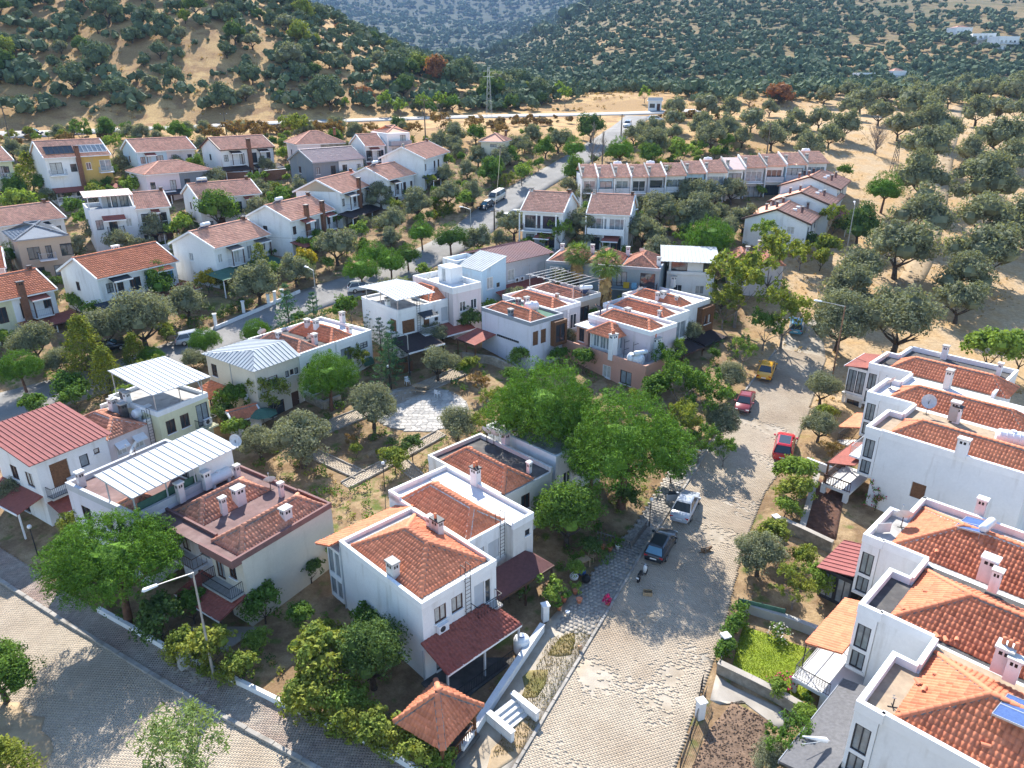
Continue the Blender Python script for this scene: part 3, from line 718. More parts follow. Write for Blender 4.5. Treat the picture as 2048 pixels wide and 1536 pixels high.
def pavers(parent, poly, az, a, b, lift, m, miss=None, gap=.012, name='paving_stones', h=.03):
    """every paving stone inside a plan polygon as real geometry, running bond, long side a across bearing az"""
    P = np.array([(p[0], p[1]) for p in poly]); c, s = sin(R(az)), cos(R(az)); o = P.mean(0)
    e1 = np.array([c, s]); e2 = np.array([-s, c])
    u = (P - o) @ e1; v = (P - o) @ e2
    iu = np.arange(int(u.min() / b) - 1, int(u.max() / b) + 2); iv = np.arange(int(v.min() / a) - 1, int(v.max() / a) + 2)
    U, Vv = np.meshgrid(iu, iv); U = U.ravel(); Vv = Vv.ravel()
    cu = U * b; cv = (Vv + (U % 2) * .5) * a
    C = o + cu[:, None] * e1 + cv[:, None] * e2
    ok = poly_inside(P, C[:, 0], C[:, 1])
    if miss is not None: ok &= vnoise(C[:, 0], C[:, 1], 1.1, 6) * .6 + vnoise(C[:, 0], C[:, 1], 3.1, 8) * .5 + rng.normal(0, .15, len(C)) < miss
    C = C[ok]; n = len(C)
    ha, hb = a / 2 - gap / 2, b / 2 - gap / 2
    dz = rng.normal(0, .003, n)
    vs = []
    for q, zt in ((0, 0), (1, 1)):
        k = 1.0 if q == 0 else .985
        for su, sv in ((-1, -1), (1, -1), (1, 1), (-1, 1)):
            p = C + su * hb * k * e1 + sv * ha * k * e2
            z = terr(p[:, 0], p[:, 1]) + lift + (dz + rng.normal(0, .001, n) if q else -h)
            vs.append(np.concatenate([p, z[:, None]], 1))
    V = np.stack(vs, 1).reshape(-1, 3)
    f = np.array([(4, 5, 6, 7), (0, 1, 5, 4), (1, 2, 6, 5), (2, 3, 7, 6), (3, 0, 4, 7)])
    f = f if e1[0] * e2[1] - e1[1] * e2[0] > 0 else f[:, ::-1]
    o_ = link(name, np_mesh(name, V, (f[None] + (np.arange(n) * 8)[:, None, None]).reshape(-1, 4), m), parent); tag(o_, kind='stuff'); return o_
def kerb(name, pts, label, h=.16, wd=.22, ln=1.0, m='kerbstone', lift=0., side=1):
    """kerb as a run of separate stones"""
    root = thing(name, label, 'kerb', (pts[0][0], pts[0][1], gz(pts[0][0], pts[0][1])))
    me_ = [cached(('kerb', h, wd, ln, m, k), lambda: MB().add([(-ln / 2 + .008, -wd / 2, -.3), (ln / 2 - .008, -wd / 2, -.3), (ln / 2 - .008, wd / 2, -.3), (-ln / 2 + .008, wd / 2, -.3), (-ln / 2 + .02, -wd / 2 + .02, h), (ln / 2 - .02, -wd / 2 + .015, h - .006 * k), (ln / 2 - .02, wd / 2 - .02, h), (-ln / 2 + .02, wd / 2 - .02, h - .006 * k)], [(3, 2, 1, 0), (4, 5, 6, 7), (0, 1, 5, 4), (1, 2, 6, 5), (2, 3, 7, 6), (3, 0, 4, 7)]).mesh('kerb_stone', m)) for k in range(3)]
    d = [0.]
    for a, b in zip(pts, pts[1:]): d.append(d[-1] + (Vector(b) - Vector(a)).length)
    pos = lambda t: Vector((np.interp(t, d, [p[0] for p in pts]), np.interp(t, d, [p[1] for p in pts]), 0))
    for i in range(int(d[-1] / ln)):
        last, p = pos(i * ln), pos((i + 1) * ln); e = (p - last).normalized(); c = (p + last) / 2; z0, z1 = gz(last.x, last.y), gz(p.x, p.y)
        o = link('kerb_stone', random.choice(me_), root, Vector((c.x, c.y, (z0 + z1) / 2 + lift + random.gauss(0, .012))) - root.location)
        o.rotation_euler = (0, -math.atan2(z1 - z0, (p - last).length), math.atan2(e.y, e.x) + random.gauss(0, .012))
    return root
def low_wall(name, label, pts, h, t, m='white', cap='marble', lift=0., cat='wall', sink=.4, capw=.06):
    """garden wall following the ground along plan points, with coping slabs"""
    z0 = gz(pts[0][0], pts[0][1]); root = thing(name, label, cat, (pts[0][0], pts[0][1], z0))
    r = resample([Vector(p) for p in pts], 1.5); mb = MB()
    O = root.location
    def quadrun(a, b, w_, zl, zh, bld):
        d = (b - a).normalized(); s = Vector((-d.y, d.x, 0)) * w_ / 2; d2 = d * .0
        za, zb = gz(a.x, a.y) + lift, gz(b.x, b.y) + lift
        vs = [a + s, a - s, b - s, b + s]
        lo = [Vector((v.x, v.y, z + zl)) - O for v, z in zip(vs, (za, za, zb, zb))]; hi = [Vector((v.x, v.y, z + zh)) - O for v, z in zip(vs, (za, za, zb, zb))]
        bld.add(lo + hi, [(0, 1, 2, 3), (7, 6, 5, 4), (0, 4, 5, 1), (1, 5, 6, 2), (2, 6, 7, 3), (3, 7, 4, 0)])
    for a, b in zip(r, r[1:]): quadrun(a, b, t, -sink, h, mb)
    mb.build('wall_body', m, root)
    if cap:
        for a, b in zip(r, r[1:]):
            c = MB(); e = (b - a).normalized() * .006; quadrun(a + e, b - e, t + 2 * capw, h + .002, h + .06, c); c.build('coping', cap, root)
    return root

# the cobbled street that climbs to the taxi rank of parked cars
SL = [P2(*p) for p in ((1031, 1533), (1097, 1422), (1182, 1279), (1277, 1119), (1352, 1000), (1440, 862), (1492, 780), (1556, 696), (1598, 640))]
SR = [P2(*p) for p in ((1352, 1533), (1398, 1390), (1442, 1290), (1462, 1190), (1492, 1080), (1530, 985), (1585, 905), (1612, 840), (1632, 780), (1652, 715), (1640, 640))]
SL = [SL[0] + (SL[0] - SL[1]) * 1.6] + SL; SR = [SR[0] + (SR[0] - SR[1]) * 1.6] + SR
street = strip('street', SL, SR, .03, 'street_bed', 9, label='cobbled street of pale paving stones with worn sandy patches', cat='street')
SPOLY = SL[:9] + SR[:11][::-1]
pavers(street, SPOLY, 29, .26, .13, .058, 'paver', miss=.50, gap=.004, h=.016)
# the cross street in the lower corner
TK = [P2(*p) for p in ((-90, 1108), (-20, 1150), (37, 1187), (124, 1243), (195, 1284), (293, 1345), (419, 1420), (593, 1517), (760, 1610), (900, 1690))]
TK2 = [p + Vector((-6.2, -6.8, 0)) for p in TK]
street2 = strip('cross_street', TK, TK2[:], .03, 'street_bed', 8, label='cobbled cross street in the lower corner shaded by the umbrella pine', cat='street')
pavers(street2, TK + TK2[::-1], 139, .26, .13, .058, 'paver', miss=.75, gap=.004, h=.016)
TW = [P2(*p) for p in ((-90, 1040), (-20, 1085), (60, 1135), (130, 1180), (199, 1226), (279, 1271), (345, 1309), (485, 1374), (572, 1417), (700, 1470), (792, 1522), (930, 1600))]
pv2 = strip('pavement', TK, TW, .10, 'street_bed', 5, label='narrow pinkish pavement between cross street and garden walls', cat='pavement')
pavers(pv2, TK + TW[::-1], 139, .24, .12, .135, 'paver_pink', miss=.9)
kerb('kerb', TK, 'line of long kerb stones edging the cross street', .24, .3, 1.1)
# verge and pavement left of the cobbled street
GW = [P2(*p) for p in ((928, 1500), (985, 1415), (1040, 1330), (1095, 1245), (1140, 1195), (1205, 1130), (1265, 1060), (1330, 975))]
GW = [GW[0] + (GW[0] - GW[1]) * 1.5] + GW
pv1 = strip('street_pavement', SL[:7], GW, .09, 'street_bed', 5, label='worn pavement strip between cobbled street and the garden wall', cat='pavement')
pavers(pv1, [P2(1105, 1262), P2(1180, 1272), P2(1290, 1085), P2(1345, 1000), P2(1400, 910), P2(1370, 890), P2(1270, 1050), P2(1190, 1140)], 29, .34, .34, .12, 'paver_grey', miss=.85)
kerb('street_kerb', SL[:9], 'line of low kerb stones edging the cobbled street on the parked car side')
# asphalt road through the estate and the road behind it
MID = smooth([P2(*p) for p in ((-140, 850), (60, 800), (200, 762), (330, 716), (430, 682), (520, 640), (610, 602), (690, 577), (780, 548), (860, 512), (935, 470), (968, 440), (1012, 405), (1065, 370), (1112, 345), (1160, 316), (1205, 288), (1240, 264), (1262, 246), (1275, 232))], 2)
ribbon('estate_road', MID, 7.0, .07, 'asphalt', 'pale grey asphalt road running up through the housing estate', 'road', 6)
BACK = smooth([P2(*p) for p in ((-140, 275), (30, 270), (200, 262), (400, 253), (560, 246), (700, 241), (830, 237), (960, 233.5), (1100, 230.5), (1275, 227), (1400, 222))], 2)
ribbon('back_road', BACK, 7.5, .12, 'asphalt_pale', 'pale main road along the foot of the wooded hill', 'road')
ribbon('dirt_track', smooth([P2(*p) for p in ((1770, 640), (1815, 575), (1850, 510), (1872, 430), (1885, 345), (1902, 265), (1915, 215))], 2), 3.2, .03, 'sand', 'pale worn dirt track through the olive grove', 'track')

# ------------------------------------------------------------------ trees and shrubs
def leaves(C, Rr, n, size, shell=.55, asp=.55, outw=1.05, flat=1.):
    """leaf-sized quads spread through balls at C with radii Rr"""
    C = np.asarray(C, float); k = len(C); N = k * n
    d = rng.normal(size=(N, 3)); d /= np.linalg.norm(d, axis=1)[:, None]
    r = (shell + (1 - shell) * rng.random(N)) ** .8
    rad = np.repeat(np.asarray(Rr, float), n)
    P = np.repeat(C, n, 0) + d * (r * rad)[:, None] * np.array([1, 1, flat])
    nn = d * outw + rng.normal(size=(N, 3)) * .6 + np.array([0, 0, .45]); nn /= np.linalg.norm(nn, axis=1)[:, None]
    a = np.cross(nn, rng.normal(size=(N, 3))); a /= np.linalg.norm(a, axis=1)[:, None] + 1e-9
    b = np.cross(nn, a); s = size * rng.uniform(.6, 1.25, N)
    A = a * s[:, None] * .5; B = b * (s * asp)[:, None] * .5
    return np.stack([P - A - B * .25, P - B, P + A + B * .1, P + B], 1).reshape(-1, 3)
def _cubesphere():
    V = {}; Q = []; L_ = []
    def vid(p):
        k = tuple(np.round(p, 4))
        if k not in V: V[k] = len(L_); L_.append(np.array(p) / np.linalg.norm(p))
        return V[k]
    for ax in range(3):
        for sg in (-1, 1):
            for i in (-1, 0):
                for j in (-1, 0):
                    q = []
                    for a, b in ((i, j), (i + 1, j), (i + 1, j + 1), (i, j + 1)):
                        p = [0, 0, 0]; p[ax] = sg; p[(ax + 1) % 3] = a; p[(ax + 2) % 3] = b; q.append(vid(p))
                    Q.append(q if sg > 0 else q[::-1])
    return np.array(L_), np.array(Q)
_CSV, _CSQ = _cubesphere()
def cores(C, Rr, flat=1.):
    """lumpy dark hearts of a crown, so that one does not see straight through it"""
    C = np.asarray(C, float); n = len(C); J = rng.uniform(.72, 1.18, (n, len(_CSV), 1))
    V = C[:, None] + _CSV[None] * J * np.asarray(Rr, float)[:, None, None] * np.array([1, 1, flat])
    return V[:, _CSQ.ravel()].reshape(-1, 3)
_CBV = np.array([(x, y, z) for x in (-1, 1) for y in (-1, 1) for z in (-1, 1)], float) / 3 ** .5; _CBQ = np.array([(0, 1, 3, 2), (4, 6, 7, 5), (0, 4, 5, 1), (2, 3, 7, 6), (0, 2, 6, 4), (1, 5, 7, 3)])
def rough_cores(C, Rr):
    C = np.asarray(C, float); n = len(C); q, _ = np.linalg.qr(rng.normal(size=(n, 3, 3))); V = C[:, None] + np.einsum('ij,njk->nik', _CBV, q) * rng.uniform(.8, 1.2, (n, 8, 1)) * np.asarray(Rr, float)[:, None, None]
    return V[:, _CBQ.ravel()].reshape(-1, 3)
def quads(V): return np.arange(len(V)).reshape(-1, 4)
def limbs(h, spread, n, r, bend=.35, up=.7, z0=.35, seg=4):
    mb = MB(); top = h * z0
    lean = Vector((random.uniform(-.12, .12) * h, random.uniform(-.12, .12) * h, 0)) * bend
    mb.tube([(0, 0, -.4), (0, 0, 0), lean * .4 + Vector((0, 0, top * .5)), lean + Vector((0, 0, top))], [r * 1.5, r * 1.25, r, r * .85], 7)
    for i in range(n):
        t = 2 * pi * (i + random.uniform(-.25, .25)) / n; q = Vector((cos(t), sin(t), 0)) * spread * random.uniform(.55, 1)
        e = lean + q + Vector((0, 0, h * up * random.uniform(.8, 1.1)))
        m_ = lean + q * .45 + Vector((0, 0, top + (h * up - top) * .35))
        mb.tube([lean + Vector((0, 0, top * .92)), m_, e], [r * .6, r * .42, r * .12], 5)
        for _ in range(2):
            s = Vector((random.uniform(-1, 1), random.uniform(-1, 1), random.uniform(.1, .6))) * spread * .35
            mb.tube([m_.lerp(e, .35), m_.lerp(e, .55) + s], [r * .26, r * .06], 4)
    return mb
def lobes(n, w_, zc, hz, rl, up=0.):
    out = []
    for i in range(n):
        t = 2 * pi * i * .618 * 1.0 + random.uniform(-.3, .3); rr = math.sqrt((i + .5) / n) * w_ * .5 * random.uniform(.75, 1.0)
        zz = zc + hz * (random.uniform(-.35, .35) + up * (1 - (rr / (w_ * .5)) ** 2))
        out.append((rr * cos(t), rr * sin(t), zz, rl * random.uniform(.75, 1.2)))
    return out
def sub(lb, k, f, squash=.85):
    C = []; Rr = []
    for x, y, z, r in lb:
        d = rng.normal(size=(k, 3)); d /= np.linalg.norm(d, axis=1)[:, None]; d[:, 2] = np.where(d[:, 2] < -.45, -d[:, 2], d[:, 2])
        for v in d: C.append((x + v[0] * r * .8, y + v[1] * r * .8, z + v[2] * r * .8 * squash)); Rr.append(r * f * random.uniform(.75, 1.3))
    return C, Rr
# canonical crowns: width in metres, height of the crown's middle, leaves per level of detail
def crown_olive(lod):
    w_ = 6.; lb = lobes(12, w_ * .72, 1.85, 2.0, 1.3, .85); C, Rr = sub(lb, (18, 12, 8)[lod], .42)
    return np.concatenate([leaves(C, Rr, (46, 28, 15)[lod], (.23, .33, .50)[lod], .5, .42), cores([q[:3] for q in lb], [q[3] * (.5, .6, .7)[lod] for q in lb], .9)])
def crown_round(lod):
    w_ = 3.; lb = lobes(7, w_ * .66, 1.55, 1.1, .72, .4); C, Rr = sub(lb, (12, 8, 6)[lod], .42)
    return np.concatenate([leaves(C, Rr, (34, 20, 10)[lod], (.19, .26, .4)[lod], .4, .7), cores([q[:3] for q in lb], [q[3] * (.42, .5, .6)[lod] for q in lb], .9)])
def crown_loose(lod):
    w_ = 4.; lb = lobes(12, w_ * .85, 2.3, 2.4, .62, .35); C, Rr = sub(lb, (8, 6, 4)[lod], .5, 1.)
    return leaves(C, Rr, (32, 26, 9)[lod], (.19, .25, .55)[lod], .2, .6, .4)
def crown_pine(lod):
    # several overlapping domes, each covered with tufts that point up and out
    C = []; Rr = []; k = (38, 19, 9)[lod]
    dm = [(0, 0, 5.0, 3.3)] + [(2.7 * cos(t) * f, 2.7 * sin(t) * f, z, r) for t, f, z, r in [(i * .898 + random.uniform(-.3, .3), random.uniform(.85, 1.1), random.uniform(3.9, 5.3), random.uniform(1.5, 2.1)) for i in range(7)]]
    for x, y, z, r in dm:
        m_ = k * r * r / 2.6 + 4
        for i in range(int(m_)):
            t = i * 2.39996 + x; c = 1 - 1.4 * (i + .5) / m_; sn = math.sqrt(max(0, 1 - c * c)); q = random.uniform(.86, 1.12)
            C.append((x + r * sn * cos(t) * q, y + r * sn * sin(t) * q, z + r * c * .95 * q)); Rr.append(random.uniform(.3, .62))
    return np.concatenate([leaves(C, np.array(Rr) * (1, 1.2, 1.5)[lod], (74, 34, 16)[lod], (.23, .36, .6)[lod], .45, .26, 1.9, .9), cores([q[:3] for q in dm], [q[3] * (.5, .58, .66)[lod] for q in dm], .9)])
def crown_cone(lod):
    C = []; Rr = []; n = (90, 50, 24)[lod]
    for i in range(n):
        k = (i + .5) / n; t = i * 2.39996; rr = (1 - k) ** .55 * 1.2 * random.uniform(.7, 1.05)
        C.append((rr * cos(t), rr * sin(t), .5 + 4.4 * k)); Rr.append(.32 + .3 * (1 - k))
    return leaves(C, Rr, (42, 22, 10)[lod], (.20, .32, .5)[lod], .3, .45, .6, 1.3)
def crown_cedar(lod):
    C = []; Rr = []
    for lev in range(9):
        k = lev / 8; m_ = int(7 - 4 * k); L_ = 1.9 * (1 - k) + .25
        for i in range(m_):
            t = 2 * pi * (i + .5 * (lev % 2)) / m_ + random.uniform(-.3, .3)
            for q in (.35, .65, .95): C.append((cos(t) * L_ * q, sin(t) * L_ * q, 1. + 4.9 * k + .25 * q)); Rr.append(.34 * (1.2 - .4 * q))
    return leaves(C, Rr, (26, 14, 7)[lod], (.2, .3, .5)[lod], .2, .35, .4, .6)
def crown_weep(lod):
    w_ = 4.5; lb = lobes(10, w_ * .75, 3.4, 1.6, .8, .4); C, Rr = sub(lb, (10, 7, 5)[lod], .45, 1.3)
    return leaves(C, Rr, (30, 18, 9)[lod], (.24, .34, .55)[lod], .1, .28, .3, 1.5)
KIND = dict(  # crown maker, canonical width, middle height, trunk maker, bark
    olive=(crown_olive, 6., 2.6, lambda: limbs(2.9, 1.7, 5, .20), 'bark'), round=(crown_round, 3., 1.6, lambda: limbs(1.8, .8, 4, .06, z0=.3), 'bark'),
    loose=(crown_loose, 4., 2.4, lambda: limbs(3., 1.5, 5, .08, z0=.3), 'bark_grey'), pine=(crown_pine, 10., 5.6, lambda: limbs(5.6, 3.6, 6, .26, z0=.55, up=.95), 'bark_red'),
    cone=(crown_cone, 2.7, 2.5, lambda: limbs(3., .3, 3, .07, z0=.4), 'bark'), cedar=(crown_cedar, 4.2, 3.2, lambda: MB().tube([(0, 0, -.3), (0, 0, 5.8)], [.13, .02], 6), 'bark'),
    weep=(crown_weep, 4.5, 3.3, lambda: limbs(3.8, 1.6, 5, .11, z0=.4), 'bark_grey'))
def crown_me(kind, lod, var, m):
    def mk():
        V = KIND[kind][0](lod); return np_mesh('crown_' + kind, V, quads(V), m)
    base = cached(('cr', kind, lod, var), mk)
    if base.materials[0] == M[m]: return base
    def cp(): c = base.copy(); c.materials[0] = M[m]; return c
    return cached(('crm', kind, lod, var, m), cp)
def trunk_me(kind, var): return cached(('tr', kind, var), lambda: KIND[kind][3]().mesh('trunk_' + kind, KIND[kind][4], True))
TREES = []      # (object, phrase, category, px, py, fixed label, group)
def plant(name, phrase, cat, kind, m, p, W_, sz=1., label=None, group=None, lod=None, px=0, py=0):
    """one tree: an Empty at its foot, trunk and crown"""
    cw = KIND[kind][1]; s = W_ / cw
    if lod is None:
        q = ppm(p); lod = 0 if q > 16 else (1 if q > 8.2 else 2)
    nv = (2, 3, 4)[lod]; var = random.randrange(nv) if kind in ('olive', 'round', 'loose') else random.randrange(2)
    r = link(name, None, None, (p[0], p[1], p[2]), random.uniform(0, 2 * pi)); r.scale = (s, s, s * sz)
    link('trunk', trunk_me(kind, var % 2), r)
    link('crown', crown_me(kind, lod, var, m), r)
    r['category'] = cat
    TREES.append((r, phrase, cat, px, py, label, group)); return r
SPEC = dict(  # code: name, phrase, category, kind, leaf material, height factor
    O=('olive_tree', 'grey-green olive tree', 'olive tree', 'olive', 'olive', 1.), o=('olive_tree', 'pale silvery olive tree', 'olive tree', 'olive', 'olive_pale', 1.),
    P=('umbrella_pine', 'round bright green pine', 'pine tree', 'pine', 'pine', 1.15), p=('pine_tree', 'dark green pine tree', 'pine tree', 'pine', 'pine_dark', 1.1),
    B=('leafy_shrub', 'dense green leafy shrub', 'shrub', 'round', 'broad', 1.), D=('dark_shrub', 'dark green bush', 'shrub', 'round', 'broad_dark', 1.), Y=('yellowing_shrub', 'yellow-green bushy shrub', 'shrub', 'round', 'broad_yellow', 1.),
    L=('light_shrub', 'light green leafy shrub', 'shrub', 'round', 'broad_light', 1.), G=('golden_shrub', 'golden yellow shrub', 'shrub', 'round', 'broad_gold', 1.), A=('autumn_shrub', 'brownish autumn shrub', 'shrub', 'loose', 'broad_autumn', .9),
    T=('loose_tree', 'loose green garden tree', 'tree', 'loose', 'broad', 1.1), t=('yellowing_tree', 'loose yellow-green tree', 'tree', 'loose', 'broad_yellow', 1.1), l=('light_tree', 'airy light green tree', 'tree', 'loose', 'broad_light', 1.1), d=('dark_tree', 'dark green leafy tree', 'tree', 'olive', 'broad_dark', 1.1),
    C=('thuja', 'upright yellow-green conifer', 'conifer', 'cone', 'thuja', .78), E=('cedar', 'blue-green young cedar', 'conifer', 'cedar', 'cedar', 1.), W=('pepper_tree', 'feathery light green tree', 'tree', 'weep', 'pepper', 1.), R=('rust_tree', 'rust red autumn tree', 'tree', 'olive', 'rust', 1.), b=('broad_tree', 'full green broadleaf tree', 'tree', 'olive', 'broad', 1.1))
def tree(code, px, py, wpx, hf=1., label=None, group=None):
    """a tree whose crown is centred on pixel px, py and wpx pixels wide"""
    nm, ph, cat, kind, m, sz = SPEC[code]; sz *= hf
    cw, cz = KIND[kind][1], KIND[kind][2]; h = 3.
    for _ in range(4):
        p = at(px, py, h, 700); W_ = wpx / ppm(p); h = cz * sz * W_ / cw
    p.z = gz(p.x, p.y)
    return plant(nm, ph, cat, kind, m, p, W_, sz, label, group, px=px, py=py)
def trees(code, lst, group=None, label=None):
    for t in lst: tree(code, *t, label=label, group=group)
LAND = []       # landmarks for telling plants apart: (phrase, px, py)
ORD = {2: ['left one of two', 'right one of two'], 3: ['leftmost of three', 'middle one of three', 'rightmost of three']}
NUM = ['', '', 'two', 'three', 'four', 'five', 'six', 'seven', 'eight', 'nine', 'ten', 'eleven', 'twelve', 'thirteen', 'fourteen', 'fifteen', 'sixteen', 'seventeen', 'eighteen', 'nineteen', 'twenty']
NTH = ['leftmost', 'second from left', 'third from left', 'fourth from left', 'fifth from left', 'sixth from left', 'seventh from left', 'eighth from left', 'ninth from left', 'tenth from left', 'eleventh from left', 'twelfth from left', 'thirteenth from left', 'fourteenth from left', 'fifteenth from left', 'sixteenth from left', 'seventeenth from left', 'eighteenth from left', 'nineteenth from left', 'twentieth from left']
def label_plants():
    fam = {}
    for r, ph, cat, px, py, lab, grp in TREES:
        if lab: r['label'] = lab; r['group'] = grp or cat + 's'; continue
        k = min(LAND, key=lambda q: (q[1] - px) ** 2 + (1.6 * (q[2] - py)) ** 2)
        fam.setdefault((ph, k[0]), []).append((px, r)); r['group'] = grp or ph + 's near ' + k[0]
    for (ph, ld), v in fam.items():
        v.sort(key=lambda q: q[0]); n = len(v)
        for i, (_, r) in enumerate(v):
            if n == 1: r['label'] = f'{ph} near {ld}'; continue
            o = ORD[n][i] if n in ORD else ('rightmost' if i == n - 1 else NTH[min(i, 19)]) + ' of ' + (NUM[n] if n < 21 else 'many')
            r['label'] = f'{ph} near {ld}, {o}'

# ------------------------------------------------------------------ houses
def seam_poly(root, pts, m, pw=.6, t=.07, name='roof_panel', h=.06, sdir=None):
    """sheet-metal roof plane: a convex polygon (first edge the eave) cut into panels, each an object with its seam"""
    pts = [Vector(p) for p in pts]; o = pts[0]; s = (pts[1] - o).normalized() if sdir is None else Vector(sdir).normalized()
    n = (pts[1] - o).cross(pts[2] - o).normalized(); s = (s - n * s.dot(n)).normalized(); t_ = n.cross(s)
    P = [((p - o).dot(s), (p - o).dot(t_)) for p in pts]
    lo = min(p[0] for p in P); hi = max(p[0] for p in P); k = max(1, round((hi - lo) / pw)); pw = (hi - lo) / k
    def clip(P, x, keep):
        out = []
        for a, b in zip(P, P[1:] + P[:1]):
            ia, ib = (a[0] - x) * keep >= 0, (b[0] - x) * keep >= 0
            if ia: out.append(a)
            if ia != ib: q = (x - a[0]) / (b[0] - a[0]); out.append((x, a[1] + q * (b[1] - a[1])))
        return out
    for i in range(k):
        a, b = lo + i * pw, lo + (i + 1) * pw - .012
        c = clip(clip(P, a, 1), b, -1)
        if len(c) < 3: continue
        mb = MB(); q = [o + s * x + t_ * y for x, y in c]; kq = len(q)
        mb.add(q + [v - n * t for v in q], [tuple(range(kq)), tuple(range(2 * kq - 1, kq - 1, -1))] + [(j, j + kq, (j + 1) % kq + kq, (j + 1) % kq) for j in range(kq)])
        e = clip(clip(P, a + .001, 1), a + .045, -1)
        if len(e) >= 3:
            y0 = min(v[1] for v in e); y1 = max(v[1] for v in e)
            w4 = [(a, y0), (a + .045, y0), (a + .045, y1), (a, y1)]
            q = [o + s * x + t_ * y for x, y in w4]; mb.add(q + [v + n * h for v in q], [(4, 5, 6, 7), (0, 1, 5, 4), (1, 2, 6, 5), (2, 3, 7, 6), (3, 0, 4, 7)])
        mb.build(name, m, root)
def deck(root, rect, z, m, name='roof_terrace'): x0, x1, y0, y1 = rect; return MB().box(x0, x1, y0, y1, z - .05, z).build(name, m, root)
def unit(base, label, dx=0, dy=0, name='house', group=None, land=None, land_px=None):
    """another house of a row: same bearing as 'base', local origin shifted by dx, dy"""
    r = base.rotation_euler.z
    t = thing(name, label, 'house', (base.location.x + dx * cos(r) - dy * sin(r), base.location.y + dx * sin(r) + dy * cos(r), base.location.z), r, group)
    return t
def lp(root, px, py, h): return loc_of(root, px, py, h)
def z2(x, y): return (500 + x / 2.2386, 850 + y / 2.2386)
def z4(x, y): return (1400 + x / 2.622, 950 + y / 2.622)
def z5(x, y): return (1400 + x / 3.1605, 600 + y / 3.1605)
def z6(x, y): return (x / 2.926, 650 + y / 2.926)
def z1(x, y): return (x / 2.866, 1000 + y / 2.866)
def z7(x, y): return (400 + x / 3.413, 500 + y / 3.413)
def z8(x, y): return (850 + x / 3.151, 430 + y / 3.151)
def land(ph, px, py): LAND.append((ph, px, py))

# --- the row of four in the middle of the picture; local x runs to the far right, y to the far left
G_MAIN = 'stepped row of white houses beside the cobbled street'
m1 = house('row_house', 'nearest white row house with tall blank wall and red tiled porch roof', 843, 1207, 6.2, 45.5, group=G_MAIN)
land('the nearest white row house', 800, 1200)
R1_ = (0, 6.3, 0, 9.3)
block(m1, R1_, -1.2, 5.85, {'S': [(.95, 4.0, .95, 1.2, 'k'), (2.35, 4.0, .95, 1.2, 'k'), (4.3, 3.0, .9, 2.1, 'S'), (5.25, 3.05, .6, 2.0, 'w'), (.9, .2, 1.0, 1.5, 'g'), (2.7, .2, 1.1, 2.1, 'D'), (4.4, .4, 1.1, 1.3, 'w')]})
parapet(m1, R1_, 5.85, .36, .2)
deck(m1, (.2, 6.1, .2, 9.1), 5.9, 'terrace')
hip(m1, .5, 5.95, .75, 8.5, 5.93, 1.45, 'tile', 'y', near=1)
chimney(m1, .55, 3.7, 5.9, 7.35, .55, .75); chimney(m1, 5.55, 5.3, 5.9, 7.6, .5, .9, 'white_old', 'trim_dark', 1)
chimney(m1, 5.62, 6.2, 5.9, 7.3, .42, .42, 'white', 'white')
ladder(m1, R1_, 'S', 3.45, 3.2, 6.2); ac_unit(m1, R1_, 'S', 1.0, 3.32)
canopy(m1, R1_, 'S', -.25, 6.15, 2.6, 3.25, 2.45, 'shingle_red', 3, 'metal_white', .0, True, (0, 1.15), 'trim_white')
b_ = balcony(m1, R1_, 'S', 3.95, 6.2, .75, 3.02, 'iron', 'concrete', gap=.25)
MB().box(-.4, 6.4, -2.9, 0, -1.2, .12).build('porch_floor', 'terrace_dark', m1)
railing(m1, [(-.2, -2.75), (5.2, -2.75)], .12, .85)
canopy(m1, R1_, 'N', -.3, 7.1, 2.05, 6.15, 5.35, 'tile_bright', 0, tiled=True, fascia='trim_white', name='bay_roof')
Rb = (-.15, 2.6, 9.32, 10.95)
MB().box(*Rb, 2.55, 2.85).box(*Rb, .75, .95).box(*Rb, 5.05, 5.25).build('bay_floor', 'trim_white', m1)
for zz, hh in ((2.85, 2.2), (.95, 1.6)):
    for f, L_ in (('W', 1.63), ('N', 2.75), ('E', 1.63)):
        (x_, y_), r_ = fp(Rb, f, 0); n_ = 2
        for i in range(n_):
            wo = link('bay_window', window_mesh(L_ / n_, hh, 1, 1, 'trim_white', .08), m1, (x_ + cos(r_) * i * L_ / n_, y_ + sin(r_) * i * L_ / n_, zz), r_)
            link('pane', pane_mesh(L_ / n_, hh, 'glass_pale'), wo)
MB().box(0, .3, 10.4, 10.8, -1.2, .75).box(2.2, 2.5, 10.4, 10.8, -1.2, .75).build('bay_pillar', 'white_old', m1)
MB().rod((-.05, 9.25, -1), (-.05, 9.25, 5.8), .05, 6).build('downpipe', 'metal_white', m1)
MB().rod((-.04, .12, -1), (-.04, .12, 2.4), .045, 6).build('downpipe', 'metal_white', m1)
m2 = unit(m1, 'second white row house with white roof terrace and dark shingled porch', group=G_MAIN)
land('the row house with white terrace', 980, 1020)
block(m2, (6.34, 10.1, 3.0, 12.3), -1.2, 5.85, {'S': [(.6, 3.5, 1.0, 1.5, 'S'), (2.0, 3.4, 1.1, 1.6, 'S'), (.7, .1, 1.2, 2.1, 'D')]}); block(m2, (10.12, 12.2, 2.2, 12.2), -1.2, 5.85, {'S': [(1.2, 4.6, .5, .5, 'd'), (.5, .2, 1.2, 1.9, 'w')], 'E': [(1, 3.6, .8, 1.1, 'w')]}, 'white_old')
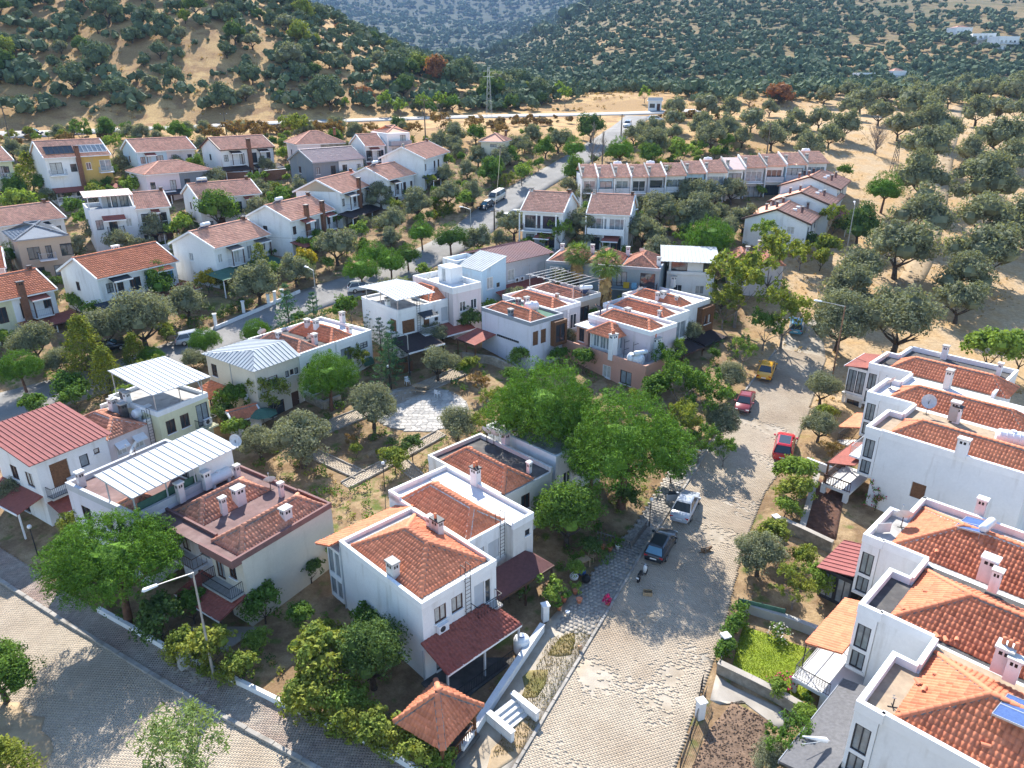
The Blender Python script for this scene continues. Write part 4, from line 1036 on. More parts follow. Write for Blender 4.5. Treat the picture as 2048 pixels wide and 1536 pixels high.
parapet(m2, (6.34, 12.2, 10.9, 12.3), 5.85, .5, .2, 'trim_white', 'NW'); parapet(m2, (10.12, 12.2, 2.2, 12.2), 5.85, .45, .18, 'white', 'SE'); parapet(m2, (6.34, 10.1, 3.0, 12.3), 5.85, .25, .18, 'white', 'SW')
deck(m2, (10.14, 12.0, 2.4, 12.0), 5.98, 'terrace_white'); deck(m2, (6.5, 10.1, 3.2, 12.1), 5.92, 'terrace_white')
hip(m2, 6.72, 10.2, 3.35, 11.0, 5.95, 1.25, 'tile', 'y', near=1, inset=.85, mort='mortar_white')
ladder(m2, (6.34, 10.1, 3.0, 12.3), 'S', 3.1, 3.3, 6.1)
canopy(m2, (6.34, 12.2, 2.2, 12.2), 'S', .25, 6.0, 2.1, 3.35, 2.6, 'shingle_plum', 3, 'trim_brown', .0, hipped=(0, 1.0), fascia='trim_brown')
MB().box(6.4, 13.6, -1.2, 2.99, -1.2, .05).build('patio_floor', 'slab_pale', m2)
m3 = unit(m1, 'weathered white row house with dark roof terrace and two satellite dishes', group=G_MAIN)
land('the row house with two dishes', 980, 900)
block(m3, (12.25, 18.3, 5.9, 14.8), -1.2, 5.85, {'S': [(.6, 3.6, 1.0, 1.4, 'b'), (2.4, 3.6, 1.0, 1.4, 'b'), (4.2, .1, 1.2, 2.1, 'D'), (1, .3, 1.2, 1.5, 'w')]}, 'white_old')
parapet(m3, (12.25, 18.3, 5.9, 14.8), 5.85, .45, .2, 'white_old', 'NWE'); deck(m3, (12.45, 18.1, 6.1, 14.6), 5.93, 'terrace_dark')
hip(m3, 12.75, 16.1, 6.05, 13.6, 5.95, 1.2, 'tile', 'y', near=1, inset=.85)
chimney(m3, *lp(m3, *z2(1010, 262), 6.1), 5.9, 7.9, .5, .75, 'white', 'trim_dark', 2); chimney(m3, *lp(m3, *z2(1250, 210), 6), 5.9, 7.1, .32, .32, 'white', 'white'); chimney(m3, *lp(m3, *z2(1145, 95), 6), 5.9, 7.6, .6, .5, 'pale_pink')
for q in ((1060, 75), (1092, 85)): dish_parts(m3, *lp(m3, *z2(*q), 6), 5.93, R(95), .55, 1.2)
m4 = unit(m1, 'white row house half hidden behind the tall pair of pines', group=G_MAIN)
block(m4, (19.3, 25.5, 6.4, 15.0), -1.2, 6.3, {'W': [(1.2, 3.4, .5, .35, 'd'), (5.2, 3.2, .5, .35, 'd')], 'S': [(1, 3.3, 1, 1.4), (3.2, 3.3, 1, 1.4), (1, .4, 1, 1.4), (3.4, .1, 1.1, 2.1, 'D')]})
parapet(m4, (19.3, 25.5, 6.4, 15.0), 6.3, .4, .2); deck(m4, (19.5, 25.3, 6.6, 14.8), 6.36, 'terrace')
MB().rod((19.26, 14.9, -1), (19.26, 14.9, 6.3), .05, 6).build('downpipe', 'trim_brown', m4)
# gazebo in the corner of the garden
gz_ = unit(m1, 'square garden gazebo with steep tiled roof at the street corner', -2.35, -4.35, 'gazebo'); gz_.rotation_euler.z += R(12); gz_['category'] = 'gazebo'
land('the tiled gazebo', 880, 1430)
hip(gz_, -1.85, 1.85, -1.75, 1.75, 2.25, 1.65, 'tile', 'x', near=1, inset=1.0)
for sx in (-1, 1):
    for sy in (-1, 1): MB().box(sx * 1.5 - .08, sx * 1.5 + .08, sy * 1.4 - .08, sy * 1.4 + .08, -1, 2.25).build('post', 'wood', gz_)
mb = MB()
for sx in (-1, 1): mb.box(sx * 1.5 - .05, sx * 1.5 + .05, -1.4, 1.4, 2.05, 2.22); mb.rod((sx * 1.5, -1.4, 1.5), (sx * 1.5, -.8, 2.1), .05, 4).rod((sx * 1.5, 1.4, 1.5), (sx * 1.5, .8, 2.1), .05, 4)
for sy in (-1, 1): mb.box(-1.44, 1.44, sy * 1.4 - .05, sy * 1.4 + .05, 2.06, 2.2); mb.rod((-1.5, sy * 1.4, 1.5), (-.9, sy * 1.4, 2.1), .05, 4).rod((1.5, sy * 1.4, 1.5), (.9, sy * 1.4, 2.1), .05, 4)
mb.build('roof_beam', 'wood', gz_)
MB().box(-1.7, 1.7, -1.6, 1.6, -1, .08).build('floor', 'terrace_dark', gz_); railing(gz_, [(-1.5, -1.4), (1.5, -1.4)], .08, .8, 'wood', .2, r=.03); railing(gz_, [(1.5, -1.4), (1.5, 1.4)], .08, .8, 'wood', .2, r=.03)

# --- the stepped row on the right; local x runs right and towards us, y to the far right
G_NEAR = 'stepped terrace of white houses with tiled hip roofs along the street'
def right_unit(base, dx, dy, label, near, deckm, H_=7.0, yr=(.6, 6.9), L_=11.5, W_=7.6, rise=1.6, wall='white', mort='mortar', tile='tile_bright', group=G_NEAR):
    t = unit(base, label, dx, dy, 'terrace_house', group)
    rc = (.2, L_, 0, W_)
    block(t, rc, -1.6, H_, {'S': [(3.2, 2.2, 1.1, 1.4, 'B')] if near == 1 and dy == 0 else []}, wall)
    rb = (-1.0, .18, -.12, 4.8)
    block(t, rb, 2.6, H_, {'S': [(.18, 2.9, .8, 1.25, 'g'), (.18, 4.4, .8, 1.75, 'g')], 'W': [(1, 3.6, 2.4, 1.9, 'g')]}, wall, 'bay_wall')
    parapet(t, (-1.0, .3, -.12, 4.8), H_, .5, .26, 'trim_white', 'SWN'); parapet(t, rc if dy == 0 else (.2, 3.05, 0, W_), H_, .5, .24, 'trim_white', 'S')
    MB().box(.17, .45, 4.83, W_, H_ - .1, H_ + .5).build('parapet', 'trim_white', t)
    deck(t, (-.76, .8, .1, 4.6), H_ + .02, deckm); deck(t, (.45, L_, .24, W_ - .02), H_ + .01, deckm)
    hip(t, .62, L_ + 1, yr[0], yr[1], H_ + .03, rise, tile, 'x', near=near, inset=1.0, mort=mort, tw=.26, th=.37)
    return t
ra = thing('terrace_house', 'nearest right-hand terrace house with tan terrace floor and loose tiles', 'house', (0, 0, 0), 0, G_NEAR)
_p = at(*z4(935, 1235), 7.5); ra.location = (_p.x, _p.y, _p.z - 7.5); ra.rotation_euler.z = pi / 2 - R(135.5)
tA = right_unit(ra, 0, 0, 'nearest right-hand terrace house with tan roof terrace and loose tiles', 2, 'terrace_tan')
tB = right_unit(ra, -2.9, 7.6, 'terrace house with dark roof terrace and tiled porch above the lawn', 2, 'terrace_dark')
tC = right_unit(ra, -5.6, 15.2, 'terrace house with rusty dish and solar heater on its roof', 2, 'terrace', W_=8.1, yr=(.6, 7.2), mort='mortar_white')
parapet(tC, (.2, 11.5, 0, 8.1), 7.0, .5, .24, 'trim_white', 'N')
bpy.data.objects.remove(ra)
land('the nearest terrace house', 1800, 1480); land('the terrace house with tiled porch', 1690, 1270); land('the terrace house with red metal porch roof', 1690, 1110)
def stack(root, px, py, h0, h1, w_, d, m='pale_pink', cap='white_old', pots=0): return chimney(root, *lp(root, px, py, h0), h0 - .3, h1, w_, d, m, cap, pots)
stack(tA, *z4(1575, 1000), 8.0, 9.6, .75, .75, 'pale_pink', 'white_old', 3); stack(tA, *z4(1630, 1050), 8.0, 9.4, .6, .5, 'white')
stack(tB, *z4(1500, 530), 8.0, 9.7, .85, .7, 'pale_pink', 'white'); stack(tB, *z4(1540, 585), 8.0, 9.5, .5, .5, 'white')
stack(tC, *z4(1460, 215), 7.2, 9.0, .6, .5, 'pale_pink', 'white')
dish_parts(tC, *lp(tC, *z4(1055, 270), 7.1), 7.02, R(-150) , .6, 1.1)
MB().box(-.5, .5, -.02, .02, 0, .75).build('satellite_dish', 'dish', tC, (*lp(tC, *z4(960, 300), 7.1), 7.1), R(50))
_q = lp(tC, *z4(1400, 215), 8.6); solar_heater(tC, _q[0], _q[1], 8.25, R(-96), 2, tilt=10); _q = lp(tA, *z4(1615, 1150), 8.6); solar_heater(tA, _q[0], _q[1], 8.3, R(-96), 2, tilt=10)
dish_parts(tA, *lp(tA, *z4(1010, 1215), 7.05), 7.02, R(-150), .12, .55, 'dish_mount')
# loose tiles left lying on the roofs
for t_, qs in ((tA, ((1170, 1050), (1180, 1095), (1480, 1380), (1230, 1000))), (tB, ((1080, 670), (1175, 580), (1265, 800), (1310, 820), (1360, 825))), (tC, ((1250, 378),))):
    for q in qs:
        x_, y_ = lp(t_, *z4(*q), 7.9)
        me_ = cached('loose', lambda: MB().add([(x, cos(pi * i / 6) * .13, sin(pi * i / 6) * .11) for x in (0, .42) for i in range(7)], [(i, i + 1, i + 8, i + 7) for i in range(6)]).mesh('loose_tile', 'tile', True))
        zt = 7.15 + 1.6 * min(max(min(x_ - .62, y_ - .6, 6.9 - y_) / 3.15, 0), 1)
        link('loose_tile', me_, t_, (x_, y_, zt), random.uniform(0, 3))
# porches of the right-hand row
sr = MB()
R_A = (-1.0, .18, -.12, 4.8)
canopy(tA, R_A, 'W', -1.5, 6.8, 2.5, 3.3, 2.75, 'shingle_grey', 0, fascia='trim_grey', name='porch_roof', t=.16)
block(tA, (-3.2, -1.02, -1.2, 4.6), -1.6, 2.55, {'S': [(.15, .4, 1.9, 1.9, 'g')], 'W': [(.5, .4, 2.2, 1.9, 'g'), (3, .4, 2.2, 1.9, 'g')]}, 'dark_grey', 'sunroom_wall')
wp = MB()
for i in range(12): wp.box(.0 + .09 * i, .075 + .09 * i, -.02, .03, 0, 2.7)
wp.build('slatted_screen', 'metal_white', tA, (-1.15, -.3, .2), 0)
par = unit(tA, 'folded white parasol leaning beside the nearest terrace house', -2.0, .6, 'folded_parasol'); par['category'] = 'parasol'
MB().rod((0, 0, 3.35), (-.9, -1.4, 3.5), .02, 5).build('pole', 'metal_white', par); MB().lathe([(.02, 0), (.16, .3), (.10, 1.2), (.03, 2.0)], 10).build('fabric', 'plastic_white', par, (-.0, .0, 3.35), 0, True).rotation_euler = (R(65), 0, R(-30))
canopy(tB, (-1.0, .18, -.12, 4.8), 'W', -.1, 6.0, 2.2, 4.35, 3.75, 'tile_bright', 0, tiled=True, fascia='metal_red', name='porch_roof')
MB().box(-3.3, .15, -2.2, 3.4, 1.35, 1.6).build('balcony', 'terrace_white', tB)
railing(tB, [(-1.0, -2.1), (-3.2, -2.1), (-3.2, 3.3)], 1.6, .95, 'iron', .16)
for q in ((-3.1, -2.0), (-1.3, -2.0), (-3.1, .6), (-3.1, 3.1)): MB().box(q[0] - .16, q[0] + .16, q[1] - .16, q[1] + .16, -1.6, 1.35).build('pillar', 'white', tB)
MB().rod((-3.2, -1.0, 1.6), (-3.2, -1.0, 3.8), .04, 6).rod((-3.2, 3.2, 1.6), (-3.2, 3.2, 3.8), .04, 6).build('porch_post', 'iron', tB)
mb = MB()
for i in range(5): mb.rod((-3.2, -2.1 + .0, 2.0 + .12 * i), (-1.0, -2.1, 2.0 + .12 * i), .018, 4)
mb.build('clothes_rail', 'steel', tB)
seam_poly(tC, [(-3.6, 4.5, 3.45), (-3.6, -.3, 3.45), (-1.02, -.3, 4.0), (-1.02, 4.5, 4.0)], 'metal_red', .55)
block(tC, (-3.3, -1.02, .0, 4.3), .9, 3.4, {'S': [(.1, 1.05, 1.0, 2.1, 'g'), (1.2, 1.05, 1.0, 2.1, 'g')], 'W': [(.3, 1.05, 1.8, 2.1, 'g'), (2.3, 1.05, 1.8, 2.1, 'g')]}, 'trim_dark', 'sunroom_wall')
block(tC, (-3.4, -1.02, -.1, 4.4), -1.6, .88, {'S': [(1, -.4, .6, .5, 'b')]}, 'white', 'plinth')
# --- the farther three of that side
_p = at(*z5(1130, 820), 7.2)
rd = thing('terrace_house', 'x', 'house', (_p.x, _p.y, _p.z - 7.2), pi / 2 - R(135.5))
G_FAR = 'upper three terrace houses on the grove side of the street'
def far_unit(dx, dy, label, deckm, W_=7.8, L_=11.0):
    return right_unit(rd, dx, dy, label, 1, deckm, 6.75, (.7, 4.5), L_, W_, 1.25, tile='tile', group=G_FAR)
tD = far_unit(0, 0, 'terrace house with long blank white wall and white roof tank', 'terrace_tan')
tE = far_unit(-2.9, 7.8, 'middle upper terrace house with white roof deck and stained chimneys', 'terrace_white')
tF = far_unit(-5.8, 15.8, 'last terrace house before the olive trees, grey roof deck, glazed bay', 'terrace_dark', 8.6, 10.5)
parapet(tF, (.2, 10.5, 0, 8.6), 6.75, .5, .24, 'trim_white', 'NE')
bpy.data.objects.remove(rd)
land('the terrace house with blank wall', 1850, 960); land('the middle upper terrace house', 1760, 800); land('the last terrace house', 1800, 700)
stack(tD, *z5(1650, 970), 7.3, 8.9, .8, .55, 'white', 'white_old'); water_tank(tD, *lp(tD, *z5(1960, 915), 6.9), 6.78, R(20), 2.3, .62)
stack(tE, *z5(1600, 740), 7.2, 9.0, .7, .6, 'concrete'); stack(tE, *z5(1620, 760), 7.0, 8.6, .5, .5, 'white', 'trim_dark'); stack(tF, *z5(1560, 545), 7.0, 9.1, .55, .75, 'white_old', 'concrete')
stack(tF, *z5(1540, 365), 6.9, 8.6, .55, .5, 'white', 'concrete'); stack(tF, *z5(1885, 470), 6.9, 8.4, .4, .4, 'white')
dish_parts(tE, *lp(tE, *z5(1200, 560), 6.8), 6.78, R(-100), .5, .9); dish_parts(tF, *lp(tF, *z5(1170, 400), 6.8), 6.78, R(-100), .5, .9); dish_parts(tD, *lp(tD, *z5(1430, 715), 6.9), 6.78, R(20), .62, 1.3)
canopy(tD, (-1.0, .18, -.12, 4.8), 'W', .0, 5.8, 2.3, 3.75, 3.15, 'shingle_red', 0, fascia='trim_brown', name='porch_roof')
MB().box(-3.4, -.9, -1.2, 3.6, .85, 1.1).build('balcony', 'terrace_white', tD); railing(tD, [(-.95, -1.1), (-3.3, -1.1), (-3.3, 3.5)], 1.1, .9, 'trim_brown', .2, r=.03)
for q in ((-3.2, -1.0), (-1.2, -1.0), (-3.2, 3.4)): MB().box(q[0] - .2, q[0] + .2, q[1] - .2, q[1] + .2, -1.6, .85).build('pillar', 'white', tD)
for q in ((-3.2, -.9), (-3.2, 3.3)): MB().box(q[0] - .07, q[0] + .07, q[1] - .07, q[1] + .07, 1.1, 3.2).build('porch_post', 'wood', tD)
MB().box(-1.9, -1.0, -.12, 4.8, 4.0, 4.16).build('upper_balcony', 'trim_white', tD); railing(tD, [(-1.0, -.1), (-1.85, -.1), (-1.85, 4.7)], 4.16, .9, 'steel', .2)
canopy(tE, (-1.0, .18, -.12, 4.8), 'W', .3, 4.9, 2.0, 3.4, 2.8, 'tile', 0, tiled=True, fascia='trim_brown', name='porch_roof')
MB().box(-3.0, -1.0, 0, 4.4, 1.0, 1.15).build('balcony', 'terrace_white', tE); MB().box(-2.95, -1.0, .05, 4.35, -1.6, 1.0).build('plinth', 'white', tE); railing(tE, [(-1, .05), (-2.95, .05), (-2.95, 4.35)], 1.15, .9, 'trim_dark', .2)
block(tF, (-3.0, -1.02, -.05, 4.7), 3.3, 6.3, {'S': [(.1, 3.5, .85, 2.5, 'g'), (1.02, 3.5, .85, 2.5, 'g')], 'W': [(.2, 3.5, 2.1, 2.5, 'g'), (2.4, 3.5, 2.1, 2.5, 'g')]}, 'trim_white', 'sunroom_wall'); block(tF, (-2.8, -1.02, .1, 4.6), .2, 3.0, {'S': [(.2, .9, 1.3, 1.7, 'b')]}, 'white', 'lower_wall')
MB().box(-3.2, -1.0, -.15, 4.75, 3.02, 3.28).build('balcony', 'white', tF); canopy(tF, (-1.0, .18, -.12, 4.8), 'W', -.2, 5.3, 2.3, 6.75, 6.4, 'shingle_red', 0, fascia='trim_white', name='porch_roof')
MB().box(-3.1, -2.85, -.1, .15, -1.6, 3.0).box(-3.1, -2.85, 4.4, 4.65, -1.6, 3.0).build('pillar', 'white', tF)

# --- left: the beige pair, the white sheet-metal roof, the red roof and the cream house
lb = house('row_house', 'beige row house with plum roof edging and blank end wall', 481.5, 1111.7, 6.0, 34)
land('the beige row house', 560, 1100)
block(lb, (0, 8.1, 0, 3.6), -1.2, 5.7, {'W': [(.4, 3.0, .9, 2.0, 'b'), (1.9, 3.6, .8, 1.2, 'b'), (.5, 0, 1, 2.1, 'D')]}, 'beige'); block(lb, (.6, 8.0, 3.62, 10.9), -1.2, 5.7, {'W': [(.6, 3.5, 1.0, 1.3, 'B'), (2.6, 3.0, 1.0, 2.1, 'b'), (5, 3.5, 1.0, 1.3, 'b'), (1, .2, 1.1, 2.1, 'D'), (4, .3, 1.2, 1.5, 'b')]}, 'lilac')
parapet(lb, (-.75, 8.1, -.02, 3.6), 5.7, .32, .16, 'trim_plum', 'SWE'); MB().box(-.76, 0, .0, 3.6, 5.35, 5.69).build('eave_slab', 'trim_plum', lb)
parapet(lb, (.6, 8.0, 3.62, 10.9), 5.7, .32, .16, 'trim_plum', 'WNE'); deck(lb, (-.6, 7.95, .15, 10.75), 5.75, 'terrace_plum')
hip(lb, .15, 7.75, .15, 3.35, 5.78, 1.05, 'tile_old', 'x', near=1, inset=.9); hip(lb, .8, 6.9, 5.7, 9.0, 5.78, 1.05, 'tile_old', 'x', near=1, inset=.9)
for q, h1, w_ in (((1315, 1105), 7.5, .42), ((1405, 1045), 7.5, .8), ((1680, 1155), 7.3, .7), ((1650, 1000), 7.2, .35), ((1395, 900), 7.3, .4), ((1065, 1010), 7.4, .45)): chimney(lb, *lp(lb, *z6(*q), 5.8), 5.7, h1, w_, w_ * .8, 'pale_pink', 'white_old')
dish_parts(lb, *lp(lb, *z6(1585, 960), 5.8), 5.75, R(150), .5, .9); water_tank(lb, *lp(lb, *z6(1285, 925), 5.8), 5.75, R(0), 2.3, .48, ribs=False)
balcony(lb, (0, 8.1, 0, 3.6), 'W', .05, 3.3, 1.1, 2.85, 'iron', 'concrete'); canopy(lb, (0, 8.1, 0, 3.6), 'W', -1.6, 3.5, 2.3, 2.65, 2.05, 'shingle_red', 2, 'trim_brown', .0, True, fascia='trim_white')
balcony(lb, (.6, 8.0, 3.62, 10.9), 'W', 1.8, 5.6, 1.2, 2.9, 'wood', 'lilac', gap=.3); MB().box(-2.6, .55, -.4, 10.9, -1.2, .0).build('porch_floor', 'slab_pale', lb)
l3 = house('row_house', 'lilac white house under one wide white sheet-metal roof', *z6(545, 880), 7.0, 31)
land('the house under white sheet metal', 300, 940)
block(l3, (-.9, 7.9, -6.4, 2.6), -1.2, 5.6, {'W': [(6.2, 3.0, 1.1, 2.0, 'b'), (4.6, 3.4, 1.0, 1.3, 'b'), (1.5, 3.2, 1.2, 1.3, 'b')], 'S': [(1.2, 3.4, 1.0, 1.2)]}, 'lilac')
parapet(l3, (-.9, 7.9, -6.4, 2.6), 5.6, .45, .25, 'pale_grey', 'SENW'); deck(l3, (-.6, 7.6, -6.1, 2.3), 5.64, 'terrace_plum')
block(l3, (4.7, 7.85, -6.35, -2.9), 5.6, 7.75, {'W': [(1.0, 5.8, 1.0, 1.8, 'g')]}, 'white', 'attic_wall')
seam_poly(l3, [(-1.2, -6.95, 7.75), (8.1, -6.95, 7.75), (8.1, -2.6, 8.35), (-1.2, -2.6, 8.35)], 'metal_white', .62)
for q in ((-.7, -6.2), (1.9, -6.2), (4.3, -6.2), (-.7, -3.0), (2, -3.0)): MB().rod((*q, 5.6), (*q, 7.75 + (q[1] + 6.95) * .138), .06, 6).build('roof_post', 'metal_white', l3)
MB().box(-.4, 4.6, -6.0, -5.96, 5.7, 6.6).build('screen', 'terrace_green', l3); hip(l3, -.5, 1.6, -6, -3.4, 5.7, .8, 'tile_old', 'x', inset=.8)
chimney(l3, 2.6, -6.7, 5.4, 7.4, .5, .4, 'pale_pink', 'white'); chimney(l3, 4.9, -6.75, 5.4, 7.2, .6, .4, 'white', 'white'); chimney(l3, -.2, 1.6, 5.6, 7.2, .5, .4, 'pale_pink', 'white')
dish_parts(l3, *lp(l3, *z6(790, 745), 6.2), 6.0, R(-120), .55, .7); dish_parts(l3, 7.9, -6.9, 7.7, R(0), .5, .7)
l1 = house('red_roof_house', 'white house with wide dark red sheet-metal roof', *z6(200, 800), 6.2, 31)
land('the red sheet-metal roof', 110, 900)
block(l1, (0, 6.0, 0, 6.6), -1.6, 6.0, {'S': [(.95, 3.2, 1.5, 2.2, 'B'), (3.4, 4.0, .75, 1.1, 'g'), (4.7, 4.7, .5, .5, 'b')], 'W': [(2, 3.4, 1.1, 1.3, 'b'), (4.4, 3.4, 1.1, 1.3, 'b'), (2.2, .3, 1.2, 1.5, 'b')]})
seam_poly(l1, [(-.7, -.6, 6.25), (6.3, -.6, 6.25), (6.3, 7.1, 7.55), (-.7, 7.1, 7.55)], 'metal_red', .42)
MB().slab([(0, 0, 6.2), (0, 6.6, 7.3), (0, 6.6, 6.0), (0, .02, 5.99)], .0001).add([(.01, 0, 6.0), (.01, 6.6, 6.0), (.01, 6.6, 7.35), (.01, 0, 6.22), (.2, 0, 6.0), (.2, 6.6, 6.0), (.2, 6.6, 7.35), (.2, 0, 6.22)], [(0, 3, 2, 1), (4, 5, 6, 7), (0, 1, 5, 4), (1, 2, 6, 5), (2, 3, 7, 6), (3, 0, 4, 7)]).build('end_wall', 'white', l1)
ac_unit(l1, (0, 6, 0, 6.6), 'S', 2.0, 3.1); balcony(l1, (0, 6, 0, 6.6), 'S', .2, 3.2, .9, 2.8, 'iron', 'concrete'); canopy(l1, (0, 6, 0, 6.6), 'S', .1, 3.4, 1.9, 2.3, 1.7, 'shingle_red', 2, 'iron', -.5); canopy(l1, (0, 6, 0, 6.6), 'W', 0, 6.4, 2.2, 2.9, 2.3, 'shingle_red', 2, 'white', -.5)
l1b = unit(l1, 'pale pink house with old tile roof, awnings and a rooftop tank', 6.05, .2)
block(l1b, (0, 5.6, 0, 7), -1.6, 5.4, {'S': [(.7, 3.5, .95, 1.2, 'c'), (2.4, 3.5, .95, 1.2, 'c'), (1, .3, 1, 2.0, 'D')]}, 'pale_pink'); hip(l1b, -.1, 3.8, -.15, 6.2, 5.45, 1.0, 'tile_old', 'y', mort='mortar_white'); deck(l1b, (3.8, 5.6, 0, 7), 5.5, 'terrace'); parapet(l1b, (3.8, 5.6, 0, 7), 5.45, .4, .2, 'white', 'SEN')
for a_ in (.6, 2.3): canopy(l1b, (0, 5.6, 0, 7), 'S', a_, a_ + 1.15, .55, 4.85, 4.4, 'plastic_white', 0, name='window_awning', t=.03)
water_tank(l1b, 4.7, 1.6, 5.5, R(5), 2.0, .45, ribs=False); dish_parts(l1b, 4.4, 3.6, 5.5, R(150), .5, .8); chimney(l1b, 3.5, 2.6, 5.4, 7.4, .6, .5, 'terrace_dark'); chimney(l1b, 4.0, 5.2, 5.4, 7.0, .5, .7, 'white')
ladder(l1b, (0, 5.6, 0, 7), 'S', 3.9, 3, 5.9)
l2 = house('flat_roof_house', 'cream flat-roofed house with white metal sunshade on posts', *z6(920, 515), 5.8, 31)
land('the cream house with sunshade', 360, 830)
block(l2, (0, 5.4, 0, 7.5), -1.6, 5.5, {'S': [(.6, 3.3, .95, 1.35, 'b'), (2.1, 3.3, .95, 1.35, 'b'), (3.9, 2.7, 1.3, 2.3, 'g'), (.8, .3, 1, 1.4, 'b'), (3, .1, 1, 2.1, 'D')]}, 'yellowish')
parapet(l2, (0, 5.4, 0, 7.5), 5.5, .38, .2, 'white'); deck(l2, (.2, 5.2, .2, 7.3), 5.54, 'terrace')
seam_poly(l2, [(-.5, -.6, 7.9), (5.2, -1.3, 7.9), (5.9, 6.6, 8.25), (.5, 7.6, 8.25)], 'metal_white', .5)
for q in ((.15, .3), (5.1, .2), (.6, 7.2), (5.2, 6.6), (2.6, .1)): MB().rod((*q, 5.5), (*q, 7.95), .05, 6).build('roof_post', 'steel', l2)
MB().rod((.1, .2, 7.7), (5.2, .0, 7.7), .05, 4).rod((5.2, 0, 7.7), (5.4, 6.7, 8.05), .05, 4).rod((.1, .2, 7.7), (.6, 7.2, 8.05), .05, 4).rod((5.1, .2, 5.9), (5.2, 1.2, 7.6), .04, 4).build('roof_frame', 'steel', l2)
balcony(l2, (0, 5.4, 0, 7.5), 'S', 3.5, 5.4, 1.0, 2.7, 'iron', 'yellowish'); ac_unit(l2, (0, 5.4, 0, 7.5), 'S', 4.4, 2.75); chimney(l2, .0, 4.4, 5.4, 7.2, .5, .5, 'white'); chimney(l2, .3, 5.6, 5.4, 7.0, .4, .4, 'terrace_dark')

# --- the row behind the courtyard
l5 = house('row_house', 'greyish row house with pale hipped sheet-metal roof', *z7(370, 820), 6.0, 36)
land('the hipped sheet-metal roof', 500, 720)
block(l5, (0, 5.5, 0, 8.5), -1.8, 5.95, {'W': [(.7, 3.6, 1.0, 1.4, 'b')], 'S': [(.6, 3.2, 2.0, 1.5, 'b'), (3.6, 4.0, .45, .7, 'g'), (4.2, 4.1, .45, .6, 'b'), (4.8, 4.0, .45, .7, 'g'), (1, .2, 2, 1.6, 'b'), (4, 0, 1, 2.1, 'D')]}, 'beige')
e_ = .35
A_, B_, C_, D_ = (-e_, -e_, 5.98), (5.6, -e_, 5.98), (5.6, 8.8, 6.1), (-e_, 8.8, 5.98); a_, b_ = (1.7, 2.2, 7.15), (5.6, 2.2, 7.15)
for pl in ([A_, B_, b_, a_], [D_, A_, a_], [(5.6, 8.8, 5.98), D_, a_, b_]): seam_poly(l5, pl, 'metal_grey', .5)
ac_unit(l5, (0, 5.5, 0, 8.5), 'W', 6.0, 2.4); MB().rod((-.04, 4.2, -1), (-.04, 4.2, 5.9), .045, 6).build('downpipe', 'metal_grey', l5)
canopy(l5, (0, 5.5, 0, 8.5), 'W', .2, 3.4, 2.4, 2.9, 2.3, 'tile_bright', 2, 'trim_dark', -.5, True)
l5b = unit(l5, 'white row house with old tiles and dark flat roof beside the round pine', 5.55, 0)
block(l5b, (0, 5.0, 0, 8.8), -1.8, 5.7, {'S': [(.8, 3.4, 1.1, 1.4), (3.2, 3.4, 1.1, 1.4, 'b'), (2.6, .2, 1.1, 2.1, 'D')]}, 'white'); parapet(l5b, (0, 5, 0, 8.8), 5.7, .35, .2, 'trim_white', 'SNW'); deck(l5b, (.2, 5, .2, 8.6), 5.75, 'terrace_dark'); hip(l5b, .3, 3.0, .5, 7.6, 5.78, 1.0, 'tile_old', 'y', inset=.9)
for q, h_ in (((545, 640), 7.5), ((785, 640), 7.2), ((740, 565), 7.8)): chimney(l5b, *lp(l5b, *z7(*q), 5.8), 5.7, h_, .5, .5, 'pale_pink', 'white_old')
dish_parts(l5b, 1.5, 8.2, 5.8, R(160), .5, .8); dish_parts(l5b, 4.0, 3.0, 5.8, R(160), .4, .5)
l5c = unit(l5, 'white row house with bright tiles and green arched porch', 10.6, 0)
block(l5c, (0, 5.3, -.2, 8.6), -1.8, 5.7, {'S': [(.5, 3.0, 1.5, 2.0, 'g'), (3.4, 4.2, 1.2, .7, 'd'), (.6, .2, 1.0, 1.3)], 'E': []}, 'white'); parapet(l5c, (0, 5.3, -.2, 8.6), 5.7, .4, .2, 'trim_white', 'SEN'); deck(l5c, (0, 5.1, 0, 8.4), 5.75, 'terrace_white'); hip(l5c, -.3, 3.0, .4, 7.6, 5.78, 1.15, 'tile_bright', 'y', inset=.9)
for q, h_ in (((800, 575), 8.0), ((975, 500), 7.6), ((1020, 560), 6.8)): chimney(l5c, *lp(l5c, *z7(*q), 5.9), 5.7, h_, .5, .5, 'white', 'concrete')
mb = MB(); n_ = 8
mb.add([(x, -cos(pi * i / n_ - pi / 2) * .55 - .2, .0 + 0) if 0 else (x, -.22 - .6 * sin(pi * .5 * i / n_), 2.9 - .75 * (1 - cos(pi * .5 * i / n_))) for x in (3.3, 4.9) for i in range(n_ + 1)], [(i, i + 1, i + n_ + 2, i + n_ + 1) for i in range(n_)]); mb.build('arched_awning', 'terrace_green', l5c); put(l5c, (0, 5.3, -.22, 8.6), 'S', [(3.5, -.1, 1.1, 2.1, 'D')])

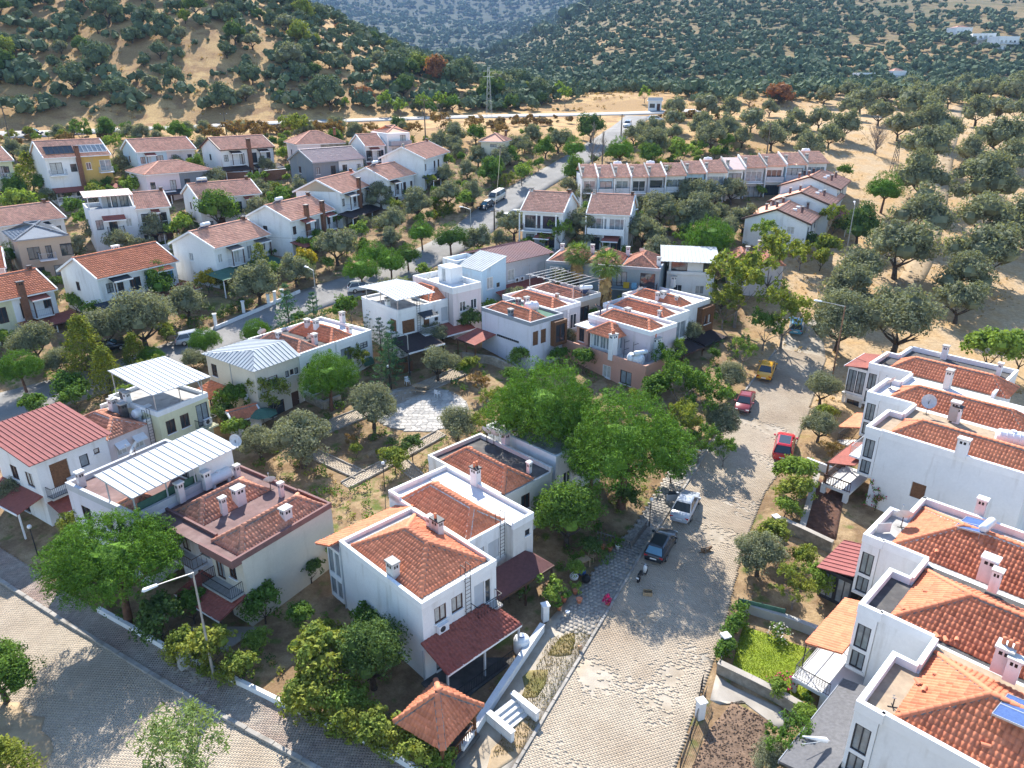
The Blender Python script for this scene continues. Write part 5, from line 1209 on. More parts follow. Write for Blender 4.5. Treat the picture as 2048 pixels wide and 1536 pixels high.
# --- houses round the courtyard's far side
m_2 = house('flat_roof_house', 'white house with white metal roof on thin posts and two storeys', *z7(1350, 415), 6.0, 48)
land('the house with metal roof on posts', 830, 620)
block(m_2, (0, 4.9, 0, 8.1), -2, 5.75, {'W': [(6.3, 3.2, 1.3, 1.5, 'B')], 'S': [(.5, 3.0, 1.8, 1.6, 'B'), (3.6, 3.0, .9, 1.9, 'B')]}); parapet(m_2, (0, 4.9, 0, 8.1), 5.75, .3, .2); deck(m_2, (.2, 4.9, .2, 7.9), 5.8, 'terrace')
block(m_2, (4.92, 10, .6, 8.1), -2, 5.6, {'S': [(.7, 3.3, .7, 1.3), (1.8, 3.1, 1.0, 1.8, 'S'), (3.4, 3.2, 1.2, 1.6, 'S')]}); parapet(m_2, (4.92, 10, .6, 8.1), 5.6, .3, .2, 'trim_white', 'SEN'); hip(m_2, 5.2, 9.7, .9, 7.7, 5.7, 1.2, 'tile', 'y', inset=.9)
seam_poly(m_2, [(-.8, -1.0, 7.6), (4.8, -1.0, 7.6), (4.8, 3.2, 8.0), (-.8, 3.2, 8.0)], 'metal_white', .55); seam_poly(m_2, [(4.8, 7.4, 7.6), (-.8, 7.4, 7.6), (-.8, 3.22, 8.0), (4.8, 3.22, 8.0)], 'metal_white', .55)
for q in ((.1, .1), (4.6, .1), (.1, 3.8), (.1, 7.0), (4.6, 7)): MB().rod((*q, 5.7), (*q, 7.75), .05, 6).build('roof_post', 'steel', m_2)
chimney(m_2, .3, 2.6, 5.7, 7.2, .5, .5, 'white'); MB().lathe([(.75, 5.85), (.8, 6.2), (.78, 6.5), (.8, 6.9), (.6, 7.2), (.2, 7.35), (.02, 7.36)], 18, (5.6, 4.0, 0)).build('water_tank', 'cream', m_2, smooth=True)
ladder(m_2, (0, 4.9, 0, 8.1), 'S', 2.6, 2.8, 6); ladder(m_2, (4.92, 10, .6, 8.1), 'S', 2.9, 3, 5.9)
balcony(m_2, (0, 4.9, 0, 8.1), 'S', 2.7, 4.8, 1.5, 2.7, 'metal_white', 'trim_white'); canopy(m_2, (0, 4.9, 0, 8.1), 'S', 2.8, 4.9, 1.4, 5.2, 4.8, 'shingle_blue', 0, name='awning'); canopy(m_2, (0, 4.9, 0, 8.1), 'S', -1.6, 3.6, 4.2, 2.8, 2.2, 'shingle_dark', 3, 'iron', -.8, fascia='trim_white'); canopy(m_2, (4.92, 10, .6, 8.1), 'S', 0, 5.3, 2.6, 2.8, 2.1, 'shingle_red', 2, 'iron', -.8)
m_3 = house('flat_roof_house', 'pinkish flat-roofed house with white open roof deck', *z7(1725, 275), 6.4, 48)
block(m_3, (0, 4.5, 0, 8.5), -3, 6.0, {'S': [(1, 3.4, 1, 1.3), (2.8, 3.4, 1, 1.3)]}, 'pale_pink'); parapet(m_3, (0, 4.5, 0, 8.5), 6.0, .7, .18, 'white'); deck(m_3, (.2, 4.3, .2, 8.3), 6.05, 'terrace_white'); block(m_3, (2.4, 4.4, 3.6, 6.2), 6.0, 8.1, {'W': [(.8, 6.1, .8, 1.8, 'p')]}, 'white', 'stair_house'); dish_parts(m_3, 1, 6.5, 6.05, R(150), .4, .6)
mA = house('row_house', 'lilac white house with blank wall, studs and brown wood shutters', *z8(665, 675), 6.2, 47)
land('the blank lilac wall house', 1010, 680)
block(mA, (0, 5.4, 0, 8.5), -2, 5.8, {'S': [(.4, 3.2, .9, 1.7, 'B'), (1.7, 3.2, .9, 1.7, 'B')]}, 'lilac'); parapet(mA, (0, 5.4, 0, 8.5), 5.8, .35, .2, 'trim_grey'); deck(mA, (.2, 5.2, .2, 8.3), 5.86, 'terrace_green'); hip(mA, .4, 3.0, .5, 7.8, 5.9, .95, 'tile', 'y', inset=.9, mort='mortar')
block(mA, (3.3, 5.42, -.7, -.02), 2.6, 5.6, {'S': [(.2, 3.0, 1.6, 2.2, 'b')]}, 'wood', 'bay_wall'); chimney(mA, .45, 3.8, 5.8, 7.0, .5, .5, 'slate'); water_tank(mA, 3.7, 3.6, 5.88, R(-20), 1.7, .55); chimney(mA, 3.4, 5.6, 5.8, 7.4, .45, .5, 'slate'); chimney(mA, 4.2, 5.0, 5.8, 7.6, .6, .4, 'pale_pink')
mb = MB()
for i in range(12): mb.box(-.12, -.02, 1.9 + i * .32, 2.1 + i * .32, 3.2 - i * .0, 3.42)
mb.build('wall_studs', 'trim_dark', mA)
canopy(mA, (0, 5.4, 0, 8.5), 'W', -.9, 2.6, 3.4, 3.3, 2.7, 'shingle_red', 3, 'wood', -.6, fascia='trim_brown')
MB().box(-4.2, 0, 4.5, 10, -2, -.4).build('terrace_floor', 'slab_pale', mA)
mB = unit(mA, 'grey row house with white corner blocks, middle of the three', 5.45, 1.7)
block(mB, (0, 4.9, 0, 9), -2, 5.8, {'S': [(.5, 3.0, 1.2, 2.0, 'd'), (3.1, 3.0, 1.2, 1.9, 'w'), (.6, .2, 1.2, 1.8)]}, 'pale_grey'); parapet(mB, (0, 4.9, 0, 9), 5.8, .4, .2, 'white'); deck(mB, (.2, 4.7, .2, 8.8), 5.86, 'terrace_white'); hip(mB, .3, 3.2, .4, 8, 5.9, 1.0, 'tile', 'y', inset=.9); chimney(mB, 3.8, 3, 5.8, 7, .35, .35, 'tan')
mb = MB()
for i in range(12): mb.box(2.5, 2.75 + .1 * (i % 2), -.06, -.01, -.5 + i * .52, -.06 + i * .52)
mb.build('corner_blocks', 'trim_white', mB)
mC = unit(mA, 'weathered house with open steel pergola on its roof', 10.5, 3.0)
block(mC, (0, 5.2, 0, 8.4), -2, 5.7, {'S': [(1, 3.0, 2.0, 1.9, 'b'), (1, .2, 2, 1.8, 'b')]}, 'tan'); parapet(mC, (0, 5.2, 0, 8.4), 5.7, .45, .2, 'white_old'); deck(mC, (.2, 5, .2, 8.2), 5.76, 'terrace_dark'); hip(mC, .4, 3.2, .5, 7.6, 5.8, .9, 'tile_old', 'y', inset=.9)
mb = MB()
for i in range(9): mb.rod((-.6, -.4 + i * 1.05, 8.0), (5.6, -.4 + i * 1.05, 8.0), .04, 4)
for q in ((.1, .2), (5, .2), (.1, 8), (5, 8)): mb.rod((*q, 5.7), (*q, 7.95), .05, 6)
mb.rod((.1, -.5, 7.93), (.1, 8.3, 7.93), .05, 4).rod((5, -.5, 7.93), (5, 8.3, 7.93), .05, 4); mb.build('pergola', 'steel', mC); solar_heater(mC, 3.6, 1.2, 5.8, R(150), 1)
m7 = house('row_house', 'pale pink row house with old tiles and wide blank wall', *z8(1425, 735), 6.2, 47)
land('the pale pink row house', 1240, 660)
def row7(dx, dy, W_, lab, wall, ops, dk, base=None):
    t = unit(m7, lab, dx, dy) if (dx or dy) else m7
    block(t, (0, W_, 0, 9.2), -2, 5.8, ops, wall); parapet(t, (0, W_, 0, 9.2), 5.8, .38, .2, 'trim_white'); deck(t, (.2, W_ - .2, .2, 9), 5.86, dk); hip(t, .3, 3.0, .4, 8.0, 5.9, 1.0, 'tile', 'y', inset=.9); return t
row7(0, 0, 4.9, '', 'rose', {'S': [(.5, 3.4, .8, 1.2, 'c'), (1.7, 3.4, .8, 1.2, 'c'), (3.2, .1, 1, 2.1, 'D')]}, 'terrace')
m7b = row7(4.95, 1.9, 5.2, 'white row house with tall glazed white bay beside dark awning', 'white', {'S': [(.4, 3.3, .7, 1.2), (2.4, 2.9, 2.4, 2.2, 'p')]}, 'terrace'); m7c = row7(10.2, 3.1, 6.4, 'white row house at the back with brown boarded bay', 'white', {'S': [(1, 3.3, 1, 1.3)]}, 'terrace_white')
block(m7c, (3.6, 6.3, -.8, -.02), 2.2, 5.5, {'S': [(.5, 3.3, .6, 1.2, 'b'), (1.4, 3.3, .6, 1.2, 'b')]}, 'wood', 'bay_wall'); canopy(m7b, (0, 5.2, 0, 9.2), 'S', 1.0, 5.2, 2.6, 2.6, 2.1, 'shingle_dark', 2, 'wood', -.8, fascia='trim_brown'); canopy(m7c, (0, 6.4, 0, 9.2), 'S', 1.0, 6, 3.2, 2.4, 1.9, 'shingle_dark', 2, 'iron', -.8, fascia='trim_dark')
for t_, q, h_, w_ in ((m7, (1275, 650), 7.6, .6), (m7, (1475, 640), 7, .3), (m7b, (1395, 590), 7.3, .6), (m7b, (1465, 540), 7.4, .45), (m7b, (1500, 540), 7.6, .6), (m7c, (1585, 560), 7.3, .4), (m7c, (1565, 440), 7.6, .5)): chimney(t_, *lp(t_, *z8(*q), 6.1), 5.8, h_, w_, w_, 'pale_pink' if w_ < .5 else 'white', 'concrete')
dish_parts(m7c, 1.4, 7.4, 5.9, R(150), .5, .9); dish_parts(m7b, 3.4, 3.2, 5.9, R(150), .4, .6)
m8 = house('roof_garden_house', 'salmon house with tiled roof pavilion and cluttered terrace', *z8(1390, 960), 3.4, 47)
land('the salmon roof terrace house', 1200, 700)
block(m8, (0, 5.6, 0, 13), -2, 2.9, {'S': [(1.4, .2, 1.2, 1.8, 'w'), (3.4, .2, 1.2, 1.8, 'w')], 'W': [(9.6, .6, 1.6, 1.6, 'b'), (7, .6, 1.2, 1.5, 'w')]}, 'salmon'); parapet(m8, (0, 5.6, 0, 13), 2.9, .65, .18, 'salmon'); deck(m8, (.2, 5.4, .2, 12.8), 2.95, 'terrace_white')
MB().box(2.2, 5.4, .2, .25, 2.95, 3.2).build('terrace_wall', 'salmon', m8)
for q in ((.6, 5.2), (3.4, 5.2), (.6, 8.4), (3.4, 8.4)): MB().box(q[0] - .1, q[0] + .1, q[1] - .1, q[1] + .1, 2.95, 5.3).build('pavilion_post', 'white', m8)
hip(m8, .2, 3.8, 4.8, 8.8, 5.3, 1.15, 'tile', 'y'); block(m8, (.7, 3.3, 5.3, 8.3), 2.95, 5.2, {'W': [(.1, 3.6, .9, 1.5, 'p'), (1.1, 3.6, .9, 1.5, 'p'), (2.05, 3.6, .9, 1.5, 'p')], 'S': [(.2, 3.6, 1.0, 1.5, 'p'), (1.4, 3.6, 1.0, 1.5, 'p')]}, 'white', 'pavilion_wall')
block(m8, (.9, 2.7, 9.2, 11.0), 2.95, 5.4, {'W': [(.4, 3.6, .8, 1.6, 'b')]}, 'salmon', 'stair_house'); MB().box(.7, 2.9, 9.0, 11.2, 5.4, 5.52).build('stair_roof', 'white', m8)
chimney(m8, .3, 4.9, 2.9, 5.9, .9, .6, 'white', 'concrete', 2); chimney(m8, 3.6, 1.4, 2.9, 5.6, .8, .8, 'white', 'concrete', 1); chimney(m8, 4.7, 1.9, 2.9, 4.6, .7, .7, 'wood_pale', 'tile'); water_tank(m8, -.9 + 1.6, 1.9, 2.98, R(100), 1.9, .6); solar_heater(m8, 2.4, 2.6, 2.98, R(160), 2)
mb = MB()
for i in range(4):
    for j in range(2): mb.rod((1.6 + i * .9, 3.0 + j * 1.3, 2.95), (1.6 + i * .9, 3.0 + j * 1.3, 5.2), .03, 4)
for z_ in (3.9, 4.8): mb.rod((1.6, 3, z_), (4.3, 3, z_), .03, 4).rod((1.6, 4.3, z_), (4.3, 4.3, z_), .03, 4)
mb.build('steel_scaffold', 'iron', m8)
mm1 = house('plum_roof_house', 'pale house with plum metal roof and white sloping annex roof', *z8(395, 340), 6.0, 45)
land('the plum metal roof', 980, 520)
block(mm1, (-1, 3.4, 0, 8), -2.5, 5.8, {'S': [(.8, 3.2, 1.2, 1.6, 'c'), (2.6, 3.2, .6, .6, 'd'), (1, .2, 1.2, 1.4, 'd')], 'W': []}, 'pale_blue'); parapet(mm1, (-1, 3.4, 5.2, 8), 5.8, .6, .2, 'white')
seam_poly(mm1, [(-1.1, 5.2, 5.85), (-1.1, -.1, 5.85), (3.5, -.1, 7.2), (3.5, 5.2, 7.2)], 'metal_grey', .5); MB().add([(-1, 0, 5.8), (3.4, 0, 5.8), (3.4, 0, 7.1), (-1, 5.1, 5.8), (3.4, 5.1, 5.8), (3.4, 5.1, 7.1)], [(0, 1, 2), (5, 4, 3), (1, 4, 5, 2), (0, 2, 5, 3)]).build('annex_gable', 'pale_blue', mm1)
block(mm1, (3.42, 13.2, .9, 9), -2.5, 6.0, {'S': [(1.2, 3.3, 1.4, 1.6, 'c'), (4.2, 3.3, 1.4, 1.6, 'S'), (7.2, 3.2, 1.6, 1.7, 'S'), (2, .1, 1.4, 1.9, 'd'), (6, .1, 1.6, 1.9, 'd')]}, 'pale_grey')
seam_poly(mm1, [(3.3, .4, 6.1), (13.6, .4, 6.1), (13.6, 5.2, 7.1), (3.3, 5.2, 7.1)], 'metal_plum', .42); seam_poly(mm1, [(13.6, 9.6, 6.1), (3.3, 9.6, 6.1), (3.3, 5.22, 7.1), (13.6, 5.22, 7.1)], 'metal_plum', .42)
for a_ in (2.4, 3.4): ac_unit(mm1, (3.42, 13.2, .9, 9), 'S', a_, 3.0)
canopy(mm1, (3.42, 13.2, .9, 9), 'S', .3, 9.5, 2.6, 2.9, 2.2, 'shingle_red', 4, 'metal_white', -1.2); canopy(mm1, (-1, 3.4, 0, 8), 'S', 2.4, 4.4, 1.6, 2.6, 2.1, 'shingle_red', 0)
mm4 = house('flat_row_house', 'dark teal row house with three low tiled hips behind palms', 1252, 532, 5.6, 108)
land('the dark teal row house', 1180, 530)
RT = (-11.2, 4.6, 0, 8)
block(mm4, RT, -2.5, 5.3, {'S': [(.6, 2.9, 1.8, 1.9, 'w'), (3.2, 3.4, 1.0, 1.1, 'w'), (7.6, 2.8, 1.2, 2.0, 'c'), (10.0, 2.8, 1.4, 2.0, 'g'), (13.2, 2.8, 2.0, 2.0, 'd'), (1, .1, 1.4, 2, 'w'), (11, .1, 1.6, 2, 'p'), (14, .1, 1, 2, 'p')]}, 'teal_grey'); parapet(mm4, RT, 5.3, .25, .2, 'trim_grey')
for i in range(3): hip(mm4, -10.9 + i * 5.15, -6.1 + i * 5.15, .3, 7.6, 5.35, 1.3, 'tile_old', 'y', inset=.95)
for i in range(3): balcony(mm4, RT, 'S', 9.4 + 0 * i, 15.6, 1.3, 2.7, 'iron', 'teal_grey') if i == 0 else None
MB().box(11.2, 12.0, -1.36, -1.34, 2.9, 3.75).build('towel', 'broad_gold', mm4, (-11.2, 0, 0)); MB().box(12.3, 13.0, -1.36, -1.34, 2.9, 3.75).build('towel', 'trim_blue', mm4, (-11.2, 0, 0))
for x_, y_ in ((-10.5, 6.5), (-6.2, 7.4), (-1.0, 7.4), (4.1, 2.0)): chimney(mm4, x_, y_, 5.3, 6.9, .5, .5, 'white', 'concrete')
dish_parts(mm4, -8, 7.6, 5.4, R(160), .5, .8); dish_parts(mm4, 1, 7.6, 5.4, R(160), .5, .8)
mm5 = house('flat_roof_house', 'white house with grey sheet-metal roof over glazed upper room', 1420, 524, 5.6, 100)
land('the grey sheet-metal house', 1400, 530)
block(mm5, (-5.6, .8, .2, 7), -2.5, 3.9, {'S': [(1, 1, 1.2, 1.2), (4, 1, 1.2, 1.2)]}); block(mm5, (-5.4, .6, .4, 6.8), 3.9, 5.55, {'S': [(.3, 4.1, 2.2, 1.3, 'b'), (4.6, 4.1, 1.2, 1.3, 'b')], 'W': [(3, 4.1, 2.8, 1.3, 'b')]}, 'white', 'upper_wall')
seam_poly(mm5, [(-6.6, -.6, 5.6), (1.4, -.6, 5.6), (1.4, 7.4, 6.2), (-6.6, 7.4, 6.2)], 'metal_grey', .55); MB().box(-5.6, .8, .0, .19, 3.7, 4.1).build('balcony_edge', 'white', mm5)
m5b = unit(mm5, 'weathered house with jumbled old tile roofs behind the yellow trees', 3.2, 3.0); block(m5b, (0, 7, 0, 7), -2.5, 4.8, {'S': [(1, 2, 1, 1.3), (4, 2, 1, 1.3)]}, 'pale_pink'); hip(m5b, -.2, 3.6, -.2, 7, 4.8, 1.3, 'tile_old', 'y'); hip(m5b, 3.7, 7.2, -.2, 7, 4.8, 1.0, 'tile_old', 'y'); chimney(m5b, 2.4, 3, 5, 7, .5, .5, 'rose'); chimney(m5b, 4.4, 6, 5, 7.4, .5, .5, 'rose')

# --- gabled houses higher up
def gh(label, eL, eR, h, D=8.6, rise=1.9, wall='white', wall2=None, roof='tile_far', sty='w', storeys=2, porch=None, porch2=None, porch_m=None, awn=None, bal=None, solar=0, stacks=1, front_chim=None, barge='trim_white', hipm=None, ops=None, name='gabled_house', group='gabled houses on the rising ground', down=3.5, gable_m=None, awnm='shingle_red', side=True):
    """gabled house facing us: eL, eR the ends of its front eave in the photograph, h the eave's height"""
    p = at(*eL, h); z = p.z
    a = (eR[0] - 1024) / FPX; b = (768 - eR[1]) / FPX; d = Vector((a, _cp + b * _sp, -_sp + b * _cp)); q = Vector((0, 0, CAM_H)) + d * ((z - CAM_H) / d.z)
    L_ = math.hypot(q.x - p.x, q.y - p.y)
    t = thing(name, label, 'house', (p.x, p.y, z - h), math.atan2(q.y - p.y, q.x - p.x), group)
    rc = (.3, L_ - .3, .45, D); W_ = L_ - .6; zt = h + .15
    st = zt / storeys
    if ops is None:
        ops = []
        for u in range(2):
            o = W_ / 2 * u
            f = [(.5, 3.7, .9, 1.25, sty), (W_ / 2 - 1.9, 3.05, 1.1, 2.0, sty)] if u == 0 else [(.8, 3.05, 1.1, 2.0, sty), (W_ / 2 - 1.6, 3.7, .9, 1.25, sty)]
            ops += [(o + a_, zz - 6 + h if h > 5.9 else zz - 6.2 + h, w_, hh, s_) for a_, zz, w_, hh, s_ in f]
            ops += [(o + W_ * .08, .3, 1.0, 1.4, sty), (o + W_ * .27, .0, 1.1, 2.1, 'D')]
    so = {'S': ops}
    if side: so['W'] = [(D * .35, h - 2.3, .8, 1.2, sty)]
    if wall2:
        k = L_ / 2
        block(t, (.3, k, .45, D), -down, zt, {'S': [o for o in ops if o[0] + o[2] < k - .32], 'W': so.get('W', [])}, wall); block(t, (k + .003, L_ - .3, .45, D), -down, zt, {'S': [(o[0] - (k - .3) - .003,) + tuple(o[1:]) for o in ops if o[0] > k - .28]}, wall2)
    else: block(t, rc, -down, zt, so, wall)
    if hipm: hip(t, -.1, L_ + .1, .0, D + .45, zt + .02, rise, hipm, 'x', tw=.3, th=.42); MB().box(-.12, L_ + .12, -.02, D + .47, zt - .14, zt + .0).build('eave', barge, t)
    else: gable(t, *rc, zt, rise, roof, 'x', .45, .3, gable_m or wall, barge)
    if porch: canopy(t, rc, 'S', porch[0] * W_, porch[1] * W_, porch[2] if len(porch) > 2 else 2.4, 2.75, 2.1, porch_m or 'shingle_red', 3, 'trim_white', -down, fascia='trim_brown', name='porch_roof')
    if porch2: canopy(t, rc, 'S', porch2[0] * W_, porch2[1] * W_, porch2[2] if len(porch2) > 2 else 2.4, 2.75, 2.1, porch2[3], 2, 'trim_white', -down, fascia='trim_white', name='porch_roof')
    for a_, b_ in (bal or []):
        balcony(t, rc, 'S', a_ * W_, b_ * W_, 1.0, h - 3.0, 'metal_white', 'trim_white', gap=.2)
    for a_, b_ in (awn or []): canopy(t, rc, 'S', a_ * W_, b_ * W_, 1.15, h - .35, h - .75, awnm, 2, 'trim_brown', h - 3.0, fascia='trim_white', name='balcony_awning')
    for i in range(stacks): chimney(t, L_ * (.93 if i == 0 else .06), D * .52, zt + rise * .6, zt + rise + .8, .45, .45, 'white_old' if i % 2 else 'brick_brown', 'trim_dark')
    if solar: solar_heater(t, L_ * .3, D * .62, zt + rise * .6, R(180), 2)
    for a_ in (front_chim or []): chimney(t, a_ * L_, .15, -1, zt + 1.6, .75, .5, 'brick_brown', 'trim_dark')
    land('the ' + label if len(label.split()) < 6 else 'the ' + ' '.join(label.split()[:4]), (eL[0] + eR[0]) / 2, (eL[1] + eR[1]) / 2 + 25)
    return t
Z1 = lambda x, y: (x / 5.12, 230 + y / 5.12)
gA = gh('tall white and ochre house with glazed attic and brick chimney', (86, 316), (222, 308), 8.2, 9.5, 2.4, 'white', 'ochre', sty='d', porch=(0, 1.03, 2.2), front_chim=[.5], stacks=0, barge='trim_white', side=False, down=4.5,
   ops=[(.6, 5.2, 2.0, 2.0, 'd'), (3.9, 5.4, 1.1, 1.4, 'd'), (6.6, 5.6, .9, 1.3, 'w'), (9.0, 5.2, 2.0, 2.0, 'p'), (.8, .6, 2.2, 2.0, 'd'), (4, .9, 1.2, 1.2, 'd'), (6.4, .8, 1.4, 1.3, 'w'), (9, .5, 1.6, 2.0, 'p'), (1.6, -3, 1, 1.8, 'd'), (8, -3, 1, 1, 'd')])
# the attic's sloping glazing band
mb = MB()
wA = 11.4
for i in range(2):
    x0 = .7 + i * 5.6; wo = link('attic_glazing', window_mesh(4.8, 1.9, 6, 1, 'trim_white' if i else 'trim_dark'), gA, (x0, .55, 8.75)); wo.rotation_euler = (R(-48), 0, 0); link('pane', pane_mesh(4.8, 1.9, 'glass' if not i else 'glass_pale'), wo)
balcony(gA, (.3, 11, .45, 9), 'S', .2, 3.0, 1.1, 5.05, 'metal_white'); balcony(gA, (.3, 11, .45, 9), 'S', 8.6, 11.0, 1.1, 5.05, 'metal_white'); MB().box(.3, 11.2, -2.0, .44, -4.5, .35).build('basement', 'white', gA); railing(gA, [(.4, -1.95), (11.1, -1.95)], .35, .9, 'trim_white', .25, r=.03)
gh('pale yellow house cut by the picture edge with glazed attic', (-60, 326), (28, 320), 8.0, 9, 2.0, 'yellowish', sty='d', porch=(0, 1, 2), stacks=0, side=False, bal=[(.55, .95)], group='gabled houses on the rising ground')
gh('pale blue and pink white gabled duplex with red awning', (271, 304), (393, 297), 6, 8.6, 1.9, 'pale_blue', 'pale_pink', sty='b', porch=(-.05, .5, 2.6), awn=[(.12, .3)], stacks=0)
gh('rose and slate hipped duplex with black stovepipes', (290, 352), (425, 341), 5.6, 8.6, 1.7, 'rose', 'slate', sty='b', hipm='tile_far', porch=(.04, .5, 1.8), porch_m='shingle_blue', porch2=(.55, .98, 1.8, 'shingle_blue'), bal=[(.15, .38), (.66, .9)], stacks=0)
gh('white duplex with dish half hidden by leafy tree', (395, 398), (524, 386), 5.6, 8.4, 1.8, 'white', sty='b', awn=[(.72, .9)], solar=1)
gh('white twin house with brown central pier and brick garden walls', (440, 300), (550, 293), 6, 8.8, 1.9, 'white', barge='trim_brown', sty='d', porch=(-.06, .44, 2.4), porch_m='shingle_dark', porch2=(.56, 1.08, 2.4, 'shingle_dark'), front_chim=[.52], bal=[(.15, .35), (.68, .88)], awn=[(.15, .35), (.68, .88)], awnm='shingle_dark', stacks=0)
gh('hip-roofed house with stone clad front and two flues', (592, 291), (691, 287), 6, 8.4, 2.2, 'pale_pink', 'stone_wall', hipm='tile_far', sty='d', porch=(-.1, .5, 2), bal=[(.1, .32)])
gh('slate grey and white duplex with glazed blue porch', (625, 325), (731, 316), 6, 8.4, 1.8, 'slate', 'white', roof='metal_pink', sty='b', barge='trim_grey', porch=(.1, .52, 2.4), porch_m='glass_blue', porch2=(.6, 1.1, 2.4, 'shingle_dark'), bal=[(.62, .92)], stacks=0)
gh('white house with brown gable overlooking dark terrace roofs', (683, 387), (753, 367), 6, 8.8, 1.9, 'white', sty='b', barge='trim_white', gable_m='tan', porch=(-.1, 1.05, 2.8), porch_m='shingle_dark', bal=[(.12, .36), (.7, .95)], awn=[(.12, .36), (.7, .95)], awnm='shingle_grey', front_chim=[.5])
gh('white single gable house beside dark carport roofs', (776, 360), (833, 347), 5.4, 8.6, 1.8, 'white', sty='b', bal=[(.1, .36)], awn=[(.1, .36)], awnm='shingle_dark', stacks=0, solar=1)
g10 = gh('white house with slate corners and small tower', (729, 292), (772, 290), 6, 8, 1.8, 'white', sty='d', porch=(0, 1, 2), bal=[(.2, .7)], awn=[(.2, .7)], stacks=0)
block(g10, (5.0, 10.2, .2, 8.2), -3, 8.2, {'S': [(1, 3.3, 1.2, 2), (3, 6.0, 1.2, 1.8, 'b'), (1, .5, 1.4, 1.5, 'd')]}, 'white', 'tower_wall'); hip(g10, 5.6, 10.6, 1.4, 8.6, 8.22, 1.2, 'tile_far', 'x'); balcony(g10, (5.0, 10.2, .2, 8.2), 'S', .4, 5, 1.2, 5.9, 'trim_grey', 'slate', True); balcony(g10, (5.0, 10.2, .2, 8.2), 'S', 1, 4, 1.0, 2.8, 'trim_grey', 'slate', True); canopy(g10, (5.0, 10.2, .2, 8.2), 'S', .8, 4.4, 2.0, 2.2, 1.6, 'shingle_red', 0)
gh('white gable house with brick quoins and dark awning', (851, 318), (900, 303), 6, 9, 1.9, 'white', sty='b', porch=(-.1, .5, 2.4), porch_m='shingle_blue', bal=[(.1, .38)], stacks=2)
g12 = gh('cream substation tower with low hip roof beside the pylon', (958, 284), (1008, 285), 4.9, 5.4, 1.5, 'cream', hipm='tile_far', ops=[(2.0, 3.9, 1.4, .6, 'g'), (2.0, .4, 1.6, 2.2, 'g')], name='substation', side=False, group='single buildings behind the estate')
g13 = gh('white duplex with slatted awning over its roof terrace', (269, 418), (342, 412), 6, 8.4, 1.8, 'white', sty='d', porch=(.15, 1.1, 2.4), porch_m='shingle_blue', bal=[(.42, .68)], awn=[(.42, .68)], stacks=1)
block(g13, (-6.4, .25, .2, 8.2), -3.5, 5.7, {'S': [(.6, 3.2, 1.0, 1.5, 'g'), (2.4, 2.8, 1.2, 2.0, 'b'), (4.8, 3.3, .9, 1.3, 'w')]}, 'white', 'wing_wall'); parapet(g13, (-6.4, .25, .2, 8.2), 5.7, .7, .2, 'white'); deck(g13, (-6.2, .05, .4, 8), 5.76, 'slate'); seam_poly(g13, [(-6.7, .6, 8.2), (.3, .6, 8.2), (.3, 4.8, 8.7), (-6.7, 4.8, 8.7)], 'metal_pink', .55); balcony(g13, (-6.4, .25, .2, 8.2), 'S', 2.0, 4.4, 1, 2.7, 'iron'); canopy(g13, (-6.4, .25, .2, 8.2), 'S', 1.6, 4.8, 1.5, 5.3, 4.7, 'shingle_red', 0)
block(g13, (-4, .2, 4.0, 8.0), 5.8, 8.2, {'S': [(.8, 6, 1.4, 1.9, 'g'), (2.6, 6, 1.2, 1.9, 'g')]}, 'pale_grey', 'attic_wall')
for x_ in (-6.2, -3, .1): MB().rod((x_, .8, 5.7), (x_, .8, 8.2), .06, 6).build('awning_post', 'white', g13)
gh('white gabled house at the picture edge with red shutters', (-40, 458), (133, 434), 5.6, 8.4, 1.9, 'white', sty='b', awn=[(.6, .8)], awnm='shingle_blue', solar=0)
gh('tan stone house with slate hip roof and black blinds', (29, 484), (135, 472), 6.2, 8.6, 1.7, 'tan', hipm='tile_slate', barge='trim_grey', sty='d', ops=[(1, 3.3, 1.6, 1.8, 'd'), (3.3, 2.9, .8, 2.2, 'd'), (5.2, 3.3, 1.6, 1.8, 'd'), (1, .1, 1.6, 2.0, 'd'), (3.8, .1, 1.4, 2.0, 'd')], bal=[(.36, .72)], stacks=0)
g16 = gh('long white duplex with blue shutters and red and black porches', (193, 558), (358, 521), 6, 8.6, 2.0, 'white', sty='b', roof='tile_bright', porch=(-.1, .52, 3.0), porch_m='shingle_blue', porch2=(.53, 1.12, 3.0, 'shingle_red'), bal=[(.14, .36), (.66, .9)], awn=[(.13, .36)], awnm='shingle_blue', stacks=0, ops=[(1.0, 3.7, .95, 1.3, 'd'), (2.5, 3.05, .9, 2.0, 'b'), (4.3, 3.2, 1.6, 1.8, 'b'), (6.7, 3.6, 1.0, 1.4, 'U'), (8.6, 3.05, .9, 2.0, 'U'), (10.2, 3.6, .8, 1.4, 'U'), (2, .1, 1.4, 2, 'd'), (8, .1, 1.4, 2, 'd')])
canopy(g16, (.3, 11.9, .45, 8.6), 'S', 7.8, 10.4, 1.3, 5.75, 5.3, 'tile_bright', 2, 'white', 3.1, True, name='balcony_awning')
for a_ in (6.4, 7.2): ac_unit(g16, (.3, 11.9, .45, 8.6), 'S', a_, 2.95)
chimney(g16, 6.5, 5.2, 7, 8.9, .9, .5, 'white', 'white')
gh('white weatherboarded duplex with dark green porch roofs', (429, 497), (542, 468), 6, 8.4, 1.8, 'white', sty='w', porch=(-.2, 1.0, 3.2), porch_m='terrace_green', bal=[(.2, .45)], awn=[(.2, .42), (.72, .95)], awnm='shingle_grey', solar=1)
gh('white duplex with two tall stone chimneys on its front', (582, 442), (670, 418), 6, 8.6, 1.9, 'white', sty='b', porch=(-.05, 1.05, 2.8), porch_m='shingle_red', bal=[(.22, .45), (.76, .98)], awn=[(.22, .45), (.76, .98)], front_chim=[.36, .72], solar=1)
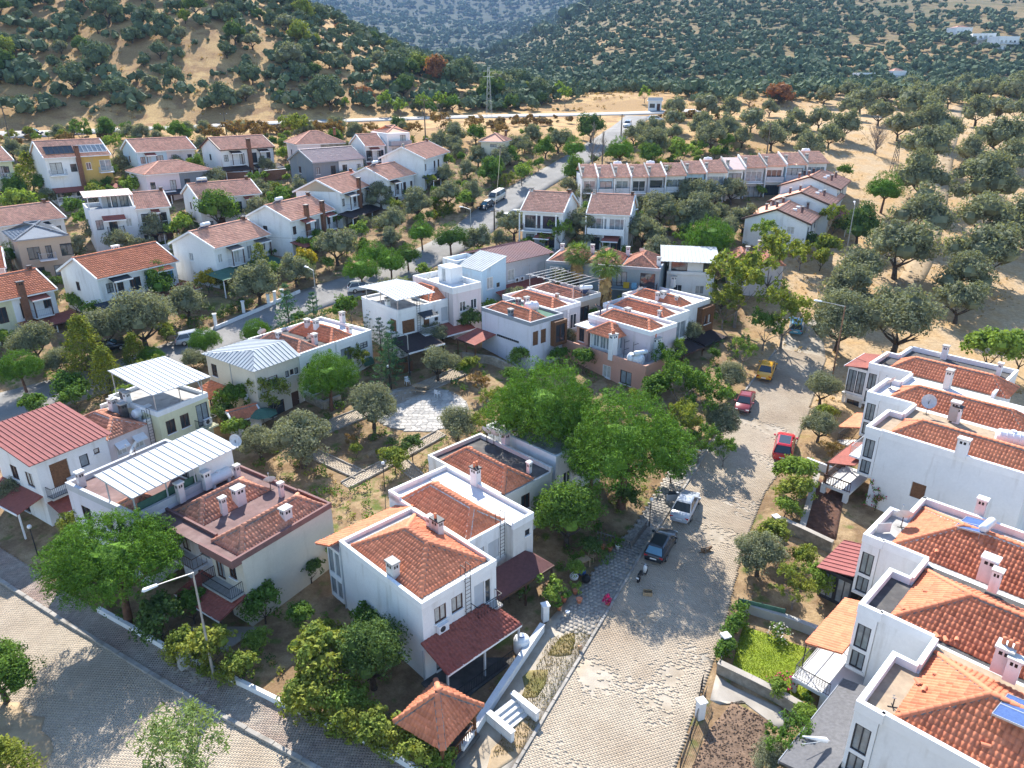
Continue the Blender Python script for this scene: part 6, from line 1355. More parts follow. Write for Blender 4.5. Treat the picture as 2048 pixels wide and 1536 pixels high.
gh('white and yellow duplex with red tiled porch and stone chimney', (-75, 618), (115, 577), 6, 8.4, 1.9, 'yellowish', 'white', sty='b', roof='tile_bright', porch=(.5, 1.15, 2.6), porch_m='shingle_red', bal=[(.68, .9)], awn=[(.68, .9)], front_chim=[.62])
gh('small tiled house corner at the picture edge below the stone house', (-90, 545), (12, 534), 5.6, 8, 1.8, 'pale_pink', sty='b', roof='tile_bright', stacks=0, side=False)
# --- pair of red-roofed houses and the long terrace row on the right
for lab, a, b, wl in (('white red-roofed house with dark balcony front beside road', (1040, 420), (1128, 425), 'white'), ('white red-roofed house with glazed upper balcony among olives', (1172, 426), (1262, 430), 'white')):
    t = gh(lab, a, b, 5.8, 9.2, 2.2, wl, sty='b', roof='tile_far', stacks=2, group='pair of red-roofed houses', ops=[(.4, 3.0, 2.6, 2.0, 'd' if a[0] < 1100 else 'p'), (3.4, 3.0, 2.6, 2.0, 'd' if a[0] < 1100 else 'p'), (.6, .0, 1.4, 2.0, 'd'), (3.8, .0, 1.6, 2.0, 'd')])
    balcony(t, (.3, 6.4, .45, 9), 'S', .1, 5.9, 1.3, 2.75, 'iron' if a[0] < 1100 else 'trim_white', 'trim_white', a[0] > 1100)
    for x_ in (.15, 3.0, 6.2): MB().box(x_ - .09, x_ + .09, -.75, -.57, -3, 5.4).build('post', 'white', t)
    canopy(t, (.3, 6.4, .45, 9), 'S', 2.6, 5.2, 2.6, 2.4, 1.9, 'shingle_red', 2, 'wood', -2, name='porch_roof'); MB().box(-.2, 6.8, -2.6, .4, -3, -.1).build('patio', 'slab_pale', t)
EV = [((1163, 353), (1190, 354)), ((1196, 354), (1225, 354)), ((1229, 353), (1260, 354)), ((1262, 353), (1294, 353)), ((1297, 352), (1329, 353)), ((1331, 350), (1364, 350)), ((1373, 346), (1407, 346)), ((1412, 344), (1446, 344)), ((1455, 338), (1486, 339)), ((1490, 334), (1530, 335)), ((1532, 331), (1568, 333)), ((1572, 328), (1608, 330)), ((1614, 325), (1658, 328))]
ROWN = ['first', 'second', 'third', 'fourth', 'fifth', 'sixth', 'seventh', 'eighth', 'ninth', 'tenth', 'eleventh', 'twelfth', 'last']
row0 = at(1163, 353, 5.6)
for i, (a, b) in enumerate(EV):
    p = at(*a, 5.6); q = at(*b, 5.6)
    L_ = max(3.0, (EV[i + 1][0][0] - a[0]) / ppm(p) if i < 12 else (b[0] - a[0]) / ppm(p)) - .02
    t = thing('terrace_row_house', f'{ROWN[i]} unit from the left of the long tiled terrace row' + (' with metal roof' if i == 8 else ''), 'house', (p.x, p.y, p.z - 5.6), R(2), 'long terrace row with stepped tile roofs')
    wl = ('white', 'pale_blue', 'white', 'white', 'pale_grey')[i % 5]
    ops = {'S': [(.35, 2.9, L_ - .8, 1.9, 'pgpwdpw'[i % 7]), (.4, .0, L_ - 1.0, 2.0, 'gdw'[i % 3])]}
    block(t, (.1, L_ - .1, .4, 8.4), -3, 5.6, ops, wl)
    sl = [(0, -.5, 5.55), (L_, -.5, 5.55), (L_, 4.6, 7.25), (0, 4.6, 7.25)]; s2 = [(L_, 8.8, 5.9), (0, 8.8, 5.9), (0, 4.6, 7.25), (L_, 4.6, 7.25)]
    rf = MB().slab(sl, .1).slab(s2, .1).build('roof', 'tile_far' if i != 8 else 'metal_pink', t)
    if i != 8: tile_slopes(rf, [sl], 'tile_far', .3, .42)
    MB().slab([(-.12, -.6, 5.75), (.12, -.6, 5.75), (.12, 4.6, 7.5), (-.12, 4.6, 7.5)], 6.5 if False else .5).build('party_wall', 'white' if i % 2 else 'concrete', t)
    MB().box(-.1, .1, -.6, .39, -3, 5.3).build('side_pier', wl, t); balcony(t, (.1, L_ - .1, .4, 8.4), 'S', .1, L_ - .3, .95, 2.75, 'metal_white', 'trim_white', i % 3 != 0, gap=.22)
    chimney(t, .35, 1.3, 5.8, 7.3, .5, .5, 'concrete', 'concrete')
    if i in (2, 4, 7, 12): water_tank(t, L_ * .5, 6.2, 6.7, 0, 1.6, .4)
land('the long terrace row', 1300, 350); land('the end of the terrace row', 1600, 330)
Z4 = lambda x, y: (1350 + x / 5.12, 230 + y / 5.12)
for i, (lab, nr, fr_, lf) in enumerate((('nearest stepped gable block with white end wall and small window', (1385, 1110), (1530, 965), (840, 1010)), ('middle stepped gable block with roof vents', (1615, 925), (1740, 800), (985, 880)), ('farthest stepped gable block with roof vents', (1690, 755), (1795, 655), (1050, 715)))):
    p = at(*Z4(*nr), 5.2); z_ = p.z; t = thing('gable_block', lab, 'house', (p.x, p.y, z_ - 5.2), pi / 2 - R(30), 'three stepped gable blocks')
    Lx = 14.5; Dy = 10.
    block(t, (.3, Lx, .4, Dy), -4, 5.2, {'W': [(Dy - 3.4, 3.2, 1.2, 1.2, 'w')] if i == 0 else [], 'S': [(1 + k * 3.2, 3.2, 1.0, 1.1, 'd') for k in range(3)]}, 'white')
    gable(t, .3, Lx, .4, Dy, 5.2, 1.7, 'tile_far', 'x', .5, .25, 'white', 'trim_brown', eave='trim_brown'); _r = t.children[-1]
    for k in range(2):
        for s in (.22, .62, .78): chimney(t, Lx * (.35 + .35 * k), Dy * s, 5.2 + 1.6 * (1 - abs(s - .5) * 2), 6.4 + 1.6 * (1 - abs(s - .5) * 2), .35, .35, 'terrace_plum', 'concrete')
    mb = MB()
    for k in range(2): mb.box(Lx * .3 + k * 3, Lx * .3 + k * 3 + .8, Dy * .3, Dy * .3 + .6, 5.2 + 1.0, 5.2 + 1.35)
    mb.build('roof_light', 'plastic_white', t)
    if i == 1: canopy(t, (.3, Lx, .4, Dy), 'S', 1, Lx - 1, 3, 3, 2.2, 'shingle_red', 3, 'white', -4)
land('the nearest gable block', 1580, 450); land('the farthest gable block', 1700, 360)

# ------------------------------------------------------------------ planting
tree('P', 222, 1106, 298, .92, 'big domed pine shading the cross street in the lower corner', 'single big trees')
tree('P', 1094, 800, 262, .96, 'left of the two tall pines beside the cobbled street', 'tall pine pair'); tree('P', 1252, 866, 305, .88, 'broader right-hand tree of the tall pine pair over the parked cars', 'tall pine pair')
tree('P', 1185, 905, 150, 1.0, 'small lower pine crown between the two tall pines', 'tall pine pair')
tree('b', 1135, 1030, 165, 1.0, 'broad glossy tree beside the dark shingled porch', 'single big trees')
tree('b', -6, 1345, 165, 1.0, 'dark leafy tree cut by the left edge above the cross street', 'single big trees'); tree('C', 8, 1530, 120, .7, 'yellow-green conifer in the bottom left corner', 'single big trees'); tree('W', 360, 1512, 235, 1.0, 'feathery pale green tree at the bottom edge of the cross street', 'single big trees')
trees('Y', [(415, 1298, 110), (362, 1292, 80), (480, 1336, 80), (640, 1325, 150), (618, 1400, 120), (760, 1465, 110), (832, 1505, 100), (648, 1262, 80), (1592, 985, 80), (1545, 1072, 80), (1612, 1112, 60), (1650, 822, 50), (940, 732, 46), (1655, 492, 60), (1643, 516, 50), (712, 900, 34), (760, 906, 24), (80, 400, 40), (137, 388, 22), (187, 386, 46), (690, 1440, 90), (330, 660, 50)])
trees('d', [(742, 1312, 180), (1720, 447, 92), (1182, 253, 65), (796, 248, 36)])
trees('D', [(318, 1240, 110), (620, 1140, 60), (450, 832, 60), (1619, 482, 44), (1345, 930, 80), (1250, 985, 70), (1180, 1090, 60), (1040, 1180, 50), (180, 640, 40), (940, 640, 60)])
trees('B', [(382, 1212, 84), (525, 1208, 92), (600, 1232, 70), (740, 1240, 90), (465, 800, 80), (140, 766, 74), (1472, 1245, 40), (1457, 1292, 42), (148, 414, 48), (168, 437, 46), (252, 257, 32), (475, 255, 30), (559, 396, 56), (545, 410, 46), (578, 339, 26), (1077, 326, 32), (1690, 341, 36), (687, 614, 60), (1310, 785, 80), (930, 735, 42), (985, 620, 54), (1010, 1150, 40)])
trees('L', [(515, 1282, 68), (692, 1395, 110), (882, 1512, 80), (1590, 938, 92), (1572, 1010, 60), (1642, 1160, 70), (1556, 1378, 46), (470, 860, 60), (37, 406, 72), (264, 373, 52), (359, 451, 62), (721, 460, 46), (1044, 347, 46), (930, 400, 46), (1361, 304, 62), (1522, 380, 28), (1555, 370, 26), (569, 308, 36), (1985, 690, 124), (2046, 700, 100), (1610, 1425, 60), (1150, 1140, 50), (1100, 1195, 46)])
trees('t', [(540, 790, 82), (1480, 560, 150), (1545, 522, 120), (1572, 622, 120), (1450, 602, 90), (1668, 440, 62), (1604, 503, 60), (960, 842, 60), (985, 800, 56), (1372, 842, 90), (1592, 1172, 90), (590, 253, 66)])
trees('T', [(1360, 762, 110), (1420, 792, 110), (1400, 884, 80), (1532, 652, 80), (160, 259, 42), (1580, 1482, 110), (1450, 900, 60), (1340, 725, 80), (700, 610, 50)])
trees('l', [(1352, 702, 60), (221, 289, 46), (1121, 462, 60), (1531, 470, 62), (1490, 700, 60)])
trees('G', [(614, 518, 55), (246, 460, 26), (414, 560, 50)])
trees('A', [(700, 880, 30), (457, 263, 50), (494, 265, 60), (643, 259, 46), (670, 257, 46), (825, 259, 42), (960, 765, 50), (1666, 905, 56), (880, 245, 50), (420, 268, 50), (530, 262, 46), (950, 250, 46), (740, 262, 40), (130, 280, 40), (1000, 262, 40)])
trees('o', [(600, 878, 150), (518, 884, 92), (745, 812, 112), (915, 848, 88), (200, 662, 110), (282, 640, 150), (372, 602, 92), (516, 421, 62), (672, 490, 96), (604, 374, 22), (1545, 1512, 84), (1462, 752, 70), (30, 990, 90)])
trees('O', [(875, 727, 86), (1520, 1108, 122), (1645, 777, 84), (1640, 852, 84), (1442, 842, 90), (1682, 642, 150), (1800, 640, 185), (1700, 575, 112), (514, 564, 106), (590, 540, 80), (68, 684, 100), (113, 725, 72), (386, 722, 62), (94, 392, 46), (242, 333, 50), (117, 267, 40), (145, 261, 36), (283, 267, 44), (197, 460, 66), (242, 484, 78), (137, 498, 76), (383, 464, 42), (293, 490, 42), (711, 265, 46), (725, 441, 32), (911, 269, 56), (907, 287, 46), (915, 302, 34), (956, 312, 46), (1032, 292, 58), (887, 347, 44), (895, 386, 70), (944, 384, 62), (833, 406, 72), (782, 441, 76), (1001, 431, 24), (1064, 269, 46), (1117, 279, 60), (1305, 283, 80), (1268, 269, 50), (1313, 259, 60), (1348, 265, 46), (1137, 371, 46), (1172, 388, 52), (1225, 382, 62), (1260, 378, 44), (1166, 455, 86), (1287, 460, 92), (1332, 367, 80), (1322, 416, 86), (1377, 435, 76), (1371, 386, 62), (1414, 386, 76), (1469, 372, 46), (1399, 425, 90), (1487, 439, 76)])
trees('P', [(655, 744, 132), (38, 729, 96), (302, 710, 60), (407, 677, 72), (722, 532, 86), (781, 520, 72), (511, 658, 66), (12, 459, 70), (16, 503, 60), (749, 503, 72), (843, 460, 62), (1148, 292, 56), (1240, 294, 66), (1420, 468, 112), (1772, 370, 86)])
trees('p', [(901, 468, 78), (815, 505, 60)])
trees('b', [(434, 416, 96), (357, 263, 56), (1152, 339, 64), (84, 367, 50)])
trees('C', [(167, 694, 90), (212, 742, 70), (270, 708, 60), (59, 345, 56), (825, 290, 24), (520, 519, 46), (1289, 388, 18)])
trees('l', [(770, 200, 40), (800, 212, 34), (845, 206, 36), (880, 200, 36), (1130, 190, 34), (1290, 185, 30), (690, 205, 22), (1120, 178, 30)])
trees('b', [(905, 206, 36), (860, 214, 30)])
trees('E', [(760, 673, 54), (784, 692, 72), (778, 722, 80), (576, 626, 82), (628, 628, 62), (745, 640, 50)])
for ph, x_, y_ in (('the dirt track in the grove', 1900, 330), ('the leafless tree in the grove', 1750, 250), ('the right edge of the grove', 2030, 300), ('the far end of the grove', 1950, 180), ('the junction car', 1400, 225), ('the rust red tree', 1570, 200), ('the lower grove slope', 1950, 540), ('the upper corner of the grove', 1780, 180)): land(ph, x_, y_)
# the olive grove on the right, tree by tree
GR = 'olive trees of the dry grove'
for q in ((1843, 350, 122), (1846, 425, 132), (1801, 493, 152), (1723, 535, 110), (1921, 600, 112), (1938, 555, 120), (1967, 503, 162), (1977, 434, 142), (1977, 363, 132), (2006, 272, 112), (1957, 220, 72), (1941, 301, 66), (1856, 291, 112), (1860, 239, 102), (1830, 213, 92), (1690, 249, 72), (2022, 314, 82), (2038, 220, 62), (1947, 340, 72), (2060, 440, 130), (1424, 269, 76), (1485, 273, 50), (1545, 269, 72), (1606, 269, 48), (1623, 290, 70), (1349, 215, 56), (1414, 210, 60), (1464, 215, 52), (1504, 240, 62), (1569, 258, 62), (1454, 252, 60), (1404, 250, 60), (1349, 240, 52), (1724, 200, 62), (1774, 187, 52), (1834, 190, 62), (1640, 235, 58), (1700, 215, 56), (1590, 235, 50), (1900, 190, 60), (1960, 180, 60), (2020, 182, 64), (1760, 225, 60), (1800, 250, 70), (1660, 270, 60), (1540, 215, 40), (1500, 195, 40), (1900, 260, 70), (2000, 215, 60), (1870, 205, 56), (1930, 165, 50), (1990, 160, 52), (2040, 165, 54), (1820, 170, 46), (1760, 165, 44), (1700, 180, 46), (1650, 190, 46)):
    tree(random.choice('OOo'), *q, group=GR)
tree('R', 1560, 185, 64, .8, 'rust red tree at the near edge of the far grove', 'single big trees')
# --- trees of the hill above the back road, then the far woods as one mass
HILL = 'scattered evergreens on the hill above the road'
pts = []
def hill0(b): return float(np.interp(b, [-.7, -.2, .16], [190, 219, 239]))
def try_hill(n, d0, d1, dmin, dens):
    k = 0
    for _ in range(n * 40):
        bx_ = random.uniform(-.80, .05); d = d0 + (d1 - d0) * random.random() ** .8; y = hill0(bx_) + d; x = bx_ * y
        if vnoise(x, y, 22, 7) * .5 + random.uniform(-.6, .6) > dens(bx_, d): continue
        if any((x - a) ** 2 + (y - b) ** 2 < dmin ** 2 for a, b in pts): continue
        pts.append((x, y)); k += 1
        if k >= n: break
try_hill(200, 4, 110, 5.2, lambda b, d: .2 + .4 * sstep(-.5, -.05, b) + .35 * sstep(8, 70, d))
for x, y in pts:
    z = gz(x, y)
    if z > CAM_H + y * .115: continue
    W_ = random.choice([random.uniform(3.5, 6), random.uniform(5, 8), random.uniform(7, 11)]); m_ = random.choice(['olive_far'] * 6 + ['olive', 'olive', 'broad_dark', 'broad_dark']); rr = random.random()
    if rr < .025: m_ = 'rust'
    elif rr < .08: m_ = 'broad_yellow'
    plant('hillside_tree', '', 'tree', 'olive', m_, Vector((x, y, z - .2)), W_, random.uniform(.8, 1.15), {'rust': 'rust coloured autumn tree among the evergreens on the hill', 'broad_yellow': 'yellowing tree among the evergreens on the hill'}.get(m_, 'dark round evergreen tree on the dry hill above the road'), HILL, lod=2)
def mass(name, label, P, Wd, m, n=24, kind='stuff', cat='woodland', asp=.6, size=.13, core=True):
    """a far wood or ground cover that reads as one mass: lobed crowns of leaf clumps round lumpy hearts, in one mesh"""
    P = np.asarray(P); N = len(P); k = 5
    d = rng.normal(size=(N, k, 3)); d /= np.linalg.norm(d, axis=2)[..., None]; d[..., 2] = np.abs(d[..., 2]) * .8
    C = (P[:, None] + d * (Wd[:, None, None] * np.array([.3, .3, .26])) + np.array([0, 0, 1.]) * (Wd * .30)[:, None, None]).reshape(-1, 3); Rk = np.repeat(Wd * .23, k); per = max(1, round(n / k)); V = []
    if n:
        L_ = leaves(C, Rk * 1.08, per, 1., .7, asp, 1.1).reshape(-1, 4, 3); c = L_.mean(1, keepdims=True); V.append((c + (L_ - c) * np.repeat(Wd * size, k * per)[:, None, None]).reshape(-1, 3))
    if core: V.append(rough_cores(C, Rk * .95))
    V = np.concatenate(V)
    return tag(link(name, np_mesh(name, V, quads(V), m)), label, cat, kind=kind)
def scatter(n, y0, y1, b0, b1, dens, wl, wh, pw=1.):
    y = y0 + (y1 - y0) * rng.random(n) ** pw; b = rng.uniform(b0, b1, n); x = b * y
    keep = (vnoise(x, y, y * .10 + 12, 9) * .6 + vnoise(x, y, 17, 3) * .35 + rng.uniform(-.5, .5, n)) < dens(b, y)
    x, y = x[keep], y[keep]; z = terr(x, y) - .3; return np.stack([x, y, z], 1), rng.uniform(wl, wh, len(x))
P, W_ = scatter(3400, 196, 480, -.85, .06, lambda b, y: np.where(y > np.interp(b, [-.7, -.2, .16], [190, 219, 239]) + 6, -.02 + .4 * sstep(-.55, -.1, b) + .25 * sstep(230, 300, y), -9), 1.4, 7.5)
mass('hill_scrub', 'dark evergreen scrub filling the hill above the road', P, W_, 'olive_far', 50)
P, W_ = scatter(2200, 250, 470, -.02, .85, lambda b, y: np.where((b < .2) & (y < 275), -.5, .15 + .25 * sstep(280, 350, y)), 4.5, 8)
mass('grove_wood', 'far part of the olive grove seen as one mass', P, W_, 'olive_far', 40)
P, W_ = scatter(7500, 430, 1050, -.25, .85, lambda b, y: .45 - .3 * sstep(620, 760, y) , 4.5, 10, .9)
mass('far_wood', 'olive woods on the far slope behind the grove', P, W_, 'olive_far', 10)
P, W_ = scatter(4600, 900, 2700, -.5, .75, lambda b, y: .75, 10, 30, .8)
mass('distant_wood', 'blue-green woods on the distant mountains', P, W_, 'olive_far', 6)
P, W_ = scatter(3600, 190, 350, -.8, .4, lambda b, y: np.where(y > np.interp(b, [-.7, -.2, .16], [190, 219, 239]) + 3, .0, -9), .6, 2.0)
mass('dry_bushes', 'straw coloured dry bushes on the hill slope', P, W_, 'straw', 21, core=False, size=.3)
x = rng.uniform(-150, 60, 900); y = np.interp(x / 200, [-.7, -.2, .16], [183, 212, 230]) - rng.uniform(5, 26, 900); k = (vnoise(x, y, 9, 4) + rng.uniform(-.6, .6, 900)) > .45
P = np.stack([x[k], y[k], terr(x[k], y[k]) - .2], 1); mass('roadside_scrub', 'rusty dry scrub along the bank below the back road', P, rng.uniform(1.2, 3.4, k.sum()), 'broad_autumn', 35, size=.2)
# --- palms, poplars, bare tree, hedges
def palm(px, py, wpx, label, dead):
    h = 4.
    for _ in range(4): p = at(px, py, h); W_ = wpx / ppm(p); h = W_ * 1.5
    g = gz(p.x, p.y); t = thing('palm_tree', label, 'palm tree', (p.x, p.y, g), 0, 'pair of fan palms')
    MB().tube([(0, 0, -.3), (.05, .03, h * .5), (0, 0, h)], [.34, .28, .24], 9).build('trunk', 'bark', t, smooth=True)
    V = []
    def fan(c, d, up, L_, n):
        c = Vector(c); d = Vector(d).normalized(); s = d.cross(Vector((0, 0, 1))).normalized(); u = s.cross(d)
        for i in range(n):
            a = (i / (n - 1) - .5) * 2.6; q = (d * cos(a) + s * sin(a)).normalized(); e = c + q * L_ * random.uniform(.8, 1.05) + Vector((0, 0, -.22 * L_ * abs(sin(a)) - random.uniform(0, .18) * L_))
            w_ = q.cross(u).normalized() * .055 * L_; m_ = c.lerp(e, .5) + u * .06 * L_
            V.extend([c, m_ - w_, e, m_ + w_])
    for i in range(46):
        t_ = i * 2.39996; el = 1.25 - 1.9 * (i / 46); r_ = W_ * .27
        d = Vector((cos(t_) * cos(el), sin(t_) * cos(el), sin(el))); c = Vector((0, 0, h)) + d * r_
        fan(c, d + Vector((0, 0, -.25)), None, W_ * .27, 12); w_ = d.cross(Vector((0, 0, 1))).normalized() * .035
        V.extend([Vector((0, 0, h)) - w_, Vector((0, 0, h)) + w_, c + w_, c - w_])
    A = np.array([tuple(v) for v in V]); link('crown', np_mesh('palm_crown', A, quads(A), 'palm'), t)
    V = []
    for i in range(220):
        z_ = h * random.uniform(.28 if dead else .7, .97); t_ = random.uniform(0, 2 * pi); o = Vector((cos(t_), sin(t_), 0)); c = o * .3 + Vector((0, 0, z_)); e = c + o * random.uniform(.3, .7) + Vector((0, 0, -random.uniform(.8, 1.5))); s = o.cross(Vector((0, 0, 1))) * random.uniform(.1, .28)
        V.extend([c - s * .3, e - s, e + s, c + s * .3])
    A = np.array([tuple(v) for v in V]); link('dry_fronds', np_mesh('palm_skirt', A, quads(A), 'straw'), t)
palm(1155, 508, 64, 'fan palm with short trunk before the dark teal house', False); palm(1213, 528, 76, 'taller fan palm with shaggy brown skirt of dead fronds', True)
def bare(px, py, h, label, name, n=60, spread=.18):
    p = at(px, py, 0); t = thing(name, label, 'tree', (p.x, p.y, p.z), 0)
    MB().tube([(0, 0, -.3), (0, 0, h * .5), (.1, 0, h)], [.16, .1, .02], 6).build('trunk', 'bark_grey', t); mb = MB()
    for i in range(n):
        z_ = h * random.uniform(.12, .95); a = random.uniform(0, 2 * pi); L_ = h * spread * random.uniform(.5, 1.3) * (1.15 - z_ / h); o = Vector((cos(a) * L_, sin(a) * L_, L_ * random.uniform(1.0, 2.0)))
        mb.tube([(0, 0, z_), Vector((0, 0, z_)) + o], [.045, .012], 4)
        for j in range(4): q = Vector((0, 0, z_)) + o * random.uniform(.3, .9); mb.tube([q, q + Vector((random.uniform(-1, 1), random.uniform(-1, 1), random.uniform(.6, 1.6))) * L_ * .35], [.022, .008], 3)
    mb.build('branches', 'twig', t)
bare(1184, 338, 9.5, 'taller bare grey poplar beside the link road', 'bare_poplar'); bare(1204, 336, 7.5, 'shorter bare grey poplar beside the link road', 'bare_poplar'); bare(1750, 310, 6, 'leafless grey tree beside the steel mast in the grove', 'bare_tree', 70, .5)
def hedge(pts, w_, h, label, m='thuja', name='hedge'):
    p0 = P2(*pts[0]); t = thing(name, label, 'hedge', (p0.x, p0.y, gz(p0.x, p0.y)), 0)
    r = resample([P2(*q) for q in pts], .35); C = []
    for q in r:
        for i in range(5): C.append((q.x - p0.x + random.uniform(-.5, .5) * w_, q.y - p0.y + random.uniform(-.5, .5) * w_, gz(q.x, q.y) - t.location.z + random.uniform(.2, h)))
    V = leaves(C, np.full(len(C), .3), 34, .2, .5, .6); link('foliage', np_mesh('hedge', V, quads(V), m), t)
    mb = MB()
    for q in r[::3]: mb.tube([(q.x - p0.x, q.y - p0.y, gz(q.x, q.y) - t.location.z - .2), (q.x - p0.x + .1, q.y - p0.y, gz(q.x, q.y) - t.location.z + h * .8)], [.04, .02], 4)
    mb.build('stems', 'bark', t); return t
hedge([(862, 418), (905, 424)], 1.2, 1.6, 'clipped golden hedge on the garden corner by the estate road'); hedge([(905, 424), (875, 436), (872, 440)], 1.2, 1.6, 'short clipped golden hedge facing the estate road')
hedge([(990, 378), (1030, 362)], 1.6, 1.9, 'bushy green hedge along the estate road pavement'); hedge([(1035, 358), (1062, 342)], 1.6, 2.2, 'tall yellow-green hedge at the road junction', 'broad_light')
hedge([(432, 640), (492, 618)], 1.0, 1.5, 'dark hedge behind white fence posts on the corner lawn', 'broad_dark'); hedge([(395, 560), (470, 585)], 1.4, 1.6, 'yellow-tipped hedge beside the green porch house'); hedge([(520, 388), (590, 400)], 1.8, 1.9, 'thick curved green hedge below the twin house', 'broad')
hedge([(1440, 1325), (1462, 1262), (1482, 1232)], .7, 1.1, 'leafy rose hedge along the lawn side of the street', 'broad')
hedge([(350, 1312), (420, 1352), (470, 1368)], .9, 1.0, 'ragged yellowing hedge on the cross street wall', 'broad_yellow'); hedge([(585, 1425), (680, 1465), (780, 1515)], 1.0, 1.1, 'ragged vine hedge along the lower garden wall', 'broad_yellow')

# ------------------------------------------------------------------ garden walls, plots, paths
low_wall('street_garden_wall', 'long low white wall with marble coping along the cobbled street', [P2(924, 1511), P2(1000, 1392), P2(1085, 1265)], .75, .28, 'white', 'marble')
low_wall('cross_street_wall', 'low white garden wall along the pavement of the cross street', [P2(*q) for q in ((199, 1226), (279, 1271), (345, 1309), (485, 1374), (572, 1417), (700, 1470), (792, 1522), (905, 1590))], .55, .25, 'white', None)
low_wall('lawn_wall', 'pale stone block wall at the foot of the lawn', [P2(1434, 1343), P2(1500, 1375), P2(1549, 1400), P2(1600, 1430)], .8, .35, 'stone_wall', 'slab_pale')
low_wall('plot_wall', 'grey rendered wall between olive garden and lawn', [P2(1488, 1222), P2(1560, 1245), P2(1632, 1272)], .7, .3, 'concrete', 'concrete')
low_wall('stone_garden_wall', 'rubble stone retaining wall below the red soil plot', [P2(1548, 1052), P2(1600, 1075), P2(1662, 1105)], 1.0, .35, 'stone_wall', 'slab_pale'); low_wall('side_garden_wall', 'white sloping garden wall beside the red car', [P2(1612, 930), P2(1680, 955)], .8, .25, 'white', None); low_wall('red_soil_wall', 'pale low wall edging the red soil plot on the street side', [P2(1602, 1068), P2(1632, 960)], .7, .4, 'concrete', 'slab_pale')
low_wall('yard_wall', 'stone wall round the paved yard of the blank lilac house', [P2(925, 720), P2(985, 728), P2(1040, 752)], 1.0, .3, 'stone_wall', None); low_wall('pine_bed_wall', 'pale stone wall round the small pine bed', [P2(612, 800), P2(648, 818), P2(682, 804)], .8, .3, 'stone_wall', 'slab_pale')
low_wall('road_retaining_wall', 'white retaining wall along the estate road corner', [P2(430, 660), P2(520, 622), P2(600, 586)], .5, .2, 'white', None); low_wall('upper_garden_wall', 'white garden wall beside the bare plot among gabled houses', [P2(300, 508), P2(372, 492)], 1.0, .2, 'white', None); low_wall('twin_brick_wall', 'brick red garden wall before the twin house', [P2(450, 366), P2(498, 364)], 2.0, .25, 'brick_brown', 'trim_white'); low_wall('second_brick_wall', 'second brick red garden wall before the twin house', [P2(530, 362), P2(574, 358)], 2.0, .25, 'brick_brown', 'trim_white')
for i, q in enumerate(((432, 652), (488, 626), (538, 612), (551, 606), (566, 602))):
    p = at(*q); t = thing('fence_post', f'white square fence post, {NTH[i] if i < 4 else "rightmost"} of five by the corner lawn', 'post', p, R(20), 'white fence posts'); MB().box(-.2, .2, -.2, .2, -.3, 1.6).build('shaft', 'white', t); MB().box(-.26, .26, -.26, .26, 1.6, 1.7).build('cap', 'trim_white', t)
patch('lawn', [P2(1486, 1252), P2(1632, 1303), P2(1621, 1398), P2(1594, 1404), P2(1462, 1340)], .05, 'lawn', 'bright green lawn between porch and cobbled street', 'lawn')
patch('soil_plot', [P2(1466, 1404), P2(1534, 1440), P2(1525, 1536), P2(1480, 1600), P2(1375, 1560), P2(1418, 1460)], .06, 'soil', 'freshly dug dark vegetable plot', 'soil plot'); patch('red_soil_plot', [P2(1640, 958), P2(1690, 985), P2(1672, 1080), P2(1600, 1055)], .05, 'soil_red', 'reddish bare soil plot under the wooden balcony', 'soil plot')
patch('garden_path', [P2(1432, 1350), P2(1470, 1375), P2(1560, 1415), P2(1590, 1450), P2(1560, 1460), P2(1480, 1400), P2(1440, 1410), P2(1420, 1400)], .045, 'slab_pale', 'pale concrete path between lawn wall and dug plot', 'path')
patch('corner_lawn', [P2(384, 598), P2(440, 592), P2(485, 606), P2(440, 626), P2(405, 616)], .05, 'lawn_dry', 'half dry corner lawn beside the estate road', 'lawn'); patch('verge_grass', [P2(1090, 1315), P2(1120, 1270), P2(1152, 1262), P2(1140, 1310)], .11, 'lawn_dry', 'green verge patch beside the street kerb', 'grass', wob=.3); patch('lower_verge_grass', [P2(1035, 1405), P2(1058, 1340), P2(1092, 1345), P2(1075, 1400)], .11, 'lawn_dry', 'lower green verge patch near the marble steps', 'grass', wob=.3); patch('dry_verge', [P2(985, 1500), P2(1030, 1430), P2(1075, 1440), P2(1020, 1530), P2(970, 1560)], .11, 'sand', 'dry straw verge below the marble steps', 'grass', wob=.25)
patch('sand_corner', [P2(-60, 1420), P2(40, 1405), P2(85, 1440), P2(110, 1520), P2(90, 1560), P2(-80, 1560)], .1, 'sand', 'sandy patch under the trees in the lower left corner', 'sand', wob=.4)
